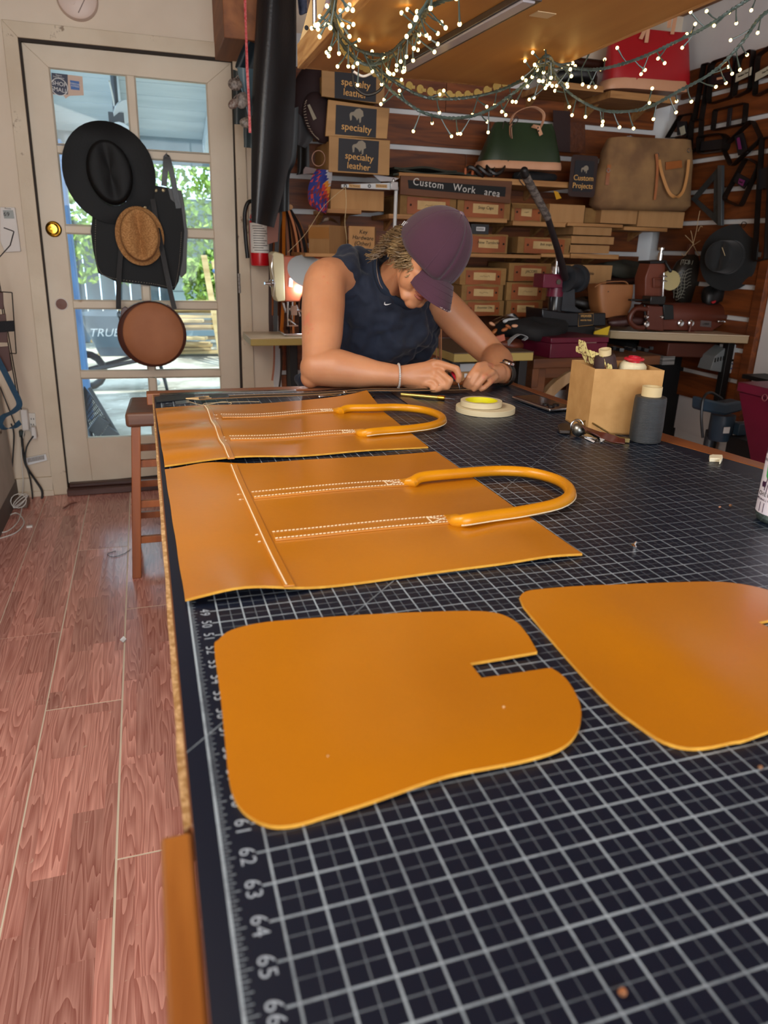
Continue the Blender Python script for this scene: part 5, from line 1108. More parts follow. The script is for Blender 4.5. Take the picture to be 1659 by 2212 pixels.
# torso core, neck
nb = A(842, 615, 1.925)
def limb(m, pts, rad, n=26):
    P = spline(pts, 6); k = len(pts)-1; rr_ = []
    for i in range(len(P)):
        t_ = min(i/6, k-1e-6); j = int(t_); f_ = t_-j; f_ = f_*f_*(3-2*f_)*0.5+f_*0.5; rr_.append(rad[j]*(1-f_)+rad[j+1]*f_)
    m.tube(P, rr_, n); m.ell(P[0], rad[0]*0.99, nu=26, nv=16); m.ell(P[-1], rad[-1]*0.99, nu=26, nv=16)
B.cap(hp(0, -0.03, -0.05), nb, 0.054, 0.062)
B.ell(A(858, 632, 1.915), (0.060, 0.045, 0.05)); B.cap(A(760, 590, 1.95), A(920, 665, 1.97), 0.040, 0.040); B.cap(A(835, 660, 2.0), A(775, 860, 2.14), 0.07, 0.10)
for s in (-1, 1): B.cap(hp(0.035*s, 0.01, -0.07), A(865+(-20 if s > 0 else 12), 640, 1.86), 0.014, 0.012)
# head
B.ell(hp(0, -0.012, 0.032), (0.074, 0.094, 0.082), HR); B.ell(hp(0, 0.030, -0.030), (0.062, 0.060, 0.072), HR)
B.ell(hp(0, 0.040, 0.020), (0.063, 0.052, 0.055), HR)
for s in (-1, 1):
    B.cap(hp(0.056*s, 0.004, -0.050), hp(0.024*s, 0.074, -0.092), 0.017, 0.016); B.cap(hp(0.058*s, 0.0, -0.01), hp(0.056*s, 0.004, -0.052), 0.016, 0.017)
    B.ell(hp(0.040*s, 0.066, -0.020), (0.022, 0.020, 0.018), HR); B.ell(hp(0.034*s, 0.060, -0.055), (0.024, 0.026, 0.03), HR)
    B.ell(hp(0.032*s, 0.080, 0.010), (0.0145, 0.010, 0.0105), HR); B.ell(hp(0.011*s, 0.103, -0.033), (0.0085, 0.010, 0.008), HR)
    B.cap(hp(0.014*s, 0.086, 0.030), hp(0.048*s, 0.072, 0.030), 0.0085, 0.008)
    B.ell(hp(0.048*s, 0.046, 0.006), (0.023, 0.036, 0.046), HR); B.ell(hp(0.042*s, 0.056, -0.045), (0.024, 0.030, 0.040), HR)
    # ear
    e = [hp(s*(0.079+0.004*math.sin(t_)), -0.008-0.015*math.cos(t_), -0.006+0.027*math.sin(t_)) for t_ in frange(-1.2, 4.0, 14)]; B.tube(e, 0.0052, 8)
    B.ell(hp(s*0.074, -0.006, -0.008), (0.007, 0.014, 0.024), HR); B.ell(hp(s*0.080, -0.001, -0.036), (0.006, 0.008, 0.009), HR)
B.ell(hp(0, 0.080, -0.082), (0.026, 0.016, 0.024), HR); B.ell(hp(0, 0.081, -0.099), (0.022, 0.016, 0.018), HR); B.ell(hp(0, 0.062, -0.096), (0.030, 0.022, 0.016), HR); B.ell(hp(0, 0.072, -0.062), (0.030, 0.024, 0.028), HR)
B.cap(hp(0, 0.086, 0.018), hp(0, 0.116, -0.024), 0.0085, 0.0115); B.ell(hp(0, 0.108, -0.031), (0.011, 0.011, 0.009), HR)
B.tube([hp(s_, 0.094-abs(s_)*0.35, -0.0595+abs(s_)*-0.05) for s_ in frange(-0.024, 0.024, 9)], [0.003, 0.0048, 0.0056, 0.0056, 0.005, 0.0056, 0.0056, 0.0048, 0.003], 8)
B.tube([hp(s_, 0.093-abs(s_)*0.42, -0.0700) for s_ in frange(-0.020, 0.020, 9)], [0.003, 0.005, 0.0062, 0.0066, 0.0066, 0.0066, 0.0062, 0.005, 0.003], 8)
# his right arm (left in the picture), resting on the table edge
sh = A(705, 606, 1.855); el = A(690, 796, 1.665); wr = A(864, 812, 1.575); el.z = max(el.z, TZ+0.052); wr.z = max(wr.z, TZ+0.031)
limb(B, [A(742, 602, 1.91), sh, sh.lerp(el, 0.3)+Vector((-0.004, -0.004, 0)), sh.lerp(el, 0.6), sh.lerp(el, 0.85), el], [0.052, 0.0605, 0.0605, 0.057, 0.050, 0.047])
B.ell(A(670, 816, 1.668), (0.026, 0.028, 0.028), nu=24, nv=14)
limb(B, [el+Vector((-0.006, 0, 0)), el.lerp(wr, 0.22)+Vector((0, 0, 0.004)), el.lerp(wr, 0.48)+Vector((0, 0, 0.001)), el.lerp(wr, 0.75), wr], [0.047, 0.0515, 0.044, 0.033, 0.0275])
def finger(pts, r0=0.0092, r1=0.0076):
    P = [A(*p) for p in pts]
    for i in range(len(P)):
        P[i].z = max(P[i].z, TZ+0.009)
    n = len(P)-1
    for i in range(n): a = r0+(r1-r0)*i/n; b = r0+(r1-r0)*(i+1)/n; B.cap(P[i], P[i+1], a*1.04, b, 10)
    return P
# right hand
pk = A(925, 812, 1.545)
B.cap(wr, A(925, 797, 1.56), 0.027, 0.021); B.cap(wr, A(915, 822, 1.555), 0.026, 0.020); B.cap(A(885, 812, 1.57), A(935, 812, 1.545), 0.026, 0.018); B.cap(A(880, 825, 1.575), A(922, 832, 1.55), 0.017, 0.014)
finger([(928, 790, 1.56), (946, 785, 1.545), (986, 797, 1.50), (992, 812, 1.495), (990, 822, 1.50)], 0.0115, 0.0082)
finger([(930, 803, 1.555), (948, 803, 1.53), (972, 822, 1.495), (966, 836, 1.50), (957, 838, 1.51)], 0.0112, 0.0080)
finger([(922, 815, 1.55), (944, 818, 1.525), (958, 832, 1.505), (948, 840, 1.51), (940, 839, 1.52)], 0.0108, 0.0078)
finger([(912, 826, 1.55), (934, 832, 1.525), (944, 842, 1.515), (934, 843, 1.52)], 0.0098, 0.0072)
finger([(900, 798, 1.60), (935, 784, 1.60), (962, 790, 1.585), (985, 806, 1.56)], 0.0125, 0.0095)
# his left arm: shoulder behind the cap, elbow bent towards the camera
s2 = A(950, 655, 1.93); e2_ = A(1067, 770, 1.83); w2 = A(1084, 808, 1.60); w2.z = max(w2.z, TZ+0.030); e2_.z = max(e2_.z, TZ+0.05)
limb(B, [A(935, 662, 1.95), s2, s2.lerp(e2_, 0.35), s2.lerp(e2_, 0.7), e2_], [0.048, 0.054, 0.054, 0.049, 0.043])
m2_ = e2_.lerp(w2, 0.35); limb(B, [e2_, m2_+Vector((0.004, 0, 0.002)), e2_.lerp(w2, 0.7), w2], [0.043, 0.046, 0.036, 0.027])
B.cap(w2, A(1058, 803, 1.56), 0.026, 0.019); B.cap(w2, A(1066, 816, 1.555), 0.024, 0.017); B.cap(A(1075, 806, 1.585), A(1060, 808, 1.56), 0.025, 0.020)
finger([(1060, 793, 1.57), (1047, 788, 1.545), (1033, 790, 1.53), (1013, 815, 1.52), (1004, 832, 1.53)], 0.0112, 0.0078)
finger([(1062, 802, 1.56), (1050, 797, 1.535), (1032, 808, 1.515), (1020, 828, 1.515), (1013, 838, 1.525)], 0.0112, 0.0078)
finger([(1070, 808, 1.56), (1062, 805, 1.53), (1046, 815, 1.51), (1032, 832, 1.51), (1024, 842, 1.515)], 0.0108, 0.0076)
finger([(1075, 816, 1.56), (1070, 815, 1.535), (1059, 825, 1.515), (1047, 837, 1.51), (1039, 845, 1.512)], 0.0098, 0.0070)
finger([(1072, 800, 1.60), (1045, 800, 1.60), (1022, 812, 1.585), (1006, 826, 1.565)], 0.0125, 0.0092)
# hips and legs (behind the table)
hc_ = A(775, 860, 2.14); hipz = 0.92
pel = Vector((0.66, 2.26, hipz)); B.cap(hc_, pel, 0.11, 0.12)
body = obj('body', B, M_skin, man, smooth=0)
def remesh(o, vox, it=4, f=0.5, disp=None):
    r = o.modifiers.new('remesh', 'REMESH'); r.mode = 'VOXEL'; r.voxel_size = vox; r.use_smooth_shade = True
    s = o.modifiers.new('smooth', 'SMOOTH'); s.iterations = it; s.factor = f
    if disp:
        for (nm, sz, st) in disp:
            tx = bpy.data.textures.new(nm, 'CLOUDS'); tx.noise_scale = sz; tx.noise_depth = 1
            d = o.modifiers.new('folds', 'DISPLACE'); d.texture = tx; d.strength = st; d.mid_level = 0.5; d.texture_coords = 'LOCAL'
        s = o.modifiers.new('smooth2', 'SMOOTH'); s.iterations = 2
remesh(body, 0.0030, 6)
# shirt
S_ = MB()
cl = spline([A(812, 556, 1.90), A(815, 595, 1.865), A(834, 632, 1.845), A(868, 656, 1.840), A(900, 661, 1.86), A(930, 640, 1.91), A(925, 595, 1.97), A(870, 560, 2.0), A(825, 548, 1.96)], 8, closed=True)
S_.tube([p+Vector((0, 0.018, -0.012)) for p in cl], 0.021, 12, closed=True)
S_.cap(A(790, 620, 1.905), A(800, 700, 1.93), 0.05, 0.075)
S_.cap(A(745, 592, 1.915), A(706, 850, 2.13), 0.064, 0.082); S_.cap(A(922, 668, 1.965), A(852, 830, 2.12), 0.056, 0.10); S_.cap(A(822, 650, 1.965), A(775, 860, 2.15), 0.095, 0.135)
S_.cap(A(748, 577, 1.94), A(822, 592, 1.955), 0.050, 0.055); S_.cap(A(850, 640, 1.945), A(918, 665, 1.955), 0.060, 0.055); S_.cap(A(745, 600, 1.93), A(850, 690, 1.93), 0.055, 0.09); S_.ell(A(850, 705, 1.93), (0.13, 0.080, 0.12), nu=32, nv=20); S_.ell(A(775, 690, 1.955), (0.11, 0.10, 0.16), nu=32, nv=20)
S_.cap(A(700, 800, 2.10), A(690, 900, 2.16), 0.070, 0.085); S_.cap(A(775, 860, 2.15), pel+Vector((0, 0, 0.05)), 0.135, 0.14)
shirt = obj('shirt', S_, mk('navy_cotton', '#0b1930', 0.85, c2='#091427', scale=5, bump=0.15, bscale=500, sheen=0.1), man, smooth=0, label='navy sleeveless cotton shirt')
remesh(shirt, 0.006, 8, 0.6, [('folds_a', 0.06, 0.055), ('folds_b', 0.028, 0.014)])
c_ = MB(); c_.tube(cl, 0.0085, 10, closed=True, flat=1.6, up=(0.2, -0.6, 0.8)); obj('collar', c_, mk('navy_rib', '#122136', 0.9, bump=0.3, c2='#0f1c2f', scale=200), shirt, smooth=60)
sw = MB(); c = A(838, 656, 1.822); sw.slab([c+cR*x*0.001+cU*y*0.001 for x, y in ((-10, 4), (-8, 5), (-9, 1), (-6, -1.5), (0, -1.5), (11, 1), (0, -4), (-7, -5), (-11, -2))], (0, 0.002, 0)); obj('chest_logo', sw, mk('grey_embroidery', '#b9bcc0', 0.6), shirt, smooth=0)
nk = MB(); nk.tube(spline([A(816, 548, 1.88), A(814, 580, 1.855), A(820, 612, 1.845), A(832, 630, 1.84)], 10), 0.0016, 6); obj('neck_chain', nk, M_steel, man)
# trousers and boots
Tm = MB()
Tm.ell(pel, (0.165, 0.13, 0.11))
for s in (-1, 1):
    hip = pel+Vector((0.085*s, 0, -0.03)); kn_ = Vector((0.66+0.11*s, 2.20+0.03*s, 0.50)); an = Vector((0.66+0.13*s, 2.32, 0.10)); Tm.cap(hip, kn_, 0.088, 0.064); Tm.cap(kn_, an, 0.062, 0.052)
tro = obj('trousers', Tm, mk('dark_denim', '#1c222c', 0.85, c2='#171c25', scale=60, bump=0.2, bscale=400), man, smooth=0); remesh(tro, 0.008, 4, 0.5)
for s in (-1, 1):
    bo = MB(); x_ = 0.66+0.13*s; bo.cap(Vector((x_, 2.34, 0.055)), Vector((x_, 2.13, 0.040)), 0.048, 0.036); bo.cap(Vector((x_, 2.33, 0.06)), Vector((x_, 2.32, 0.14)), 0.05, 0.047); b2o = obj('boot', bo, mk('boot_leather', '#3a2a20', 0.5), man, smooth=0); remesh(b2o, 0.006, 4)
# cap
M_cap = mk('plum_twill', '#482639', 0.9, c2='#402132', scale=6, bump=0.25, bscale=600, sheen=0.15)
def crown(u_, v_):
    a = 2*PI*u_; th = v_*PI*0.545
    x = math.sin(th)*math.sin(a); y = math.sin(th)*math.cos(a); z = math.cos(th)
    bul = 1+0.02*math.sin(6*a+0.5)*math.sin(th)+0.018*math.sin(3*a+2)*math.sin(2*th)
    return hp(x*0.091*bul, -0.004+y*0.112*bul, 0.022+z*(0.123+0.01*y)*bul-0.012*max(0, -y)*math.sin(th))
cp_ = MB(); cp_.grid(crown, 49, 16); cr_ = obj('cap', cp_, M_cap, man, smooth=80, label='faded plum baseball cap')
so = cr_.modifiers.new('thick', 'SOLIDIFY'); so.thickness = 0.003; so.offset = 1
sm_ = MB()
for k in range(6):
    u0 = (k+0.5)/6; sm_.tube([crown(u0, v_)+(crown(u0, v_)-hp(0, 0, 0.02)).normalized()*0.0032 for v_ in frange(0.02, 0.98, 14)], 0.0012, 5)
obj('seams', sm_, mk('plum_thread', '#4c3040', 0.9), cr_)
bt2 = MB(); bt2.ell(crown(0, 0)+hu*0.003, (0.0085, 0.0085, 0.0045), HR); obj('top_button', bt2, mk('button_thread', '#77616a', 0.9), cr_)
def brim(u_, v_):
    a = (u_-0.5)*2; w_ = 0.072*(1-0.04*v_); y0 = math.sqrt(max(0.0, 1-(a*0.80)**2)); L_ = 0.080*(1-abs(a)**2.6)**0.5
    return hp(a*w_-0.018, -0.004+0.106*y0+L_*v_, 0.012-0.022*a*a-0.020*v_-0.016*v_*v_)
br = MB(); br.grid(brim, 25, 10, HR @ Vector((0, 0, -0.004))); bo_ = obj('brim', br, M_cap, cr_, smooth=60)
bs_ = MB()
for v0 in (0.25, 0.5, 0.75, 0.96): bs_.tube([brim(u_, v0)+hu*0.0006 for u_ in frange(0.06, 0.94, 24)], 0.0006, 4)
obj('brim_stitching', bs_, mk('plum_thread', '#4c3040', 0.9), bo_)
fe = MB(); rf = random.Random(4)
for k in range(60):
    u_ = rf.uniform(0.04, 0.6); p = brim(u_, 1.0); fe.tube([p, p+Vector((rf.uniform(-1, 1), rf.uniform(-1, 1), rf.uniform(-1.5, 0.2)))*0.003], 0.0004, 3)
obj('frayed_edge', fe, mk('fray', '#b9a8a0', 0.9), bo_, kind='stuff', smooth=0)
stb = MB(); stb.ribbon([hp(0.075, -0.072, 0.0), hp(0.05, -0.103, -0.012), hp(0.0, -0.118, -0.016), hp(-0.05, -0.103, -0.012), hp(-0.075, -0.072, 0.0)], 0.016, 0.003, hu); obj('back_strap', stb, M_cap, cr_)
lg = MB()
for k in range(3): lg.box(hp(0.084+0.001*k, -0.052-0.006*k, 0.030-0.003*k), (0.0015, 0.0015, 0.014), HR)
obj('white_stitch_mark', lg, M_white, cr_)
# hair: curls under the cap round the back and temple
M_hair = mk('brown_hair', '#5c472f', 0.5, c2='#8f7650', scale=25, ramp=(0.4, 0.7)); rh = random.Random(9)
hm = MB(); hm.ell(hp(0, -0.048, -0.004), (0.084, 0.074, 0.070), HR, 20, 12)
hmo = obj('hair_mass', hm, mk('hair_base', '#4b3823', 0.8, c2='#6f5638', scale=40), man, smooth=60)
hr = MB()
for k in range(760):
    a = rh.uniform(-2.0, 2.55); u0 = rh.uniform(-0.060, 0.022)          # angle round the back
    if abs(a) > 1.25: u0 = rh.uniform(-0.028, 0.012)
    s0 = math.sin(a)*0.083; f0 = -0.020-math.cos(a)*0.088
    P = []; L_ = rh.uniform(0.030, 0.068)*(0.62 if abs(a) > 1.3 else 1.15); cur = rh.uniform(0.004, 0.012); ph = rh.uniform(0, 6.28); wv = rh.uniform(90, 190)
    ox, oy = math.sin(a), -math.cos(a); drift = rh.uniform(-0.3, 0.3)
    for j in range(9):
        t_ = j/8*L_; out_ = 0.003+0.42*t_+cur*math.sin(wv*t_+ph)
        P.append(hp(s0+ox*out_+oy*-drift*t_, f0+oy*out_+ox*drift*t_+cur*math.cos(wv*t_+ph), u0-t_*0.95))
    hr.tube(P, [0.0019, 0.0022, 0.0022, 0.0021, 0.002, 0.0018, 0.0015, 0.0011, 0.0005], 4)
obj('curls', hr, M_hair, hmo, smooth=60, kind='stuff', label='brown wavy curls with blond strands')
# brows, moustache, lashes
fc = MB()
for s in (-1, 1):
    for k in range(26):
        x_ = 0.014+0.036*k/25; p = hp(s*x_, 0.0955-x_*0.30, 0.034-((x_-0.034)/0.03)**2*0.004); fc.tube([p, p+HR @ Vector((s*0.006, 0.001, 0.0015))], 0.0007, 3)
obj('eyebrows', fc, M_hair, man, kind='stuff', smooth=0)
fc = MB()
for k in range(110):
    x_ = rh.uniform(-0.026, 0.026); p = hp(x_, 0.1005-abs(x_)*0.36, -0.048-abs(x_)*0.12+rh.uniform(-0.003, 0.003)); fc.tube([p, p+HR @ Vector((x_*0.12, 0.001, -0.005))], 0.0005, 3)
lp = MB(); lp.tube([hp(s_, 0.0985-abs(s_)*0.38, -0.0605-abs(s_)*0.05) for s_ in frange(-0.022, 0.022, 9)], [0.001, 0.003, 0.004, 0.0042, 0.0036, 0.0042, 0.004, 0.003, 0.001], 8); lp.tube([hp(s_, 0.0985-abs(s_)*0.42, -0.0700) for s_ in frange(-0.018, 0.018, 9)], [0.001, 0.0035, 0.0045, 0.005, 0.005, 0.005, 0.0045, 0.0035, 0.001], 8)
obj('lips', lp, mk('lip_skin', '#9c5747', 0.5), man, smooth=60)
obj('moustache', fc, mk('dark_hair', '#4b3a28', 0.7), man, kind='stuff', smooth=0)
fc = MB()
for s in (-1, 1): fc.tube([hp(s*x_, 0.0905-abs(x_-0.032)*0.35, 0.004-((x_-0.032)/0.014)**2*-0.002) for x_ in frange(0.020, 0.045, 7)], 0.0010, 4)
obj('lashes', fc, M_dark, man, smooth=0, kind='stuff')
st2 = MB(); rs_ = random.Random(3)
for k in range(420):
    s = rs_.uniform(0.25, 1.45); v_ = rs_.random(); bp_ = hp(0.030+0.034*s*0.8, 0.074-0.05*s, -0.094+0.055*v_*s*0.7)
    d_ = (bp_-hp(0, 0.02, -0.03)).normalized(); st2.tube([bp_, bp_+d_*0.004], 0.0003, 3)
er2 = MB(); er2.tube([hp(0.084+0.0035*math.cos(t_), -0.001, -0.044+0.0045*math.sin(t_)) for t_ in frange(0, 2*PI*9/10, 10)], 0.0008, 5, closed=True); obj('earring', er2, M_steel, man)
# bracelet, ring, watch
br_ = MB(); ax = (A(925, 812, 1.56)-wr).normalized(); c0 = wr-ax*0.004; ua = ax.orthogonal().normalized(); ub = ax.cross(ua)
for k in range(44):
    a = 2*PI*k/44; br_.ell(c0+(ua*math.cos(a)+ub*math.sin(a))*0.0315, 0.0031, nu=6, nv=4)
obj('bracelet', br_, mk('silver_beads', '#e6e6e4', 0.35, 0.7), man, label='silver beaded bracelet')
rg = MB(); c1 = A(953, 833, 1.513); rx = (A(958, 832, 1.505)-A(944, 818, 1.525)).normalized(); ra = rx.orthogonal().normalized(); rb_ = rx.cross(ra); rg.tube([c1+(ra*math.cos(t_)+rb_*math.sin(t_))*0.0112 for t_ in frange(0, 2*PI*15/16, 16)], 0.0014, 6, closed=True); obj('ring', rg, M_chrome, man)
ax = (A(1058, 805, 1.56)-w2).normalized(); c0 = w2-ax*0.012; ua = (Vector((0.35, -0.1, 1))-ax*Vector((0.35, -0.1, 1)).dot(ax)).normalized(); ub = ax.cross(ua)
wb_ = MB(); wb_.ribbon([c0+(ua*math.cos(t_)+ub*math.sin(t_))*0.0325 for t_ in frange(0, 2*PI, 30)], 0.018, 0.003, ax); wo = obj('watch_strap', wb_, mk('black_strap', '#16140f', 0.5), man)
wf_ = MB(); wf_.lathe([(0.017, 0), (0.0185, 0.002), (0.0185, 0.006), (0.0165, 0.008), (0, 0.0082)], c0+ua*0.031, ua, 24); obj('watch_case', wf_, M_chrome, wo)
wf_ = MB(); wf_.lathe([(0.0155, 0), (0.0155, 0.0009), (0, 0.001)], c0+ua*0.0392, ua, 24); obj('watch_face', wf_, mk('watch_black', '#1b0f10', 0.1), wo)
tl = thing('hand_awl', 'small red and black tool pinched in the right hand', 'tool', A(990, 820, 1.51))
t2 = MB(); t2.cap(A(978, 806, 1.53), A(988, 822, 1.50), 0.005, 0.0045, 10); obj('red_grip', t2, mk('red_plastic', '#b3182c', 0.35), tl)
t2 = MB(); p_ = A(994, 832, 1.50); p_.z = TZ+0.012; t2.cap(A(988, 822, 1.50), p_, 0.002, 0.0007, 8); obj('needle', t2, M_chrome, tl)

# ================================================================== hanging shelf with light bar and string lights
HY = 2.0
hz = A(660, 148, HY).z
x0 = A(660, 148, HY).x; x1 = A(1092, 187, HY).x
hz = (A(660, 148, HY).z+A(1092, 187, HY).z)/2
hsf = thing('hanging_tray_shelf', 'plywood overhead tray shelf hanging above the table', 'shelf', ((x0+x1)/2, 1.5, hz))
M_hply = wood('honey_plywood', '#b98748', '#96652e', 1, 0.5, 4, rand=0.0, dist=1.5)
obj('bottom_panel', MB().span((x0, 0.35, hz), (x1, HY, hz+0.020)), M_hply, hsf, smooth=0)
M_edge2 = wood('plywood_edge', '#c99d62', '#a3733c', 1, 0.6, 60, rand=0.0)
obj('side_lip', MB().span((x0-0.022, 0.35, hz-0.004), (x0, HY+0.004, hz+0.055)), M_edge2, hsf, bevel=0.002, smooth=0)
obj('side_lip', MB().span((x1, 0.35, hz), (x1+0.015, HY, hz+0.06)), M_edge2, hsf, bevel=0.002, smooth=0)
obj('back_lip', MB().span((x0, HY, hz), (x1, HY+0.015, hz+0.06)), M_edge2, hsf, bevel=0.002, smooth=0)
for (xx, yy) in ((x0+0.02, 0.5), (x1-0.02, 0.5), (x0+0.02, HY-0.03), (x1-0.02, HY-0.03)):
    obj('hanger_rod', MB().tube([(xx, yy, hz+0.02), (xx, yy, HC+0.02)], 0.006), M_steel, hsf)
# pale strip with holes standing on the lip
ps = MB(); q = [(645, 100), (671, 0), (690, -60), (720, -60), (672, 122), (660, 122)]
ps.slab([A(a, b, HY+0.02) for a, b in q], (0, 0.006, 0)); obj('drilled_strip', ps, mk('pale_strip', '#d6b680', 0.6), hsf, bevel=0.001)
hl = MB()
for a, b in ((662, 60), (656, 88)): hl.lathe([(0.006, 0), (0.006, 0.001)], A(a, b, HY+0.0195), (0, -1, 0), 10)
obj('drilled_holes', hl, M_dark, hsf)
# light bar fixed under the panel
la, lb_ = atZ(868, 148, hz-0.008), atZ(1150, -8, hz-0.008)
lbr = thing('light_bar', 'switched-off aluminium light bar fixed beneath the plywood tray', 'lamp', la)
d = (lb_-la).normalized(); nn = Vector((-d.y, d.x, 0)); 
def bar(w, z0_, z1_, off): return MB().slab([la+nn*(off-w/2)+Vector((0, 0, z0_)), la+nn*(off+w/2)+Vector((0, 0, z0_)), lb_+nn*(off+w/2)+Vector((0, 0, z0_)), lb_+nn*(off-w/2)+Vector((0, 0, z0_))], (0, 0, z1_-z0_))
obj('housing', bar(0.046, -0.006, 0.008, 0.0), mk('anodised_grey', '#6d6a68', 0.35, 0.8), lbr, bevel=0.002)
obj('diffuser', bar(0.028, -0.011, -0.006, -0.006), mk('milky_diffuser', '#a7a6ad', 0.3), lbr, bevel=0.002)
pt = MB(); c = atZ(1173, 33, hz-0.0015); pt.slab([c+Vector((-0.022, -0.018, 0)), c+Vector((0.022, -0.016, 0)), c+Vector((0.02, 0.018, 0)), c+Vector((-0.024, 0.016, 0))], (0, 0, 0.0015)); setp(obj('tape_patch', pt, mk('beige_tape', '#c8ae84', 0.6), smooth=0), 'small beige tape square stuck under the plywood tray', 'tape')
# bag of beads in the tray
bgx = MB(); c = A(705, 40, HY+0.06)
bgx.grid(lambda u, v: c+Vector((0.05*math.cos(2*PI*u)*(1+0.15*math.sin(5*u*6)), 0.04*math.sin(2*PI*u), 0.22*(v-0.5))), 17, 8); setp(obj('bead_bag', bgx, glassy('bag_film', (0.75, 0.62, 0.6), 0.3, 0.2), smooth=30), 'clear plastic bag of beads standing in the overhead tray corner', 'bag')
bd = MB(); rb2 = random.Random(8)
for k in range(240):
    z_ = rb2.random()**1.6; a = rb2.uniform(0, 6.28); rr_ = rb2.uniform(0, 0.036); bd.ell(c+Vector((rr_*math.cos(a), rr_*0.7*math.sin(a), -0.10+0.16*z_)), 0.0045, nu=6, nv=4)
setp(obj('beads', bd, mk('silver_beads2', '#c9b0b4', 0.15, 0.9), smooth=60), 'silver and pink beads inside the clear bag on the tray', 'beads', kind='stuff')
pk_ = MB(); pk_.ell(A(692, 14, HY+0.05), (0.03, 0.02, 0.035)); setp(obj('pink_pouch', pk_, mk('pink_satin', '#b8588c', 0.4)), 'small pink pouch at the top of the bead bag', 'pouch')
nv_ = MB(); nv_.grid(lambda u, v: A(652, 10, HY+0.25)+Vector((0.035*(u-0.5)+0.01*v, 0.02*math.sin(u*6), -0.10*v+0.08)), 8, 8, (0, 0.01, 0)); setp(obj('navy_cloth', nv_, mk('navy_cloth', '#1c2438', 0.8, c2='#4a5570', scale=40)), 'dark blue cloth corner hanging beside the tray', 'cloth')
# wooden chain of beads / flat scalloped trim
ch = MB(); cp2 = spline([atZ(728, 40, hz-0.02), atZ(735, 80, hz-0.02), atZ(765, 130, hz-0.02), A(840, 170, HY-0.04), A(930, 198, HY-0.05), A(1010, 205, HY-0.05), A(1090, 180, HY-0.03), A(1150, 145, HY-0.02), A(1170, 125, HY)], 8)
acc = 0; last = cp2[0]; chn = thing('leather_chain', 'flat ochre link chain looped under the front of the tray', 'chain', cp2[0])
for i in range(1, len(cp2)):
    acc += (cp2[i]-cp2[i-1]).length
    if acc > 0.022:
        acc = 0; t_ = (cp2[i]-cp2[i-1]).normalized(); v_ = (Vector((0, 0, 1))-t_*t_.z).normalized()
        ch = MB(); ch.lathe([(0.0035, -0.002), (0.0115, -0.002), (0.0115, 0.002), (0.0035, 0.002)], cp2[i], (0.1, -1, 0.1), 10); ch.box(cp2[i]+t_*0.011, (0.012, 0.003, 0.008)); obj('link', ch, mk('ochre_chain', '#b39a55', 0.6), chn)
# string lights
M_wire = mk('dark_green_wire', '#33433f', 0.4, c2='#485854', scale=60)
M_bulb = emis('warm_bulb', '#ffd27a', 9.0)
M_stem = mk('bulb_holder', '#3f4f4c', 0.35)
def string(name, label, P, nb, seed, gr='string lights under the tray', amp=0.045, r=0.0033):
    rt = thing(name, label, 'string lights', P[0], None)
    path = spline(P, 10); tot = sum((path[i+1]-path[i]).length for i in range(len(path)-1)); rn = random.Random(seed)
    w_ = MB()
    for ph in (0, PI):
        Q = []; L_ = 0
        for i, p in enumerate(path):
            if i: L_ += (p-path[i-1]).length
            Q.append(p+Vector((0.002*math.cos(L_*260+ph), 0.002*math.sin(L_*260+ph), 0.002*math.sin(L_*260+ph))))
        w_.tube(Q, r, 5)
    obj('twisted_wire', w_, M_wire, rt)
    cum = [0]
    for i in range(1, len(path)): cum.append(cum[-1]+(path[i]-path[i-1]).length)
    bulb_me = None
    nb = int(nb*0.85)
    for k in range(nb):
        d_ = (k+rn.uniform(0.2, 0.8))/nb*tot; i = max(j for j in range(len(cum)) if cum[j] <= d_); p = path[min(i, len(path)-1)]
        dr = Vector((rn.uniform(-1, 1), rn.uniform(-0.8, 0.8), rn.uniform(-1.6, 0.7))).normalized(); L_ = amp*rn.uniform(0.7, 1.15)
        m_ = MB(); e_ = p+dr*L_; m_.tube([p, p+dr*L_*0.5+Vector((0, 0, -0.002)), e_], [0.0016, 0.0017, 0.0027], 5); st_ = obj('bulb_stem', m_, M_stem, rt)
        m_ = MB(); m_.ell(e_+dr*0.003, (0.0042, 0.0042, 0.0042), nu=8, nv=6); obj('bulb', m_, M_bulb, st_, smooth=60)
def SP(px, py, Y):
    p = A(px, py, Y)
    if p.z > hz-0.03 and p.x < x1+0.03: p = atZ(px, py, hz-0.03)
    return p
Yf = 1.66
string('string_lights', 'green-wired fairy lights draped from the tray top left across to centre, tangled part', [SP(728, -30, 1.6), SP(722, 30, 1.62), SP(735, 70, 1.64), SP(775, 108, 1.64), SP(830, 118, 1.62), SP(870, 90, 1.6), SP(905, 40, 1.58), SP(930, -10, 1.55), SP(940, -60, 1.5)], 44, 21)
string('string_lights', 'second fairy light loop crossing the tangled one below the tray left end', [SP(718, -20, 1.66), SP(720, 60, 1.66), SP(760, 120, 1.66), SP(800, 140, 1.66), SP(850, 120, 1.63), SP(900, 70, 1.6), SP(925, 20, 1.58), SP(960, 0, 1.55), SP(1000, -15, 1.55)], 40, 5)
string('string_lights', 'lower fairy light swag hanging from the tangle to the middle knot', [SP(790, 120, 1.70), SP(830, 180, 1.70), SP(870, 215, 1.70), SP(920, 245, 1.70), SP(985, 255, 1.70), SP(1050, 240, 1.70), SP(1110, 200, 1.70), SP(1160, 160, 1.70), SP(1185, 130, 1.70)], 24, 8)
string('string_lights', 'upper fairy light swag running beside the ochre chain', [SP(800, 130, 1.76), SP(850, 175, 1.76), SP(920, 210, 1.76), SP(1000, 212, 1.76), SP(1080, 195, 1.76), SP(1140, 165, 1.74), SP(1180, 135, 1.72)], 18, 9)
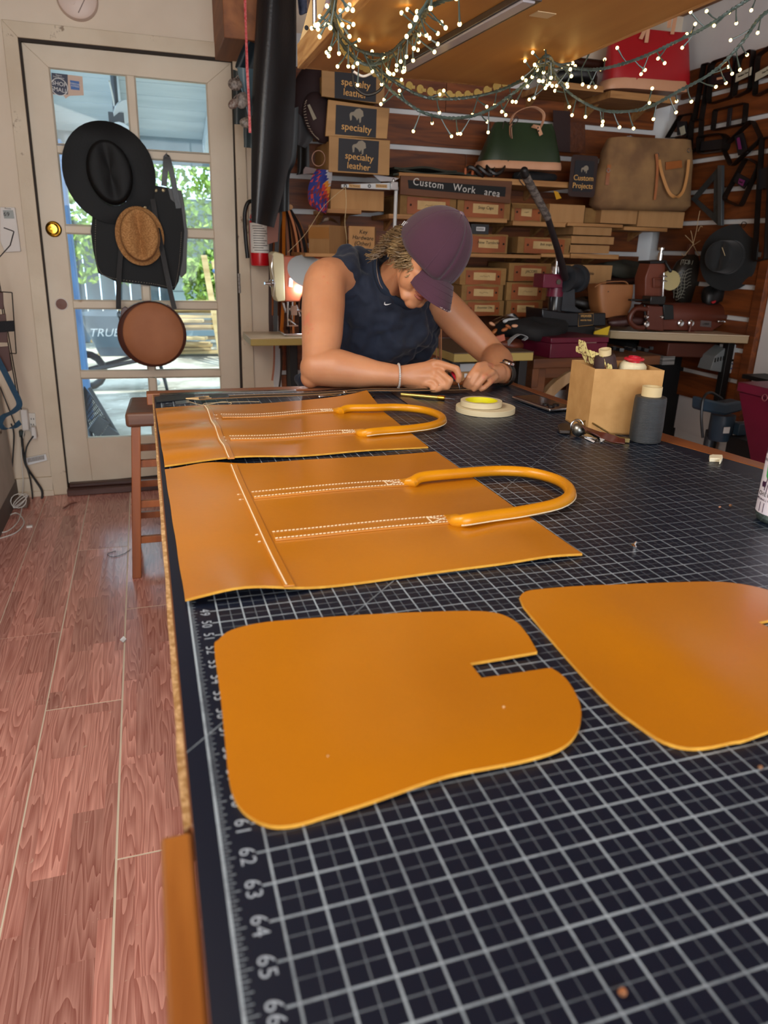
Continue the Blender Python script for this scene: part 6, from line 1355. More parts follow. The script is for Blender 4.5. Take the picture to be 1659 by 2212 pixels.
string('string_lights', 'fairy light swag sweeping up over the red tote to the right edge', [SP(1185, 130, 1.70), SP(1225, 145, 1.66), SP(1290, 150, 1.64), SP(1370, 130, 1.62), SP(1450, 95, 1.60), SP(1530, 55, 1.58), SP(1590, 15, 1.56), SP(1650, -20, 1.54)], 30, 12)
string('string_lights', 'lowest fairy light swag dipping below the high shelf to the right edge', [SP(1185, 135, 1.70), SP(1210, 180, 1.66), SP(1250, 215, 1.64), SP(1310, 240, 1.62), SP(1390, 235, 1.60), SP(1460, 200, 1.58), SP(1540, 155, 1.56), SP(1600, 95, 1.54), SP(1640, 40, 1.52), SP(1680, 10, 1.5)], 34, 33)
string('string_lights', 'knot of fairy lights bunched at the tray right corner', [SP(1150, 150, 1.72), SP(1180, 120, 1.70), SP(1195, 145, 1.70), SP(1165, 165, 1.70), SP(1180, 185, 1.70), SP(1200, 155, 1.70)], 14, 3)
# black cable loop under tangle
kb_ = MB(); kb_.tube(spline([A(762, 150, 1.72), A(765, 185, 1.72), A(790, 205, 1.72), A(820, 195, 1.72), A(832, 168, 1.72)], 8), 0.0035, 6); setp(obj('black_cord_loop', kb_, M_cablek), 'black cord loop hanging from the tangle of lights', 'cord')
kb_ = MB(); kb_.tube(spline([A(764, 155, 1.71), A(785, 165, 1.71), A(808, 155, 1.71)], 6), 0.006, 8, flat=0.5); setp(obj('white_tag_strip', kb_, M_white), 'white curled strip within the black cord loop', 'strip')

# ================================================================== leather hides, ribbon and beam left of the boards
bw = thing('ceiling_beam', 'thick brown wooden beam end at the top left of the hides', 'beam', A(500, 60, 3.3))
q = [atY(a, b, 3.34) for a, b in ((475, -40), (482, 86), (548, 92), (540, -40))]
obj('beam', MB().span((q[1].x, 3.30, q[1].z), (q[2].x+0.02, 3.72, HC)), wood('beam_wood', '#a2663a', '#7d4a28', 1, 0.6, 12), bw, bevel=0.004, smooth=0)
M_hide = mk('black_hide', '#1a1b1e', 0.34, c2='#26282c', scale=3, bump=0.2, bscale=120)
def hide(name, label, Lp, Rp, Y, m, depth=0.05, waves=2.0, cat='leather hide', th=0.003, ph=0.0):
    Ls = spline([(a, b, 0) for a, b in Lp], 6); Rs = spline([(a, b, 0) for a, b in Rp], 6); n = 16; vs = []
    for i in range(len(Ls)):
        for k in range(n):
            t_ = k/(n-1); p = Ls[i].lerp(Rs[i], t_); vs.append(atY(p.x, p.y, Y-depth*0.5*math.sin(t_*PI)-depth*0.35*math.sin(t_*PI*2*waves+ph+i*0.05)))
    N_ = len(vs); m_ = MB(); m_.v = vs+[v+Vector((0, th, 0)) for v in vs]
    for i in range(len(Ls)-1):
        for k in range(n-1):
            a = i*n+k; m_.f.append([a, a+1, a+n+1, a+n]); m_.m.append(0); m_.f.append([a+N_, a+N_+n, a+N_+n+1, a+N_+1]); m_.m.append(0)
    for k in range(n-1): m_.f.append([k, k+1, N_+k+1, N_+k]); m_.m.append(0); a = N_-n+k; m_.f.append([a, a+1, N_+a+1, N_+a]); m_.m.append(0)
    for i in range(len(Ls)-1): a = i*n; m_.f.append([a, a+n, a+n+N_, a+N_]); m_.m.append(0); a += n-1; m_.f.append([a, a+n, a+n+N_, a+N_]); m_.m.append(0)
    return setp(obj(name, m_, m, smooth=60), label, cat, 'hides hanging by the door')
hide('leather_hide', 'long black leather hide hanging in front, lowest end over the extinguisher', [(557, -30), (552, 60), (545, 200), (543, 340), (543, 480)], [(640, -30), (640, 120), (636, 240), (624, 360), (592, 492)], 3.22, M_hide, 0.09, 0.75)
hide('leather_hide', 'shorter black hide behind the long one, showing at its lower right', [(590, 250), (592, 330), (590, 400), (592, 460)], [(645, 230), (640, 340), (626, 380), (625, 455)], 3.40, mk('grey_hide', '#23272a', 0.4), 0.05, 1.0)
hide('leather_hide', 'dark teal hide folded by the ceiling beam', [(562, 40), (530, 90), (512, 130), (508, 145)], [(565, 40), (560, 90), (550, 150), (535, 165)], 3.34, mk('teal_hide', '#15242c', 0.45), 0.03, 1.0)
hide('leather_hide', 'pale blue-grey hide strip hanging beside the red ribbon', [(512, 145), (518, 180), (528, 215), (536, 250)], [(560, 150), (555, 190), (550, 230), (545, 300)], 3.30, mk('bluegrey_hide', '#5d7580', 0.35), 0.03, 1.0)
hide('leather_hide', 'dark green-grey hide end overlapping the door casing', [(503, 150), (504, 200), (505, 240), (506, 268)], [(535, 160), (536, 200), (538, 240), (538, 270)], 3.45, mk('greengrey_hide', '#2e3739', 0.45), 0.02, 1.0)
hide('leather_hide', 'slate hide corner reaching lower beside the long black hide', [(526, 265), (526, 290), (527, 305), (527, 318)], [(546, 265), (546, 290), (547, 305), (547, 320)], 3.42, mk('slate_hide', '#3f4c50', 0.45), 0.02, 1.0)
rd = MB(); rd.ribbon([atY(528, -40, 3.16), atY(531, 60, 3.16), atY(534, 150, 3.15), atY(538, 220, 3.16), atY(540, 287, 3.16)], 0.011, 0.003, [(1, 0, 0), (0.7, 0.7, 0), (1, 0, 0), (0.6, -0.7, 0), (1, 0, 0)]); setp(obj('red_ribbon', rd, mk('red_paracord', '#c5303a', 0.5, c2='#e08080', scale=120)), 'bright red ribbon hanging straight down in front of the hides', 'ribbon')
for k, (a, b, w, h, c_) in enumerate(((508, 182, 0.05, 0.04, '#3b2c24'), (523, 217, 0.045, 0.055, '#5c5550'), (505, 224, 0.03, 0.045, '#5a3f33'), (534, 265, 0.035, 0.055, '#4b4234'))):
    m_ = MB(); c = atY(a, b, 3.22); m_.ell(c, (w*0.6, 0.010, h*0.6), Matrix.Rotation(0.5*k, 3, 'Y'), 12, 8); m_.tube([c+Vector((0, -0.01, 0.02)), c+Vector((0.01, -0.02, 0.03)), c+Vector((0.02, -0.01, 0.01)), c+Vector((0.012, 0, -0.01))], 0.0025, 6)
    setp(obj('leather_clip', m_, mk('clip_%d' % k, c_, 0.5, c2='#8a8078', scale=120), smooth=50), ['dark leather clip highest beside the door corner', 'grey suede tag clipped left of the red ribbon', 'brown round tag touching the door casing', 'striped small clip at the ribbon lower end'][k], 'clip')
# brown leather caps and grey scrap
M_brl = mk('dark_brown_suede', '#2b1618', 0.8, c2='#231013', scale=9)
for k, (a, b, rx, rz, ro, lb) in enumerate(((672, 200, 0.085, 0.13, 0.35, 'upper dark maroon leather piece with pale whipstitching left of the signs'), (690, 255, 0.075, 0.11, -0.35, 'lower dark maroon leather piece with a pale label left of the signs'))):
    r_ = thing('stitched_cap', lb, 'cap', atY(a, b, 3.5)); c = atY(a, b, 3.50-0.05*k); m_ = MB(); Rr = Matrix.Rotation(ro, 3, 'Y')
    m_.ell(c, (rx, 0.05, rz), Rr, 20, 12); obj('crown', m_, M_brl, r_, smooth=60)
    m_ = MB()
    for j in range(16):
        t_ = -0.9+1.8*j/15; p = c+Rr @ Vector((rx*0.93*math.cos(t_)*(1 if k == 0 else -1), -0.026, rz*0.93*math.sin(t_))); m_.box(p, (0.012, 0.003, 0.003), Matrix.Rotation(-t_, 3, 'Y'))
    obj('whipstitch', m_, mk('pale_stitch', '#8e8070', 0.8), r_, smooth=0, kind='stuff')
    if k:
        m_ = MB(); m_.slab([atY(664, 227, 3.392), atY(669, 225, 3.392), atY(684, 256, 3.392), (atY(677, 260, 3.392))], (0, 0.003, 0)); obj('pale_label', m_, mk('label_pale', '#8c8574', 0.8), r_)
hide('leather_scrap', 'ragged dark grey leather scrap hanging beside the signs', [(632, 200), (636, 260), (638, 300), (640, 312)], [(680, 265), (684, 280), (676, 300), (660, 320)], 3.50, mk('ragged_grey', '#3c3b3d', 0.7), 0.03, 1.0)
hide('leather_scrap', 'black strip of leather hanging below the ragged grey scrap', [(642, 300), (643, 340), (642, 370), (640, 378)], [(668, 310), (668, 340), (668, 370), (660, 375)], 3.55, M_dark, 0.02, 1.0)
kc2 = MB(); kc2.tube([atY(688+14*math.cos(t_), 342+17*math.sin(t_), 3.45) for t_ in frange(0, 2*PI*15/16, 16)], 0.002, 5, closed=True); setp(obj('cord_loop', kc2, mk('pinkish_cord', '#b98c78', 0.6)), 'thin pale cord loop left of the lowest sign', 'cord')
pc_ = MB(); pc_.slab([atY(656, 366, 3.5), atY(660, 360, 3.5), atY(684, 365, 3.5), atY(682, 374, 3.5), atY(655, 376, 3.5)], (0, 0.01, 0)); setp(obj('mauve_scrap', pc_, mk('mauve_scrap', '#8d7b7a', 0.7)), 'small mauve leather scrap above the patterned cloth', 'leather')
# ------------------------------------------------------------------ extinguisher
ex = thing('fire_extinguisher', 'red fire extinguisher with white label on the wall by the door', 'fire extinguisher', atY(562, 573, 3.62))
e0 = atY(562, 575, 3.58); eh = atY(560, 452, 3.58).z-e0.z
m_ = MB(); m_.lathe([(0.035, 0), (0.045, 0.004), (0.047, 0.02), (0.047, eh*0.80), (0.040, eh*0.90), (0.020, eh*0.98), (0.016, eh*1.03)], e0, (0, 0, 1), 28); obj('cylinder', m_, mk('red_enamel', '#c1121f', 0.25, c2='#b5101c', scale=3), ex, smooth=50)
m_ = MB(); m_.grid(lambda u, v: e0+Vector((0.0480*math.sin(-1.25+2.5*u), -0.0480*math.cos(-1.25+2.5*u), eh*(0.24+0.52*v))), 14, 2); lbo = obj('label', m_, mk('label_paper', '#dcdad4', 0.6), ex)
rx_ = random.Random(2); m_ = MB()
for k in range(11):
    zz = eh*(0.28+0.042*k); a0 = -0.9+rx_.uniform(0, 0.2); a1 = rx_.uniform(0.2, 1.0)
    m_.grid(lambda u, v: e0+Vector((0.0486*math.sin(a0+(a1-a0)*u), -0.0486*math.cos(a0+(a1-a0)*u), zz+0.003*v)), 8, 2)
obj('label_print', m_, M_ink, lbo, smooth=0)
m_ = MB(); m_.tube(spline([e0+Vector((0.0, 0, eh*1.0)), e0+Vector((-0.02, 0, eh*1.12)), e0+Vector((-0.05, -0.01, eh*1.10)), e0+Vector((-0.068, -0.01, eh*0.9)), e0+Vector((-0.068, -0.01, eh*0.5)), e0+Vector((-0.062, -0.01, eh*0.14))], 8), 0.010, 8); obj('hose', m_, M_cablek, ex, smooth=60)
m_ = MB(); m_.span(e0+Vector((-0.02, -0.015, eh*1.03)), e0+Vector((0.05, 0.015, eh*1.12))); obj('valve_handle', m_, M_dark, ex, bevel=0.003)
m_ = MB(); m_.lathe([(0.049, 0), (0.049, 0.008)], e0+Vector((0, 0, eh*0.8)), (0, 0, 1), 20); m_.span(e0+Vector((-0.02, 0.04, 0.03)), e0+Vector((0.02, 0.14, eh))); obj('bracket', m_, M_steel, ex)
# ------------------------------------------------------------------ straps hanging behind the left sewing machine
rs = random.Random(14); cols_ = [('#3a211a', 'dark brown'), ('#9a5a33', 'tan'), ('#17161a', 'black'), ('#b9794a', 'pale tan'), ('#5c3020', 'brown'), ('#c8701c', 'orange')]
wordsx = ['leftmost', 'second', 'third', 'fourth', 'fifth', 'sixth', 'seventh', 'eighth', 'ninth', 'tenth', 'eleventh', 'twelfth', 'thirteenth', 'fourteenth', 'fifteenth', 'sixteenth']
peg = MB(); peg.tube([(atY(625, 448, 3.6).x, WY-0.03, atY(625, 448, 3.6).z), (atY(625, 448, 3.45).x, 3.42, atY(625, 448, 3.45).z)], 0.012); setp(obj('strap_peg', peg, M_pine), 'wooden peg carrying the bundle of leather straps', 'peg')
for k in range(16):
    c_, w_ = cols_[k % 6]; t_ = k/15; xt = 606+22*t_; xb = 586+80*t_; xe = 588+66*t_+rs.uniform(-4, 4); yb = rs.uniform(600, 790)
    P = [atY(xt, 446+abs(t_-0.5)*16, 3.66-0.025*(k % 3)), atY(xt+(xb-xt)*0.7, 500, 3.66-0.025*(k % 3)), atY(xb, 570, 3.66-0.025*(k % 3)), atY(xe, 680, 3.66-0.025*(k % 3)), atY(xe+rs.uniform(-6, 6), yb, 3.66-0.025*(k % 3))]
    m_ = MB(); m_.ribbon(spline(P, 5), rs.uniform(0.010, 0.024), 0.0035, (0.7+0.3*math.cos(k), 0.6*math.sin(k*1.7), 0)); setp(obj('leather_strap', m_, mk('strapcol_%d' % (k % 6), c_, 0.5)), '%s leather strap in the hanging bundle, %s from the door side' % (w_, wordsx[k]), 'strap', 'straps hanging behind the sewing machine')
m_ = MB(); m_.slab([atY(576, 462, 3.36), atY(604, 460, 3.36), atY(600, 522, 3.36), atY(590, 524, 3.36), atY(578, 528, 3.36)], (0, 0.004, 0)); setp(obj('leather_flap', m_, mk('flap_brown', '#7a4430', 0.5)), 'reddish-brown leather piece hanging right beside the extinguisher', 'leather')
for k, (x_, y0_, y1_, c_) in enumerate(((592, 742, 822, '#a9674a'), (605, 742, 840, '#4a3b33'), (612, 745, 800, '#8c4b33'), (620, 745, 845, '#3a2219'), (630, 745, 830, '#17161a'))):
    m_ = MB(); P = spline([atY(x_, y0_-40, 3.64), atY(x_+3*math.sin(k), (y0_+y1_)/2, 3.64), atY(x_-4+2*k, y1_, 3.64)], 6); m_.ribbon(P, 0.010+0.006*(k == 3), 0.003, (1, 0.3*k, 0)); setp(obj('leather_lace', m_, mk('lacecol_%d' % k, c_, 0.5)), ['pinkish lace end', 'grey-brown lace end', 'red-brown lace end', 'wide dark brown strap end', 'black lace end'][k]+' dangling below the sewing table left end', 'lace')

# ================================================================== sewing tables, workbench and machines
M_yel = mk('yellow_edge', '#a8924f', 0.5); M_lamt = mk('beige_laminate', '#c9b79a', 0.35, c2='#bca98b', scale=5)
def table_poly(name, label, poly, z, th, mt, me, legs, mleg):
    r_ = thing(name, label, 'table', (sum(p[0] for p in poly)/len(poly), sum(p[1] for p in poly)/len(poly), 0))
    obj('top', MB().slab([(x, y, z) for x, y in poly], (0, 0, -0.004)), mt, r_, smooth=0)
    obj('edge_band', MB().slab([(x, y, z-0.004) for x, y in poly], (0, 0, -th)), me, r_, bevel=0.003)
    for x, y in legs: obj('leg', MB().span((x-0.02, y-0.02, 0), (x+0.02, y+0.02, z-th-0.004)), mleg, r_, bevel=0.002)
    return r_
z1_ = TZ-0.055
c1 = atZ(541, 731, z1_); c2 = atZ(511, 705, z1_); yb_ = min(c2.y, 3.66)
table_poly('sewing_table', 'pale sewing table with yellow edge, left behind the man', [(c1.x, c1.y), (1.22, c1.y), (1.22, 3.58), (c2.x, 3.58), (c2.x, c1.y+0.25)], z1_, 0.032, M_lamt, M_yel, [(c1.x+0.25, c1.y+0.30), (1.15, c1.y+0.3), (1.15, 3.53), (c1.x+0.25, 3.53)], M_dark)
d1 = atZ(915, 764, z1_); d2 = atZ(1045, 766, z1_)
table_poly('side_table', 'second yellow-edged table seen between the man and his raised arm', [(1.235, d1.y), (1.62, d1.y), (1.62, 3.2), (1.235, 3.2)], z1_, 0.036, mk('dusty_dark_top', '#5a4a38', 0.6), M_yel, [(1.26, d1.y+0.05), (1.59, d1.y+0.05), (1.26, 3.15), (1.59, 3.15)], M_dark)
# left sewing machine
Ys = c1.y+0.07
sm = thing('sewing_machine', 'old salmon-coloured sewing machine with chrome presser under a pale lamp dish, left', 'sewing machine', atY(640, 705, Ys))
M_salmon = mk('salmon_enamel', '#a8583c', 0.35, c2='#9a4e34', scale=4); M_creamm = mk('cream_enamel', '#c3b893', 0.35)
def pxbox(px0, py0, px1, py1, Y, d, mb=None):
    a, b, z0, z1 = rectY(px0, py0, px1, py1, Y); m = mb or MB(); return m.span((a, Y, z0), (b, Y+d, z1))
zt_ = z1_
a, b, z0, z1 = rectY(612, 552, 690, 590, Ys)
q = [(612, 552), (720, 556), (900, 566), (905, 600), (720, 604), (665, 606), (652, 640), (648, 652), (616, 652)]
obj('arm', MB().slab([atY(x, y, Ys) for x, y in q], (0, 0.11, 0)), M_salmon, sm, bevel=0.006)
obj('face_plate', MB().slab([atY(x, y, Ys-0.006) for x, y in ((588, 548), (594, 543), (613, 549), (616, 650), (600, 652), (595, 640))], (0, 0.12, 0)), M_creamm, sm, bevel=0.004)
obj('column', MB().slab([atY(x, y, Ys+0.01) for x, y in ((850, 566), (905, 566), (905, 600), (900, 705), (850, 700))], (0, 0.12, 0)), M_salmon, sm, bevel=0.006)
m_ = MB(); pz = zt_+0.002; m_.span((atY(612, 700, Ys).x, Ys-0.02, pz), (atY(905, 700, Ys).x, Ys+0.16, pz+0.012)); obj('bed', m_, M_chrome, sm, bevel=0.003)
m_ = MB()
for a_, b_, r1 in (((622, 652), (622, 704), 0.005), ((632, 645), (632, 690), 0.004), ((612, 655), (616, 672), 0.007), ((628, 668), (652, 672), 0.009), ((640, 660), (648, 682), 0.006), ((623, 690), (640, 703), 0.006)):
    m_.cap(atY(*a_, Ys+0.03), atY(*b_, Ys+0.03), r1, r1*0.8, 8)
m_.box(atY(634, 670, Ys+0.03), (0.03, 0.03, 0.045)); m_.box(atY(632, 703, Ys+0.02), (0.05, 0.03, 0.006)); obj('presser_foot', m_, M_chrome, sm)
m_ = MB(); c = atY(584, 612, Ys-0.01); m_.lathe([(0.004, -0.02), (0.016, -0.018), (0.016, -0.014), (0.007, -0.012), (0.018, -0.006), (0.018, -0.002), (0.009, 0.002), (0.006, 0.03)], c, (-1, -0.3, 0), 14); m_.tube(spline([atY(590, 552, Ys-0.01), atY(587, 580, Ys-0.02), atY(593, 610, Ys-0.02), atY(590, 640, Ys-0.01)], 5), 0.002, 5); obj('thread_tension', m_, M_chrome, sm)
m_ = MB(); m_.lathe([(0.001, -0.010), (0.085, -0.006), (0.095, 0.0), (0.09, 0.006), (0.001, 0.012)], atY(664, 586, Ys-0.09), (0.05, -0.75, 0.65), 32); lo = obj('lamp_dish', m_, mk('pale_dish', '#c3cfd6', 0.4), sm, smooth=50)
ld = bpy.data.lights.new('machine_lamp', 'POINT'); ld.energy = 0.9; ld.color = (0.95, 0.98, 1.0); ld.shadow_soft_size = 0.02; lob = bpy.data.objects.new('machine_lamp', ld); COL.objects.link(lob); lob.location = atY(650, 625, Ys-0.03); setp(lob, 'small bright work light under the pale dish of the left sewing machine', 'lamp')
m_ = MB(); m_.slab([atY(x, y, Ys-0.008) for x, y in ((642, 560), (650, 556), (700, 560), (700, 574), (645, 570), (648, 565))], (0, 0.001, 0)); mt_ = obj('masking_tape', m_, mk('masking_tape', '#c9bfa4', 0.7), sm, smooth=0)
text('handwriting', 'Rivets & Cog', atY(672, 565, Ys-0.0095), (1, 0, -0.05), (0, 0, 1), 0.026, M_ink, mt_, shear=0.1)
m_ = MB(); m_.slab([atY(x, y, Ys-0.003) for x, y in ((625, 600), (633, 602), (632, 620), (624, 619))], (0, 0.001, 0)); obj('white_label', m_, M_white, sm, smooth=0)
# thread stand of the left machine
ts = thing('thread_stand', 'white metal thread stand with labelled crossbar above the left machine', 'stand', atY(850, 560, 3.27))
m_ = MB(); pb = atY(849, 520, 3.27); m_.tube([atY(856, 400, 3.27), Vector((pb.x, pb.y, zt_+0.003))], 0.0085, 12); obj('pole', m_, mk('white_steel', '#c7ccce', 0.35), ts)
m_ = MB(); m_.slab([atY(x, y, 3.26) for x, y in ((738, 398), (860, 394), (861, 411), (738, 405))], (0, 0.012, 0)); obj('crossbar', m_, mk('white_steel', '#c7ccce', 0.35), ts, bevel=0.002)
m_ = MB(); m_.box(atY(850, 402, 3.255), (0.035, 0.035, 0.036)); m_.cap(atY(850, 388, 3.26), atY(850, 400, 3.26), 0.006, 0.008); obj('clamp', m_, M_steel, ts, bevel=0.002)
for a_, b_ in ((746, 402), (798, 402)): m_ = MB(); m_.tube([atY(a_, b_, 3.256)+Vector((0.006*math.cos(t_), 0, 0.006*math.sin(t_))) for t_ in frange(0, 2*PI*9/10, 10)], 0.0018, 5, closed=True); obj('eyelet', m_, M_dark, ts)
for a_, b_, w_ in ((766, 402, 'Tim Thread #1'), (824, 402, 'Thin Bonded #1')):
    c = atY(a_, b_, 3.2585); m_ = MB(); m_.box(c, (0.055, 0.001, 0.015)); tp_ = obj('tape_label', m_, mk('tan_tape', '#c09a66', 0.7), ts); text('handwriting', w_, c+Vector((0, -0.001, 0)), (1, 0, 0), (0, 0, 1), 0.008, M_ink, tp_)
m_ = MB(); m_.tube(spline([atY(746, 404, 3.10), atY(748, 440, 3.10), atY(745, 480, 3.10), atY(749, 520, 3.10), atY(746, 560, 3.26)], 6), 0.0014, 5); m_.tube(spline([atY(746, 404, 3.10), atY(700, 445, 3.15), atY(660, 505, 3.15), atY(622, 545, 3.15)], 6), 0.001, 5); setp(obj('thread', m_, M_string), 'pale thread strung from the white stand down to the machine', 'thread')
# right hand work bench
w0 = atZ(1154, 775.5, 0.80); w1 = atZ(1428, 768, 0.80); w2_ = atZ(1098, 762, 0.80)
wbn = thing('work_bench', 'heavy rough timber workbench carrying the burgundy box', 'workbench', ((w0.x+w1.x)/2, w0.y+0.3, 0))
M_bench = wood('bench_timber', '#6d3f1e', '#4d2a12', 0, 0.55, 16, rand=0.1)
bkl = min(w2_.y, 3.62)
for k in range(4):
    t0, t1 = k/4, (k+1)/4
    def bp(s, t_): a = Vector((w0.x, w0.y, 0)).lerp(Vector((w2_.x-0.02, 3.62, 0)), t_); b = Vector((w1.x, w1.y, 0)).lerp(Vector((w1.x+0.05, 3.62, 0)), t_); return a.lerp(b, s)
    q = [bp(0, t0), bp(1, t0), bp(1, t1-0.012), bp(0, t1-0.012)]; obj('top_plank', MB().slab([Vector((p.x, p.y, 0.80)) for p in q], (0, 0, -0.045)), M_bench, wbn, bevel=0.004)
obj('side_rail', MB().slab([(w0.x+0.015, w0.y+0.03, 0.752), (w0.x+0.05, w0.y+0.03, 0.752), (w2_.x+0.05, 3.55, 0.752), (w2_.x+0.015, 3.55, 0.752)], (0, 0, -0.09)), M_bench, wbn, bevel=0.003)
obj('front_rail', MB().span((w0.x+0.05, w0.y+0.05, 0.752), (w1.x-0.03, w0.y+0.09, 0.70)), M_bench, wbn, bevel=0.003)
for s_ in (0, 1):
    m_ = MB(); x_ = w0.x+0.06+s_*0.10; yy = w0.y+0.03
    out_ = [(x_+0.30*t_, 0.745-0.26*(1-math.sqrt(max(0, 1-(1-t_)**2)))-0.0) for t_ in frange(0, 1, 10)]
    P = [(x_+0.02, 0.50), (x_+0.085, 0.50)]+[(x_+0.085+0.22*math.sin(t_), 0.50+0.22*(1-math.cos(t_))) for t_ in frange(0.1, PI/2, 8)]+[(x_+0.34, 0.75), (x_+0.21, 0.75)]
    m_.slab([(a_, yy+s_*0.05, b_) for a_, b_ in P], (0, 0.03, 0))
    if s_ == 0:
        m_ = MB(); m_.ribbon([(x_+0.30*(1-math.cos(t_)), yy+0.02, 0.46+0.28*math.sin(t_)) for t_ in frange(0.0, PI/2, 12)], 0.045, 0.05, (0, 1, 0)); obj('curved_brace', m_, wood('brace_wood', '#a58663', '#856743', 2, 0.6, 14), wbn, bevel=0.003)
for x_, y_ in ((w0.x+0.06, w0.y+0.08), (w1.x-0.06, w0.y+0.12), (w2_.x+0.1, 3.5), (w1.x, 3.5)): obj('leg', MB().span((x_-0.035, y_-0.035, 0), (x_+0.035, y_+0.035, 0.755)), M_bench, wbn, bevel=0.003)
# burgundy metal box
r0, r1, r2 = atZ(1187, 774, 0.80), atZ(1320, 774, 0.80), atZ(1128, 762, 0.80)
fr = thing('burgundy_box', 'burgundy painted metal toolbox with chipped edges on the workbench', 'toolbox', ((r0.x+r1.x)/2, r0.y+0.15, 0.80))
r2 = r0+(r2-r0)*(0.30/(r2-r0).length); r1.y = r0.y; r3 = r1+(r2-r0); hb = atY(1187, 730, r0.y).z-0.80
M_red2 = mk('burgundy_enamel', '#5d0f28', 0.35, c2='#4d0b20', scale=6, wear=0.76, wearc='#8a6a6d', wscale=14)
obj('body', MB().slab([r0, r1, r3, r2], (0, 0, hb*0.72)), M_red2, fr, bevel=0.003)
up_ = Vector((0, 0, hb*0.74)); o_ = Vector((-0.003, -0.003, 0)); 
obj('lid', MB().slab([r0+up_+o_, r1+up_+Vector((0.003, -0.003, 0)), r3+up_, r2+up_], (0, 0, hb*0.26)), M_red2, fr, bevel=0.003)
m_ = MB(); m_.tube([r0+Vector((0.16, -0.004, hb*0.74)), r0+Vector((0.24, -0.004, hb*0.745))], 0.002, 5); obj('pale_scratch', m_, mk('scratch', '#8d7068', 0.6), fr)
# arbor press
Yp = 2.98; pz = atY(1240, 712, Yp).z
ap_ = thing('arbor_press', 'black and burgundy hand press with a long wrapped lever, behind the burgundy box', 'press', (atY(1240, 712, Yp).x, Yp+0.1, 0.80))
M_blk = mk('gloss_black', '#0a0d12', 0.22, c2='#0d1118', scale=4); M_cast = mk('cast_grey', '#22262b', 0.45, c2='#2b3036', scale=20, bump=0.2)
obj('base', MB().slab([atY(x, y, Yp) for x, y in ((1171, 667), (1223, 676), (1309, 676), (1309, 704), (1222, 706), (1171, 694))], (0, 0.17, 0)), M_blk, ap_, bevel=0.005)
bx = atY(1240, 705, Yp); obj('riser_block', MB().span((atY(1215, 710, Yp).x, Yp+0.02, 0.80), (atY(1290, 710, Yp).x, Yp+0.16, bx.z)), M_dark, ap_)
m_ = MB(); c = atY(1190, 700, Yp+0.06); m_.lathe([(0.030, 0), (0.030, c.z-0.80)], Vector((c.x, c.y, 0.80)), (0, 0, 1), 24); obj('steel_foot', m_, M_chrome, ap_, smooth=50)
m_ = MB(); c0_, c1_ = atY(1198, 672, Yp+0.06), atY(1198, 640, Yp+0.06); m_.lathe([(0.040, 0), (0.036, 0.01), (0.036, (c1_-c0_).length)], c0_, (0, 0, 1), 26); obj('lower_column', m_, M_blk, ap_, smooth=50)
m_ = MB(); c2_ = atY(1197, 618, Yp+0.06); m_.lathe([(0.041, 0), (0.041, (c2_-c1_).length)], c1_, (0, 0, 1), 26); obj('burgundy_collar', m_, M_redpaint, ap_, smooth=50)
m_ = MB(); pxbox(1174, 592, 1216, 622, Yp, 0.10, m_); obj('burgundy_head', m_, M_redpaint, ap_, bevel=0.003)
m_ = MB(); m_.lathe([(0.012, 0), (0.012, 0.004)], atY(1206, 609, Yp-0.001), (0, -1, 0), 14); obj('head_bolt', m_, mk('dull_bolt', '#5c5a50', 0.4, 0.8), ap_)
m_ = MB(); c3 = atY(1200, 592, Yp+0.06); c4_ = atY(1202, 576, Yp+0.06); m_.lathe([(0.024, 0), (0.024, (c4_-c3).length)], c3, (0, 0, 1), 22); m_.lathe([(0.008, 0.03), (0.008, 0.10)], c3, (0, 0, 1), 12); obj('steel_ram', m_, M_chrome, ap_, smooth=50)
m_ = MB(); wc_ = atY(1222, 602, Yp+0.02); m_.lathe([(0.046, -0.01), (0.062, -0.01), (0.062, 0.012), (0.052, 0.014), (0.052, 0.085), (0.066, 0.087), (0.066, 0.11), (0.03, 0.112)], wc_, (0.75, 0.35, 0), 30); obj('pinion_housing', m_, M_cast, ap_, smooth=50)
m_ = MB(); m_.lathe([(0.001, -0.006), (0.045, -0.006), (0.045, 0.0)], wc_, (0.75, 0.35, 0), 26); obj('pinion_face', m_, M_dark, ap_, smooth=50)
obj('frame_post', MB().slab([atY(x, y, Yp+0.03) for x, y in ((1212, 620), (1242, 616), (1243, 662), (1262, 676), (1210, 672))], (0, 0.05, 0)), M_cast, ap_, bevel=0.003)
m_ = MB(); ha = atY(1221, 600, Yp); hb2 = atY(1205, 540, 2.80); hc3 = atY(1183, 470, 2.66); hd2 = atY(1132, 374, 2.46)
m_.tube([ha, hb2, hc3], [0.019, 0.015, 0.0135], 14); obj('lever', m_, mk('dark_lever', '#2a2527', 0.45), ap_)
m_ = MB(); pth = [hc3.lerp(hd2, t_) for t_ in frange(0, 0.97, 50)]; m_.tube(pth, [0.0150+0.0022*((i*0.42) % 1) for i in range(50)], 14); obj('wrapped_grip', m_, mk('grip_tape', '#77716a', 0.7, c2='#4e4844', scale=30, stretch=(1, 1, 3), ramp=(0.45, 0.55)), ap_, smooth=20)
m_ = MB(); m_.cap(hc3.lerp(hd2, 0.97), hd2+Vector((0, 0, 0.008)), 0.0165, 0.015); obj('end_cap', m_, M_dark, ap_)
m_ = MB(); m_.tube([ha.lerp(hb2, 0.72)+Vector((0.018*math.cos(t_), 0, 0.018*math.sin(t_)*0.3)) for t_ in frange(0, 2*PI*11/12, 12)], 0.003, 6, closed=True); obj('pink_rubber_band', m_, mk('rubber_pink', '#b06a60', 0.6), ap_)
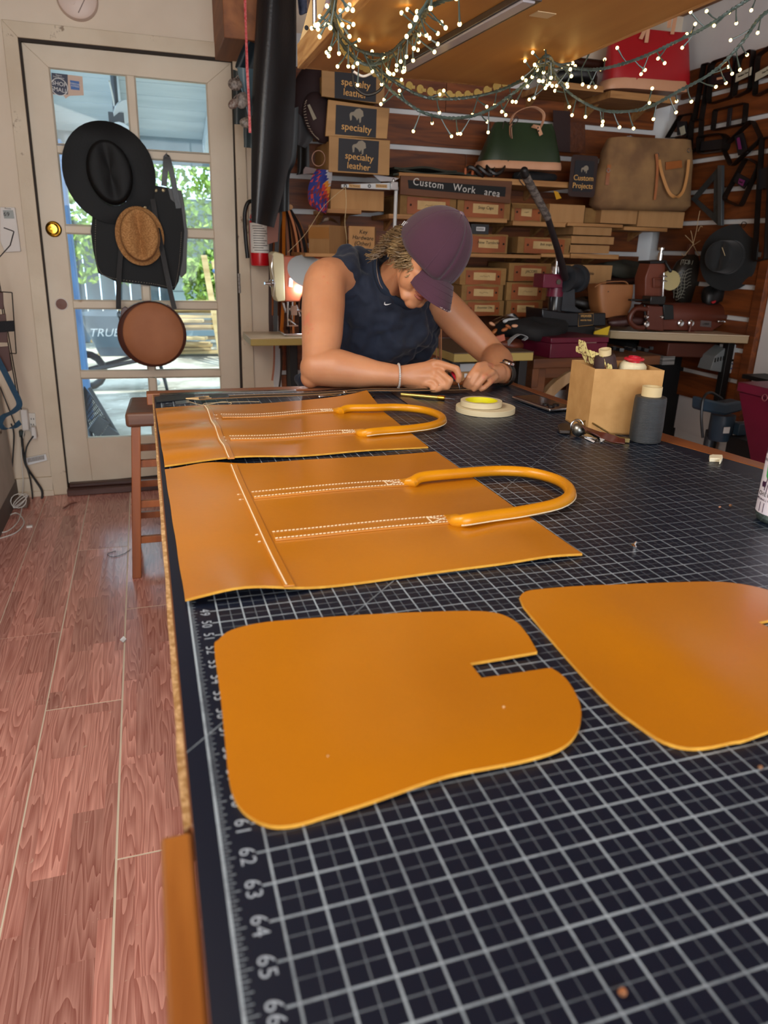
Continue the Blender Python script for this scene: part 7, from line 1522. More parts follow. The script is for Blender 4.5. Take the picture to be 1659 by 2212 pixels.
np_ = MB(); np_.slab([atY(x, y, Yp-0.002) for x, y in ((1250, 678), (1282, 677), (1281, 702), (1249, 705))], (0, 0.002, 0)); npo = obj('name_plate', np_, mk('plate_black', '#15110d', 0.4), ap_, smooth=0)
text('lettering', 'WEAVER', atY(1266, 683, Yp-0.0035), (1, 0, 0), (0, 0, 1), 0.016, M_goldtxt, npo); text('lettering', 'MASTER TOOL', atY(1266, 692, Yp-0.0035), (1, 0, 0), (0, 0, 1), 0.0095, M_goldtxt, npo)
fq = [atY(x, y, Yp-0.003) for x, y in ((1250, 678), (1282, 677), (1281, 702), (1249, 705))]; m_ = MB(); m_.tube(fq, 0.0008, 4, closed=True); obj('plate_border', m_, M_goldtxt, npo)
# leather holster box and belts behind the press
ho = thing('leather_holster', 'boxy natural tan leather pouch standing between press and machine', 'pouch', atY(1317, 685, 3.12))
obj('body', loft([(1288, 1342, 684, 0.12), (1282, 1352, 660, 0.13), (1279, 1357, 630, 0.13), (1280, 1357, 614, 0.13), (1284, 1355, 616, 0.115), (1290, 1350, 640, 0.10)], 3.14, sq=0.35), mk('honey_leather', '#a06a3f', 0.5, c2='#915d36', scale=4, bump=0.1, bscale=30), ho, smooth=60)
m_ = MB(); m_.ribbon(spline([atY(1283, 620, 3.10), atY(1300, 611, 3.10), atY(1330, 608, 3.11), atY(1352, 610, 3.11), atY(1358, 630, 3.10), atY(1357, 650, 3.10)], 6), 0.016, 0.004, (0, 1, 0)); obj('rolled_rim', m_, mk('honey_leather', '#b5794e', 0.4), ho)
m_ = MB(); m_.lathe([(0.003, 0), (0.003, 0.001)], atY(1314, 630, 3.068), (0, -1, 0), 8); obj('punched_hole', m_, M_dark, ho)
fold('leather_offcut', (1350, 694), 3.04, 0.20, 0.12, 0.05, mk('maroon_offcut', '#3a1c18', 0.5), 'curled maroon leather piece lying before the right machine', 'leather', 4)
fold('leather_offcut', (1262, 655), 3.25, 0.20, 0.10, 0.06, mk('black_offcut', '#18120f', 0.5), 'dark leather heap behind the press base', 'leather', 7)
fold('olive_canvas_bundle', (1345, 585), 3.50, 0.34, 0.2, 0.10, mk('grey_olive', '#3d3f37', 0.8, c2='#33352e', scale=8), 'grey-olive folded canvas against the wall above the tan pouch', 'canvas', 1)
fold('brown_canvas_bundle', (1340, 606), 3.48, 0.36, 0.2, 0.05, mk('dark_maroon', '#34160f', 0.6), 'dark maroon folded leather beneath the grey-olive canvas', 'leather', 3)
yn = MB(); yn.slab([atY(x, y, Yp-0.03) for x, y in ((1285, 716), (1318, 704), (1313, 724), (1283, 722))], (0, 0.006, 0)); setp(obj('yellow_note', yn, mk('yellow_card', '#c9a81a', 0.6)), 'yellow card lying at the press base', 'card')
# right sewing table and machine
t0_ = atZ(1315, 713, 0.89); t1_ = atZ(1632, 725, 0.89)
table_poly('sewing_table', 'beige-topped sewing table in the right corner under the big brown machine', [(t0_.x, t0_.y-0.02), (t0_.x+0.03, t0_.y-0.05), (2.905, t1_.y), (2.905, 3.64), (t0_.x, 3.66)], 0.89, 0.036, M_lamt, mk('beige_edge', '#9c8663', 0.5), [(t0_.x+0.35, 3.3), (2.88, t1_.y+0.1), (2.88, 3.6), (t0_.x+0.35, 3.6)], M_dark)
Ym = 2.98
bm2 = thing('sewing_machine', 'heavy brown cylinder-arm sewing machine with chrome knobs on the right table', 'sewing machine', atY(1480, 715, Ym))
M_brn = mk('brown_enamel', '#5f2e22', 0.4, c2='#542719', scale=4)
def cyl(px0, px1, pyt, pyb, Y, name, m, par, n=28, sqz=1.0):
    a = atY(px0, (pyt+pyb)/2, Y); b = atY(px1, (pyt+pyb)/2, Y); r = (atY((px0+px1)/2, pyt, Y).z-atY((px0+px1)/2, pyb, Y).z)/2
    o = MB(); L_ = b.x-a.x; o.lathe([(r*0.9, 0), (r, 0.008), (r, L_-0.01), (r*0.88, L_)], Vector((a.x, Y+r, (a.z+b.z)/2)), (1, 0, 0), n); return obj(name, o, m, par, smooth=50), r
cyl(1402, 1590, 656, 712, Ym, 'cylinder_arm', M_brn, bm2)
pxz = atY(1480, 714, Ym)
obj('foot_block', MB().slab([atY(x, y, Ym) for x, y in ((1400, 690), (1570, 695), (1542, 712), (1540, 716), (1398, 712))], (0, 0.12, 0)), M_brn, bm2, bevel=0.004)
obj('head_block', MB().slab([atY(x, y, Ym-0.01) for x, y in ((1400, 660), (1432, 662), (1434, 716), (1398, 712))], (0, 0.12, 0)), M_brn, bm2, bevel=0.004)
obj('black_band', MB().slab([atY(x, y, Ym-0.006) for x, y in ((1433, 658), (1455, 659), (1456, 690), (1435, 691))], (0, 0.12, 0)), mk('green_black', '#15191a', 0.4), bm2, bevel=0.003)
obj('upright', MB().slab([atY(x, y, Ym+0.03) for x, y in ((1405, 568), (1438, 569), (1434, 655), (1393, 655), (1394, 600))], (0, 0.09, 0)), mk('light_brown_enamel', '#6e3826', 0.45), bm2, bevel=0.005)
obj('black_top', MB().slab([atY(x, y, Ym+0.025) for x, y in ((1405, 564), (1441, 562), (1441, 569), (1405, 570))], (0, 0.10, 0)), M_dark, bm2, bevel=0.002)
m_ = MB(); c = atY(1425, 565, Ym+0.07); m_.lathe([(0.013, 0), (0.013, 0.042), (0.008, 0.043), (0.008, 0.055), (0.017, 0.056), (0.017, 0.066), (0.012, 0.068)], c, (0, 0, 1), 20); obj('top_knob', m_, M_chrome, bm2, smooth=50)
m_ = MB(); m_.cap(atY(1438, 568, Ym+0.02), atY(1448, 585, Ym), 0.007, 0.009, 10); obj('black_lever', m_, M_dark, bm2)
m_ = MB(); c = atY(1432, 600, Ym-0.01)
for k in range(2): m_.lathe([(0.004, 0), (0.016, 0.002), (0.016, 0.006), (0.006, 0.008)], atY(1434, 598+10*k, Ym), (0, -0.2, 1), 18)
m_.cap(atY(1434, 590, Ym), atY(1431, 646, Ym), 0.005, 0.006, 10); obj('thread_tension', m_, M_chrome, bm2, smooth=50)
m_ = MB(); m_.cap(atY(1412, 602, Ym+0.02), atY(1412, 620, Ym+0.02), 0.004, 0.004); m_.cap(atY(1412, 602, Ym+0.02), atY(1430, 602, Ym+0.02), 0.004, 0.004); m_.cap(atY(1412, 620, Ym+0.02), atY(1430, 620, Ym+0.02), 0.004, 0.004); obj('bracket_loop', m_, mk('light_brown_enamel', '#84432c', 0.4), bm2)
m_ = MB(); m_.lathe([(0.001, 0), (0.05, 0.0), (0.05, 0.008), (0.001, 0.010)], atY(1447, 606, Ym+0.05), (-0.4, -1, 0.2), 22); obj('cream_disc', m_, mk('cream_disc', '#a89a66', 0.5), bm2, smooth=50)
m_ = MB(); m_.box(atY(1412, 648, Ym), (0.09, 0.07, 0.04)); m_.box(atY(1378, 648, Ym+0.02), (0.10, 0.03, 0.010)); m_.cap(atY(1392, 660, Ym), atY(1394, 690, Ym), 0.007, 0.006); obj('needle_works', m_, mk('oily_black', '#121212', 0.25), bm2, bevel=0.003)
m_ = MB(); m_.tube(spline([atY(1398, 668, Ym), atY(1372, 668, Ym), atY(1360, 690, Ym), atY(1372, 706, Ym), atY(1390, 708, Ym)], 6), 0.013, 10); obj('looper_arm', m_, M_brn, bm2, smooth=60)
for (a_, b_, r_0, nm) in ((1395, 684, 0.010, 'knob'), (1395, 700, 0.016, 'knob'), (1427, 684, 0.010, 'knob'), (1469, 698, 0.018, 'knob'), (1491, 698, 0.018, 'knob')):
    m_ = MB(); m_.lathe([(r_0, 0), (r_0, 0.010), (r_0*0.75, 0.013), (0.001, 0.010)], atY(a_, b_, Ym-0.004), (0, -1, 0), 20); obj(nm, m_, M_chrome, bm2, smooth=40)
m_ = MB(); m_.cap(atY(1493, 698, Ym-0.012), atY(1489, 716, Ym-0.02), 0.008, 0.006); m_.cap(atY(1489, 716, Ym-0.02), atY(1498, 717, Ym-0.02), 0.005, 0.006); obj('crank', m_, M_brn, bm2)
obj('brand_plate', MB().slab([atY(x, y, Ym-0.003) for x, y in ((1514, 692), (1537, 694), (1536, 707), (1513, 705))], (0, 0.004, 0)), M_steel, bm2, smooth=0)
text('lettering', 'COBRA', atY(1525, 700, Ym-0.004), (1, 0, 0), (0, 0, 1), 0.013, M_ink, bm2)
m_ = MB(); m_.cap(atY(1552, 694, Ym-0.01), atY(1560, 695, Ym-0.01), 0.008, 0.008); m_.box(atY(1576, 695, Ym-0.012), (0.075, 0.012, 0.012)); obj('chrome_lever', m_, M_chrome, bm2, bevel=0.003)
m_ = MB(); m_.slab([atY(x, y, Ym-0.03) for x, y in ((1576, 716), (1592, 716), (1592, 721), (1576, 721))], (0, 0.03, 0)); setp(obj('thread_bobbin_box', m_, mk('grey_small_box', '#7a7a70', 0.5)), 'small grey block on the right end of the sewing table', 'box')
# under the right table: drawer tray, control box, motor
m_ = MB(); m_.slab([atY(x, y, 2.96) for x, y in ((1445, 741), (1572, 743), (1555, 774), (1440, 770))], (0, 0.25, 0)); setp(obj('under_tray', m_, mk('brown_plastic', '#4a2012', 0.5), bevel=0.004), 'brown plastic drip tray hanging beneath the right sewing table', 'tray')
cb = thing('control_box', 'grey and white motor control box with buttons under the right table', 'control box', atY(1580, 800, 2.84))
obj('housing', MB().slab([atY(x, y, 2.86) for x, y in ((1572, 745), (1603, 744), (1592, 806), (1568, 807))], (0, 0.06, 0)), mk('pale_grey_plastic', '#aeb3b4', 0.45), cb, bevel=0.003)
obj('heat_sink', MB().slab([atY(x, y, 2.87) for x, y in ((1572, 748), (1568, 806), (1534, 800), (1545, 770))], (0, 0.10, 0)), mk('mid_grey_plastic', '#6f7577', 0.5), cb, bevel=0.003)
m_ = MB(); m_.slab([atY(x, y, 2.857) for x, y in ((1578, 776), (1590, 776), (1589, 781), (1577, 781))], (0, 0.003, 0)); obj('display', m_, mk('lcd_dark', '#1d2320', 0.2), cb)
for (a_, b_, c_) in ((1577, 787, '#2a5a8a'), (1582, 786, '#20395e'), (1587, 791, '#8a2a2f'), (1576, 791, '#2d6b60'), (1580, 796, '#2a4a8a')): m_ = MB(); m_.box(atY(a_, b_, 2.857), (0.006, 0.004, 0.006)); obj('button', m_, mk('btn'+c_[1:], c_, 0.4), cb)
for k in range(4): m_ = MB(); m_.box(atY(1545+6*k, 778-1.5*k, 2.868), (0.006, 0.004, 0.022)); obj('vent_slot', m_, M_dark, cb)
mo_ = thing('drill_motor', 'blue-grey bench machine head with motor standing low on the right', 'drill press', atY(1560, 955, 2.3))
M_bg = mk('blue_grey_enamel', '#2b3f50', 0.4, c2='#253746', scale=5)
obj('belt_cover', MB().slab([atY(x, y, 2.28) for x, y in ((1518, 860), (1568, 872), (1603, 866), (1605, 888), (1566, 898), (1516, 888))], (0, 0.07, 0)), M_bg, mo_, bevel=0.010, seg=3)
cm = atY(1553, 950, 2.34); m_ = MB(); hm_ = atY(1553, 896, 2.34).z-cm.z; m_.lathe([(0.045, 0), (0.052, 0.01), (0.052, hm_)], cm, (0, 0, 1), 24); obj('motor', m_, M_bg, mo_, smooth=50)
m_ = MB(); m_.span(cm+Vector((0.03, -0.075, hm_*0.3)), cm+Vector((0.085, -0.03, hm_*0.75))); obj('switch_box', m_, M_bg, mo_, bevel=0.003)
m_ = MB(); m_.slab([cm+Vector((-0.035, -0.055, hm_*0.38)), cm+Vector((-0.005, -0.058, hm_*0.38)), cm+Vector((-0.005, -0.058, hm_*0.62)), cm+Vector((-0.035, -0.055, hm_*0.62))], (0, 0.002, 0)); obj('spec_label', m_, M_white, mo_, smooth=0)
m_ = MB(); m_.lathe([(0.09, 0), (0.09, 0.02)], Vector((cm.x, cm.y+0.08, 0.0)), (0, 0, 1), 20); m_.lathe([(0.022, 0.0), (0.022, cm.z+0.03)], Vector((cm.x, cm.y+0.06, 0.0)), (0, 0, 1), 16); obj('column', m_, M_cast, mo_, smooth=50)
m_ = MB(); m_.tube(spline([atY(1560, 862, 2.3), atY(1535, 848, 2.3), atY(1520, 860, 2.28), atY(1515, 900, 2.27), atY(1518, 945, 2.27)], 8), 0.006, 7); obj('cable', m_, M_cablek, mo_)
# dark crate and burgundy machine part at right edge
xk = atY(1572, 940, 2.30); m_ = MB(); m_.span((xk.x, 2.06, 0.0), (xk.x+0.5, 2.30, xk.z)); setp(obj('black_cabinet', m_, mk('black_cabinet', '#0d0e10', 0.6), bevel=0.004), 'low black cabinet beyond the table beside the burgundy housing', 'cabinet')
bc_ = thing('burgundy_clicker', 'burgundy tapered metal press housing cut by the right photo edge', 'press', atY(1650, 900, 1.80))
Xc = atY(1597, 835, 1.98).x; Zt = atY(1600, 825, 1.98).z; Zl = atY(1600, 846, 1.98).z; Zb = atY(1650, 945, 1.98).z
obj('housing', MB().add([(Xc, 1.98, Zl), (Xc, 1.70, Zl), (Xc+0.5, 1.70, Zl), (Xc+0.5, 1.98, Zl), (Xc+0.13, 1.98, Zb-0.1), (Xc+0.13, 1.78, Zb-0.1), (Xc+0.5, 1.78, Zb-0.1), (Xc+0.5, 1.98, Zb-0.1)], [(0, 3, 2, 1), (4, 5, 6, 7), (0, 1, 5, 4), (1, 2, 6, 5), (2, 3, 7, 6), (3, 0, 4, 7)]), M_redpaint, bc_, bevel=0.004)
obj('lid', MB().span((Xc-0.006, 1.69, Zl+0.002), (Xc+0.5, 1.985, Zt)), M_redpaint, bc_, bevel=0.004)
m_ = MB(); lc = Vector((Xc+0.02, 1.80, Zl)); m_.tube([Vector((Xc-0.009, 1.84+0.012*math.cos(t_), Zl+0.004+0.012*math.sin(t_))) for t_ in frange(0, 2*PI*11/12, 12)], 0.002, 5, closed=True); obj('latch', m_, mk('latch_pink', '#9a5a62', 0.4, 0.5), bc_)
m_ = MB(); m_.span((Xc+0.2, 1.80, 0), (Xc+0.4, 1.95, Zb-0.09)); obj('stand', m_, M_dark, bc_)
sh_ = MB(); c = atX(1655, 808, 2.93); sh_.span((2.80, c.y-0.3, c.z-0.02), (2.945, c.y+0.02, c.z)); setp(obj('wall_ledge', sh_, M_dark), 'small black ledge on the white right wall at the photo edge', 'ledge')
bk = MB(); xa = atY(1340, 850, 3.25).x; xb = atY(1490, 850, 3.25).x; bk.span((xa, 3.25, 0.0), (xb, 3.62, 0.80)); setp(obj('dark_fill_box', bk, mk('fill_black', '#0b0b0d', 0.9), bevel=0.01), 'plain black box added to fill the dark area under the right sewing table', 'cabinet')  # plain black box added to keep the space under the table dark
# clutter on the workbench between press and man
fold('black_cloth_bundle', (1150, 712), 2.95, 0.34, 0.25, 0.10, mk('black_cloth2', '#0e0e10', 0.8), 'black leather bundle draped over the bench beside the burgundy box', 'leather', 1)
fold('offcut_pile', (1085, 742), 2.90, 0.22, 0.2, 0.05, mk('rust_leather', '#6f3520', 0.5, c2='#5b2917', scale=9), 'rust leather offcuts on the bench behind the raised arm', 'leather', 6)
m_ = MB(); m_.slab([atY(x, y, 2.80) for x, y in ((1070, 728), (1090, 722), (1092, 735), (1078, 740))], (0, 0.015, 0)); setp(obj('salmon_offcut', m_, mk('salmon_leather', '#b5654c', 0.5), bevel=0.002), 'salmon leather block among the offcuts beside the elbow', 'leather')
m_ = MB(); m_.ribbon(spline([atY(1097, 742, 2.8), atY(1108, 730, 2.78), atY(1122, 722, 2.78), atY(1137, 728, 2.78), atY(1130, 735, 2.78)], 6), 0.03, 0.002, (0, 1, 0)); setp(obj('white_curl', m_, mk('pale_grey_suede', '#9aa0a4', 0.7)), 'curled pale grey leather edge left of the burgundy box', 'leather')
gb = MB(); c = atY(1100, 692, 2.95); gb.grid(lambda u, v: c+Vector((0.16*(u-0.5), 0.08*v-0.03, 0.05*math.sin(u*PI)*(1-0.3*v)+0.006*math.sin(u*15+v*6)-0.02)), 16, 8); setp(obj('clear_bag', gb, glassy('bag2', (0.75, 0.75, 0.78), 0.3, 0.2), smooth=30), 'clear plastic bag of cut leather pieces on the bench', 'bag')
m_ = MB(); m_.ell(atY(1108, 694, 2.97), (0.055, 0.02, 0.016)); setp(obj('white_paper_wad', m_, M_white), 'white paper inside the clear bag on the bench', 'paper')
rp2 = random.Random(6)
pl2 = ['round tan leather scrap left in the clear bag heap', 'brown leather loop in the clear bag heap', 'peach leather tab low in the clear bag heap', 'dark tan scrap right in the clear bag heap', 'orange leather curl on the rust offcuts']
for k, (a_, b_) in enumerate(((1063, 700), (1098, 706), (1112, 704), (1090, 712), (1068, 716))):
    m_ = MB(); m_.ell(atY(a_, b_, 2.92-0.02*k), (0.018, 0.012, 0.008), Matrix.Rotation(rp2.uniform(-0.8, 0.8), 3, 'Y'), 10, 6); setp(obj('leather_scrap', m_, [M_peach, M_tan, M_peach, M_tan, M_strapo][k], smooth=50), pl2[k], 'leather')
# black clips and white papers below the table edge right of the burgundy box
m_ = MB()
for k in range(10): m_.box(atY(1325+9*k, 752+2*(k % 3), 2.9+0.03*(k % 2)), (0.018, 0.02, 0.016), Matrix.Rotation(0.5*k, 3, 'Z'))
setp(obj('black_hardware', m_, mk('black_metal', '#14161a', 0.3), smooth=0), 'row of small black metal buckles on the bench right of the burgundy box', 'hardware', kind='stuff')
m_ = MB(); m_.span((atY(1432, 775, 2.95).x, 2.95, atY(1445, 788, 2.95).z), (atY(1458, 775, 2.95).x, 3.1, atY(1445, 770, 2.95).z)); setp(obj('paper_stack', m_, mk('paper_edges', '#8f8f8c', 0.8, c2='#3d3d3d', scale=3, stretch=(1, 1, 60))), 'stack of papers under the right sewing table', 'paper')
# box and laces seen between the man's arms
Yc = d1.y+0.04; wbx = thing('white_carton', 'pale grey carton under the yellow-edged side table', 'box', atY(1003, 800, Yc))
a_, b_, z0, z1 = rectY(970, 786, 1033, 803, Yc); obj('carton', MB().span((a_, Yc, z0), (b_, Yc+0.2, z1)), mk('grey_carton', '#a9adaf', 0.6), wbx, bevel=0.002)
sd = [o for o in bpy.data.objects if o.name == 'side_table'][0]; zc_ = z0-0.20
obj('lower_shelf', MB().span((1.25, d1.y+0.02, zc_-0.02), (1.60, 3.18, zc_)), M_bench if 'M_bench' in globals() else M_dark, sd)
setp(obj('brown_carton', MB().span((a_+0.01, Yc+0.01, zc_), (b_-0.01, Yc+0.2, z0-0.001)), M_kraft, bevel=0.002), 'brown carton with barcode directly under the pale grey carton', 'box')
m_ = MB(); m_.box(atY(1006, 811, Yc+0.008), (0.014, 0.002, 0.018)); setp(obj('barcode_sticker', m_, M_white), 'tiny barcode sticker on the brown carton under the side table', 'sticker')
for k, (a_, c_) in enumerate(((943, '#8a5a3a'), (949, '#6d4128'), (952, '#a06b45'))):
    m_ = MB(); m_.tube(spline([atY(a_+1, 700, 2.70), atY(a_-1+k, 740, 2.68), atY(a_+1, 785, 2.68)], 5), 0.003, 6); setp(obj('hanging_lace', m_, mk('cordc%d' % k, c_, 0.6)), ['left', 'middle', 'right'][k]+' one of three thin leather cords hanging beside the shirt', 'cord', 'leather cords beside the shirt')

# ================================================================== right wall: cutting dies, square, hat, hanging pouch
M_die = mk('steel_rule', '#1d1a18', 0.4, 0.6, c2='#2c2420', scale=12); M_plate = mk('die_plate', '#15171d', 0.45)
def on_wall(px, py, off=0.05): return atX(px, py, XR-0.032-off)
def die(name, label, corners, rad=0.02, h=0.032, plate=None, tagc=None, tagq=None, off=0.006, words=None):
    # corners in pixels on the wall -> rounded closed band of steel standing off the wall
    C_ = [on_wall(a, b, off+h/2) for a, b in corners]; r_ = thing(name, label, 'cutting die', sum(C_, Vector())/len(C_), 'steel cutting dies on the right wall'); P = []
    n = len(C_)
    for i in range(n):
        p, q, s = C_[i-1], C_[i], C_[(i+1) % n]; a = q+(p-q).normalized()*min(rad, (p-q).length*0.4); b = q+(s-q).normalized()*min(rad, (s-q).length*0.4)
        for t_ in (0, 0.33, 0.66, 1): P.append(a.lerp(q, t_).lerp(q.lerp(b, t_), t_))
    m_ = MB(); P.append(P[0]); P.append(P[1]); m_.ribbon(P, h, 0.0045, (1, 0, 0)); obj('steel_band', m_, M_die, r_)
    if plate:
        Q = [on_wall(a, b, off+h*0.7) for a, b in plate]; m_ = MB(); m_.slab(Q, (0.008, 0, 0)); obj('cross_plate', m_, M_plate, r_, bevel=0.001)
    if tagq:
        Q = [on_wall(a, b, off+h*0.7+0.009) for a, b in tagq]; m_ = MB(); m_.slab(Q, (0.0015, 0, 0)); tg = obj('tag', m_, tagc, r_, smooth=0)
        c = sum(Q, Vector())/4; 
        if words: text('handwriting', words, c+Vector((-0.002, 0, 0)), Q[1]-Q[0], Q[0]-Q[3], 0.012, M_ink, tg)
    return r_
M_mag = mk('magenta_tag', '#6d1f5c', 0.6); M_tapew = mk('tape_tag', '#b9b7a2', 0.7)
die('cutting_die', 'rounded square die with a black cross plate at the upper left of the wall dies', [(1538, 135), (1590, 118), (1582, 210), (1530, 226)], 0.03, plate=[(1532, 165), (1584, 152), (1580, 178), (1529, 186)], tagc=M_peach, tagq=[(1548, 168), (1564, 165), (1563, 170), (1548, 173)])
die('cutting_die', 'tall die with white tape tag second from the top right', [(1597, 125), (1628, 105), (1620, 195), (1585, 212)], 0.02, plate=[(1590, 165), (1624, 148), (1622, 162), (1588, 178)], tagc=M_tapew, tagq=[(1590, 160), (1624, 144), (1622, 162), (1588, 178)], words='Medium Tote')
die('cutting_die', 'tall die with long white tape tag at the top right photo edge', [(1637, 120), (1680, 90), (1690, 180), (1630, 210)], 0.02, plate=[(1632, 160), (1685, 130), (1685, 145), (1630, 178)], tagc=M_tapew, tagq=[(1632, 158), (1685, 128), (1685, 146), (1630, 176)], words='Tote Pocket')
die('cutting_die', 'narrow vertical die hanging beside the red tote corner', [(1520, 140), (1535, 136), (1515, 258), (1500, 258)], 0.006)
die('cutting_die', 'wide low die with three bars on the second row', [(1545, 238), (1612, 222), (1608, 268), (1540, 282)], 0.012, plate=[(1572, 234), (1580, 232), (1576, 272), (1568, 274)])
die('cutting_die', 'black diamond-set die with white card at the left above the suede tote', [(1470, 250), (1500, 245), (1486, 296), (1441, 298)], 0.006, plate=[(1462, 262), (1482, 262), (1484, 288), (1462, 292)], tagc=M_tapew, tagq=[(1467, 276), (1478, 271), (1481, 288), (1471, 293)])
die('cutting_die', 'barrel-shaped thick die directly right of the suede tote top', [(1512, 295), (1560, 288), (1572, 300), (1566, 325), (1512, 332)], 0.02, h=0.05, plate=[(1514, 306), (1560, 300), (1558, 322), (1512, 326)])
die('cutting_die', 'large tilted die with upper magenta tag', [(1625, 258), (1645, 300), (1580, 360), (1562, 320)], 0.02, plate=[(1586, 295), (1604, 286), (1615, 330), (1594, 336)], tagc=M_mag, tagq=[(1591, 299), (1597, 296), (1602, 322), (1595, 323)])
die('cutting_die', 'slanted slim die with lower magenta tag', [(1612, 340), (1641, 355), (1600, 447), (1563, 430)], 0.02, plate=[(1591, 372), (1620, 388), (1606, 408), (1583, 392)], tagc=M_mag, tagq=[(1597, 385), (1609, 390), (1604, 402), (1594, 396)], words='Small')
die('cutting_die', 'long vertical die with dark plates at the right photo edge', [(1646, 300), (1668, 295), (1655, 560), (1630, 565)], 0.012, plate=[(1640, 365), (1662, 360), (1656, 405), (1638, 410)])
die('cutting_die', 'small black die half hidden behind the suede tote corner', [(1494, 262), (1516, 258), (1512, 318), (1490, 330)], 0.01)
m_ = MB(); q = [on_wall(a, b, 0.03) for a, b in ((1552, 358), (1493, 425), (1495, 437), (1552, 487))]
def tri(ps, s): c = sum(ps, Vector())/len(ps); return [c+(p-c)*s for p in ps]
T3 = [on_wall(1550, 362, 0.03), on_wall(1492, 430, 0.03), on_wall(1550, 486, 0.03)]; I3 = [on_wall(1542, 388, 0.03), on_wall(1506, 430, 0.03), on_wall(1541, 460, 0.03)]
sq_ = thing('speed_square', 'grey metal triangular square hanging on the right wall', 'square', T3[0])
m_ = MB(); 
for i in range(3): m_.slab([T3[i], T3[(i+1) % 3], I3[(i+1) % 3], I3[i]], (0.004, 0, 0))
obj('triangle_plate', m_, mk('square_grey', '#4b5257', 0.4, 0.6, c2='#40474c', scale=30), sq_, smooth=0)
m_ = MB(); m_.slab([on_wall(1550, 357, 0.042), on_wall(1559, 357, 0.042), on_wall(1558, 487, 0.042), on_wall(1550, 487, 0.042)], (0.018, 0, 0)); obj('fence_flange', m_, mk('square_grey2', '#5a6267', 0.4, 0.6), sq_, bevel=0.001)
# black hat on the right wall
def hat(name, label, c, n, up, R0, ry, ch, m, crown=(0.42, 0.5), wav=0.012, curl=0.02, cm=None, band=None, pinch=0.3):
    n = Vector(n).normalized(); up = Vector(up); up = (up-n*up.dot(n)).normalized(); sd = up.cross(n); r_ = thing(name, label, 'hat', c); c = Vector(c)
    def pt(x, y, z): return c+sd*x+up*y+n*z
    b_ = MB(); b_.grid(lambda u, v: pt((crown[0]+(1-crown[0])*v)*R0*math.cos(2*PI*u), (crown[1]+(1-crown[1])*v)*ry*math.sin(2*PI*u), curl*v*v*math.cos(4*PI*u)+wav*v*math.sin(3*2*PI*u+1)), 41, 7, n*-0.003); obj('brim', b_, m, r_, smooth=60)
    b_ = MB()
    def cr(u, v):
        a = 2*PI*u; k = v; s = (1-0.12*k) if k < 0.62 else (0.925*math.cos((k-0.62)/0.38*PI/2)**0.6 if k < 1 else 0)
        x = crown[0]*R0*s*math.cos(a); y = crown[1]*ry*s*math.sin(a); z = ch*min(1, k/0.72)
        if k > 0.6: z += ch*0.10*math.sin((k-0.6)/0.4*PI/2)-pinch*ch*math.exp(-(x/(crown[0]*R0*0.25))**2)*math.sin((k-0.6)/0.4*PI/2)
        return pt(x, y, z)
    b_.grid(cr, 37, 18); obj('crown', b_, cm or m, r_, smooth=60)
    b_ = MB(); b_.ribbon([pt(crown[0]*R0*0.99*math.cos(t_), crown[1]*ry*0.99*math.sin(t_), ch*0.14) for t_ in frange(0, 2*PI, 33)], ch*0.20, 0.003, n); obj('hat_band', b_, band or m, r_, smooth=60)
    return r_
M_felt = mk('black_felt_hat', '#15181a', 0.85, c2='#1b1f21', scale=8, sheen=0.15)
c = on_wall(1577, 556, 0.03); hat('black_hat', 'black felt wide-brim hat hanging on the right wall boards', c, (-1, -0.25, 0.05), (0, 0, 1), 0.17, 0.165, 0.10, M_felt, crown=(0.5, 0.5), pinch=0.25)
m_ = MB(); m_.cap(on_wall(1560, 535, 0.14), on_wall(1566, 552, 0.13), 0.0015, 0.0015); setp(obj('hat_pin', m_, M_string), 'thin pale pin across the crown of the black wall hat', 'pin')
m_ = MB(); m_.tube(spline([on_wall(1606, 492, 0.01), on_wall(1612, 482, 0.03), on_wall(1604, 480, 0.03), on_wall(1600, 490, 0.03)], 5), 0.002, 5); setp(obj('wall_hook', m_, M_die), 'small wire hook above the black wall hat', 'hook')
# lattice pouch (dark, pale print)
pz_ = thing('lattice_print_pouch', 'dark rounded pouch with pale lattice print hung by laces on the right wall', 'pouch', on_wall(1480, 640, 0.1))
Yl = 3.28
obj('body', loft([(1462, 1496, 652, 0.06), (1455, 1505, 630, 0.08), (1452, 1514, 605, 0.10), (1455, 1520, 585, 0.10), (1465, 1519, 566, 0.09), (1480, 1510, 556, 0.06), (1485, 1502, 550, 0.03)], Yl, sq=0.8), mk('dark_greenblack', '#1d1a17', 0.4, c2='#2a251f', scale=5), pz_, smooth=60)
m_ = MB(); rr3 = random.Random(12)
def onp(a, b):     # point on the pouch front
    t_ = (a-1486)/34; return atY(a, b, Yl-0.052*math.sqrt(max(0.04, 1-t_*t_*0.95)))
for k in range(4): m_.tube([onp(1466+6*k-1.6*j+2*math.sin(k+j), 588+7*j) for j in range(9)], 0.0016, 4)
for k in range(9): m_.tube([onp(1458+5*j+1.5*math.sin(j*2+k), 590+7.2*k-1.2*j+2*math.sin(j*1.7)) for j in range(8-(k > 5)*3)], 0.0014, 4)
for k in range(4): m_.tube([onp(1470+8*k, 572), onp(1473+8*k, 560+k)], 0.0014, 4)
obj('pale_lattice_print', m_, mk('bone_print', '#8e8b7c', 0.7), pz_, smooth=0)
text('lettering', 'TCB', atY(1482, 566, Yl-0.062), (1, 0, -0.05), (0, 0, 1), 0.030, mk('bone_print', '#8e8b7c', 0.7), pz_)
m_ = MB(); m_.slab([atY(x, y, Yl) for x, y in ((1491, 527), (1500, 530), (1502, 552), (1487, 551))], (0, 0.02, 0)); obj('neck_tab', m_, mk('neck_brown', '#5b3222', 0.5), pz_, bevel=0.002)
m_ = MB()
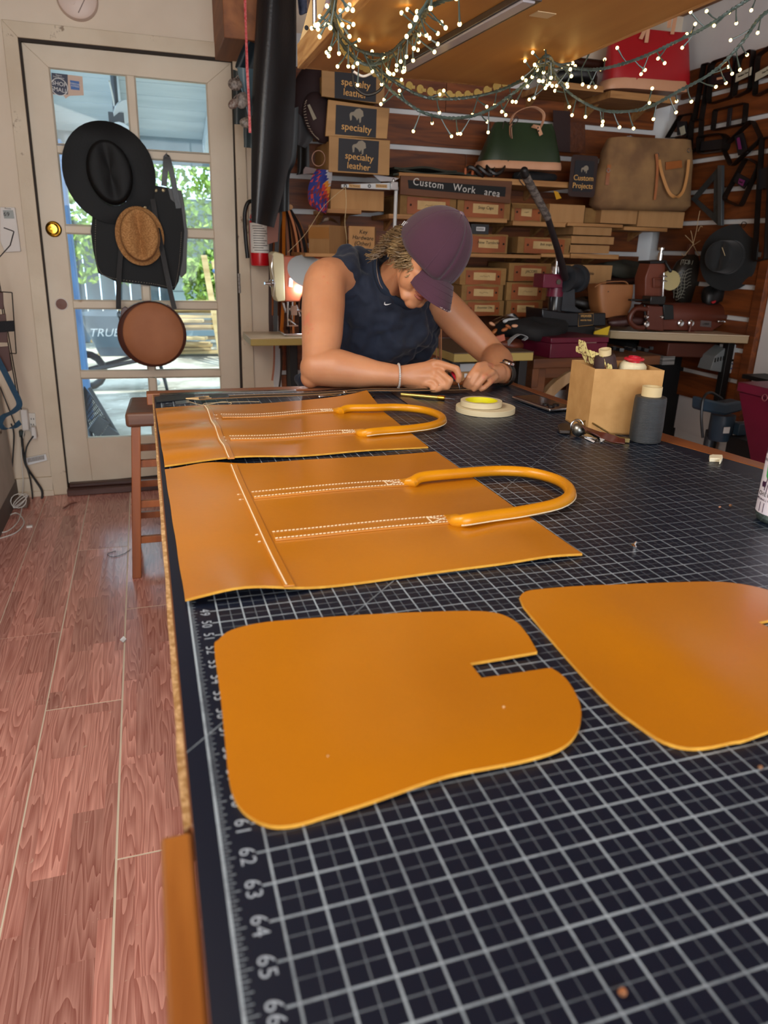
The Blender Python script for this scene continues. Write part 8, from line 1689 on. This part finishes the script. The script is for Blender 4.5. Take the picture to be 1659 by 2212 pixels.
for P in (((1497, 528), (1488, 540), (1478, 552), (1472, 548)), ((1497, 528), (1506, 545), (1515, 555), (1510, 552)), ((1497, 528), (1495, 510), (1492, 498)), ((1499, 528), (1490, 518), (1480, 508)), ((1497, 528), (1504, 500), (1508, 475), (1512, 455)), ((1500, 528), (1518, 515), (1521, 498), (1514, 488), (1508, 500))):
    m_.tube(spline([atY(x, y, Yl-0.02) for x, y in P], 5), 0.0018, 5)
obj('laces', m_, mk('pale_lace', '#b59a74', 0.7), pz_)
fold('black_rag', (1540, 640), 3.05, 0.14, 0.10, 0.10, M_dark, 'black cloth drooping below the wall hat onto the machine', 'cloth', 3)
m_ = MB(); m_.slab([atY(x, y, 3.0) for x, y in ((1536, 652), (1547, 649), (1545, 654), (1540, 656))], (0, 0.006, 0)); setp(obj('red_tab', m_, mk('red_tab', '#a02026', 0.4)), 'tiny red tab on top of the brown machine', 'tab')

# ================================================================== things hung on the door
DYH = 3.70
M_blkdull = mk('dull_black_leather', '#08090a', 0.6, c2='#0c0d0f', scale=6, bump=0.2, bscale=90, spec=0.25)
hat('black_leather_hat', 'large black leather wide-brim hat hung on the door', atY(237, 374, 3.685), (0.05, -1, 0.0), (-0.12, 0, 1), 0.205, 0.222, 0.085, M_blkdull, crown=(0.50, 0.64), wav=0.010, curl=0.014, pinch=0.18)
M_straw = mk('straw_weave', '#c08e58', 0.85, c2='#9c6c3c', scale=170, ramp=(0.4, 0.6), bump=0.8, bscale=220)
hat('straw_hat', 'small tan straw hat hung over the black apron', atY(302, 510, 3.655), (0.0, -1, 0.05), (-0.03, 0, 1), 0.112, 0.135, 0.105, M_straw, crown=(0.82, 0.90), wav=0.004, curl=0.008, pinch=0.5, band=M_straw)
apn = thing('black_apron', 'black leather apron with pale edge stitching hung on the door', 'apron', atY(300, 620, 3.70))
ao = [(318, 398), (362, 405), (368, 430), (392, 450), (398, 500), (394, 560), (386, 608), (376, 627), (330, 618), (250, 608), (212, 590), (201, 540), (196, 500), (201, 455), (240, 455), (300, 440)]
obj('panel', MB().slab([atY(x, y, 3.705) for x, y in ao], (0, 0.004, 0)), M_blkdull, apn, bevel=0.001)
obj('back_panel', MB().slab([atY(x, y, 3.715) for x, y in ((360, 405), (392, 412), (398, 440), (405, 500), (403, 590), (392, 600), (360, 560))], (0, 0.004, 0)), mk('apron_brownblack', '#211c1a', 0.45), apn, bevel=0.001)
m_ = MB(); m_.ribbon(spline([atY(354, 402, 3.70), atY(357, 370, 3.695), atY(360, 338, 3.70), atY(370, 370, 3.695), atY(380, 420, 3.70), atY(386, 450, 3.70)], 6), 0.026, 0.003, (1, 0, 0)); obj('neck_strap', m_, M_blackleather, apn)
m_ = MB(); E_ = spline([(x, y, 0) for x, y in ((207, 470), (206, 540), (214, 582), (240, 600), (330, 613), (373, 620), (381, 606), (388, 560), (392, 500))], 8)
for i in range(0, len(E_)-1):
    for t_ in (0.1, 0.6): p = E_[i].lerp(E_[i+1], t_); q2 = E_[i].lerp(E_[i+1], t_+0.2); m_.tube([atY(p.x, p.y, 3.7035), atY(q2.x, q2.y, 3.7035)], 0.0009, 4)
obj('edge_stitching', m_, mk('pale_thread', '#b5ab97', 0.7), apn, smooth=0, kind='stuff')
for a_, b_ in ((337, 411), (353, 411), (313, 448)): m_ = MB(); m_.lathe([(0.008, 0), (0.008, 0.002), (0.001, 0.004)], atY(a_, b_, 3.704), (0, -1, 0), 14); obj('rivet', m_, mk('aged_rivet', '#8d8064', 0.3, 0.9), apn)
m_ = MB(); m_.tube([atY(360, 334, 3.735), atY(360, 334, 3.70), atY(360, 330, 3.695)], 0.002, 5); setp(obj('door_nail', m_, M_steel), 'thin nail in the door rail holding the apron strap', 'nail')
rb3 = thing('round_bag', 'round tan leather shoulder bag hanging by long black straps on the door', 'bag', atY(329, 722, 3.66))
c = atY(329, 722, 3.60)
def disc(cc, rx, rz, y0, y1, name, m, par, bul=0.0):
    o = MB(); n = 40; prof = [(1.0, y1), (1.0, y0+0.006), (0.97, y0), (0.6, y0-bul*0.7), (0.0, y0-bul)]
    vs = [cc+Vector((rx*s*math.cos(2*PI*k/n), y, rz*s*math.sin(2*PI*k/n))) for s, y in prof for k in range(n)]
    o.add(vs, [(i*n+k, i*n+(k+1) % n, (i+1)*n+(k+1) % n, (i+1)*n+k) for i in range(len(prof)-1) for k in range(n)]+[tuple(range(n))]); return obj(name, o, m, par, smooth=60)
disc(c+Vector((0.0, 0, -0.004)), 0.166, 0.160, 0.012, 0.085, 'gusset', mk('dark_brown_gusset', '#4a2418', 0.4), rb3)
disc(c+Vector((0.006, 0, 0)), 0.145, 0.152, 0.0, 0.03, 'front_panel', mk('tan_round', '#a86c47', 0.7, c2='#985e3b', scale=5, bump=0.1, bscale=60), rb3, 0.008)
for q in (((258, 690), (262, 668), (270, 662), (285, 672), (278, 690)), ((352, 668), (362, 658), (370, 664), (378, 690), (368, 692))):
    obj('side_tab', MB().slab([atY(x, y, 3.625) for x, y in q], (0, 0.02, 0)), mk('dark_brown_gusset', '#4a2418', 0.4), rb3, bevel=0.002)
for P in (((266, 460), (262, 534), (257, 600), (256, 668)), ((330, 430), (338, 480), (347, 524), (366, 620), (377, 668))):
    m_ = MB(); m_.ribbon(spline([atY(x, y, 3.685-0.02*i) for i, (x, y) in enumerate(P)], 6), 0.024, 0.003, (1, -0.3, 0)); obj('strap', m_, M_blackleather, rb3)
for a_, b_ in ((257, 680), (379, 682)): m_ = MB(); m_.tube([atY(a_, b_-10, 3.63), atY(a_, b_, 3.625), atY(a_+2, b_+14, 3.625)], 0.003, 6); m_.tube([atY(a_, b_, 3.622)+Vector((0.008*math.cos(t_), 0, 0.012*math.sin(t_))) for t_ in frange(0, 2*PI*9/10, 10)], 0.0018, 5, closed=True); obj('buckle', m_, M_dark, rb3)

# ================================================================== wall by the door, left
al = thing('smoke_alarm', 'round cream smoke alarm above the door', 'smoke alarm', atY(167, 0, 3.70))
c = atY(167, -2, 3.72); m_ = MB(); m_.lathe([(0.085, 0), (0.086, 0.012), (0.080, 0.03), (0.07, 0.036), (0.001, 0.038)], c, (0, -1, 0), 40); obj('housing', m_, mk('alarm_cream', '#d6c1b4', 0.45), al, smooth=40)
m_ = MB(); m_.lathe([(0.012, 0.036), (0.012, 0.041), (0.001, 0.042)], c+Vector((-0.02, 0, -0.02)), (0, -1, 0), 18); obj('button', m_, mk('alarm_cream', '#d6c1b4', 0.45), al)
m_ = MB(); m_.tube([c+Vector((-0.06, -0.037, 0.01)), c+Vector((0.0, -0.0385, 0.02)), c+Vector((0.03, -0.0385, -0.01)), c+Vector((0.0, -0.038, -0.06))], 0.002, 6); obj('groove', m_, mk('alarm_shadow', '#8a756b', 0.5), al)
th_ = thing('wall_thermometer', 'white digital thermo-hygrometer panel on the wall left of the door', 'thermometer', atY(18, 520, 3.70))
obj('panel', MB().slab([atY(x, y, 3.70) for x, y in ((0, 447), (32, 448), (45, 543), (10, 545), (0, 520))], (0, 0.018, 0)), mk('panel_white', '#d5cfc9', 0.5), th_, bevel=0.002)
obj('display', MB().slab([atY(x, y, 3.697) for x, y in ((6, 454), (28, 454), (31, 472), (9, 472))], (0, 0.002, 0)), mk('lcd_grey', '#8b8f8a', 0.3), th_, smooth=0)
text('digits', '69', atY(14, 463, 3.6955), (1, 0, -0.1), (0, 0, 1), 0.026, M_ink, th_); text('lettering', 'Acurite', atY(17, 450.5, 3.6985), (1, 0, -0.1), (0, 0, 1), 0.009, M_ink, th_)
rk = thing('wire_rack', 'thin dark wire rack at the left photo edge beside the door casing', 'rack', atY(20, 700, 3.45))
m_ = MB()
for P in (((-10, 560), (46, 885)), ((-14, 560), (42, 885)), ((-5, 630), (26, 632)), ((26, 632), (35, 764)), ((35, 764), (-5, 762)), ((8, 492), (30, 500)), ((30, 500), (22, 530)), ((22, 530), (-5, 560))): m_.tube([atY(*P[0], 3.45), atY(*P[1], 3.45)], 0.0025, 5)
obj('wires', m_, mk('rack_wire', '#2b2726', 0.4, 0.5), rk)
for k, (q, lb) in enumerate((([(-8, 630), (6, 632), (8, 668), (-6, 668)], 'upper brown leather flap at the left photo edge'), ([(-8, 680), (12, 678), (17, 740), (-6, 740)], 'middle brown leather flap at the left photo edge'), ([(-8, 750), (18, 748), (25, 800), (10, 806), (-6, 795)], 'lowest brown leather flap at the left photo edge'))):
    setp(obj('leather_flap', MB().slab([atY(x, y, 3.38) for x, y in q], (0, 0.01, 0)), mk('rack_leather', '#4a2419', 0.5), bevel=0.002), lb, 'leather', 'leather flaps on the wire rack')
m_ = MB(); m_.slab([atY(x, y, 3.36) for x, y in ((-5, 695), (30, 693), (31, 716), (-5, 718))], (0, 0.02, 0)); setp(obj('black_brush', m_, mk('bristle', '#17171a', 0.9, bump=0.5, c2='#232327', scale=200), bevel=0.003), 'black bristly block on the wire rack at the left edge', 'brush')
m_ = MB(); m_.ribbon(spline([atY(x, y, 3.34) for x, y in ((-8, 770), (8, 800), (28, 840), (42, 872), (30, 888), (8, 900), (0, 915), (10, 925), (30, 922), (44, 912))], 6), 0.03, 0.003, (0.9, -0.5, 0.2)); setp(obj('blue_strap', m_, mk('blue_webbing', '#2f5068', 0.6, bump=0.2, c2='#294860', scale=60)), 'blue webbing strap curling beside the outlets', 'strap')
ot = thing('wall_outlet', 'white double wall outlet left of the door casing', 'outlet', atY(69, 912, 3.70))
obj('plate', MB().slab([atY(x, y, 3.712) for x, y in ((60, 892), (76, 893), (79, 932), (63, 932))], (0, 0.008, 0)), mk('outlet_white', '#d9d4ca', 0.4), ot, bevel=0.002)
for py in (905, 917):
    for dx in (-2.5, 2.5): obj('slot', MB().box(atY(70+dx, py, 3.711), (0.003, 0.003, 0.008)), M_dark, ot)
for q, nm, lb in (([(43, 884), (58, 886), (63, 930), (48, 931)], 'power_adapter', 'large white power adapter plugged left of the outlet'), ([(66, 923), (76, 924), (80, 948), (68, 950)], 'power_adapter', 'small white adapter plugged into the lower outlet')):
    setp(obj(nm, MB().slab([atY(x, y, 3.665) for x, y in q], (0, 0.046, 0)), mk('adapter_white', '#dcd8d2', 0.4), bevel=0.005), lb, 'adapter')
setp(obj('black_plug', MB().slab([atY(x, y, 3.68) for x, y in ((40, 931), (51, 931), (52, 944), (42, 945))], (0, 0.035, 0)), mk('green_black_plug', '#1c2a28', 0.4), bevel=0.003), 'dark plug beneath the large white adapter', 'plug')
for P, r_c, m0, lb in ((((47, 942), (50, 975), (56, 1005), (75, 1035), (91, 1062), (85, 1086), (60, 1082), (50, 1076)), 0.006, M_cablek, 'thick black cable looping down from the dark plug'),
                   (((72, 942), (58, 965), (55, 995), (66, 1040), (70, 1090), (55, 1106), (35, 1098), (22, 1065), (27, 1000), (30, 940), (24, 915)), 0.0038, M_cablek, 'thin black cable making a long loop by the outlets'),
                   (((52, 930), (46, 980), (50, 1040), (47, 1075)), 0.002, M_cablew, 'thin white cable hanging from the large adapter'),
                   (((0, 835), (18, 880), (28, 905), (32, 915)), 0.003, M_cablek, 'black cable coming in over the blue strap')):
    m_ = MB(); m_.tube(spline([atY(x, y, 3.66) for x, y in P], 7), r_c, 6); setp(obj('cable', m_, m0, smooth=60), lb, 'cable')
m_ = MB()
for k in range(3): m_.tube([atZ(40, 1082, 0.06)+Vector((0.035*math.cos(t_)+0.006*k, 0.02*math.sin(t_), 0.03*math.sin(t_+k))) for t_ in frange(0, 2*PI*11/12, 12)], 0.002, 5, closed=True)
setp(obj('white_cable_coil', m_, M_cablew), 'small knot of white cable above the power brick', 'cable')
m_ = MB(); c = atZ(42, 1092, 0.0); m_.span((c.x-0.05, c.y-0.05, 0.0), (c.x+0.045, c.y+0.04, 0.04)); setp(obj('power_brick', m_, mk('brown_brick', '#6d5a4e', 0.5), bevel=0.004), 'brownish power brick on the floor in the left corner', 'adapter')
m_ = MB(); m_.tube(spline([atZ(x, y, 0.004) for x, y in ((48, 1095), (40, 1125), (20, 1145), (0, 1150), (-15, 1140))], 6), 0.0028, 5); m_.tube(spline([atZ(x, y, 0.004) for x, y in ((10, 1120), (35, 1108), (52, 1128), (35, 1150), (0, 1163))], 6), 0.0028, 5); setp(obj('floor_cable', m_, M_cablew), 'white cable curling on the floor at the left edge', 'cable')
m_ = MB(); m_.box(atZ(64, 1137, 0.004), (0.025, 0.015, 0.008)); setp(obj('white_connector', m_, M_cablew), 'small white connector lying on the floorboards', 'connector')
stk2 = MB(); stk2.slab([atY(x, y, 3.705) for x, y in ((54, 990), (99, 981), (102, 994), (60, 1005))], (0, 0.003, 0)); so_ = setp(obj('cable_label', stk2, M_white, smooth=0), 'white printed label with a grey barcode hanging on the cable', 'label')
m_ = MB()
for k in range(12): a0 = (60+3*k, 990-0.6*k); m_.slab([atY(a0[0], a0[1], 3.7035), atY(a0[0]+1.6, a0[1]-0.3, 3.7035), atY(a0[0]+2.4, a0[1]+9, 3.7035), atY(a0[0]+0.8, a0[1]+9.4, 3.7035)], (0, 0.001, 0))
obj('bars', m_, M_inksoft, so_, smooth=0)
sk = thing('lettered_board', 'dirty white board with faint grey lettering standing against the left wall', 'board', (-0.72, 3.3, 0.0))
obj('panel', MB().span((XL+0.002, 2.75, 0.10), (XL+0.014, 3.66, 0.60)), mk('sack_cloth', '#b9b2a6', 0.85, c2='#aaa396', scale=6), sk, bevel=0.002)
text('lettering', 'BAGS', (XL+0.015, 3.40, 0.42), (0, 1, 0), (0, 0, 1), 0.11, M_inksoft, sk, shear=0.3)
# small floor scraps
for k, (a_, b_, P_) in enumerate(((152, 1090, [(0.00, 0.0), (0.06, 0.04), (0.10, 0.05)]), (265, 1383, None))):
    m_ = MB()
    if P_: m_.ribbon([atZ(a_-15, b_+8, 0.006), atZ(a_, b_-2, 0.012), atZ(a_+13, b_-5, 0.006)], 0.012, 0.002, (0, 1, 0)); setp(obj('leather_paring', m_, mk('paring', '#7c4238', 0.6)), 'thin curved leather paring on the floor before the door', 'scrap')
    else: m_.slab([atZ(a_-6, b_, 0.004), atZ(a_+2, b_-8, 0.012), atZ(a_+8, b_-2, 0.006), atZ(a_+1, b_+5, 0.003)], (0, 0, 0.002)); setp(obj('paper_scrap', m_, M_white, smooth=0), 'crumpled pale scrap on the floor seam', 'scrap')
m_ = MB(); m_.tube(spline([atZ(x, y, 0.003) for x, y in ((250, 1190), (232, 1197), (245, 1203), (268, 1196), (283, 1186))], 6), 0.0012, 4); setp(obj('dark_thread', m_, M_cablek), 'dark curly thread on the floor beside the stool leg', 'thread')
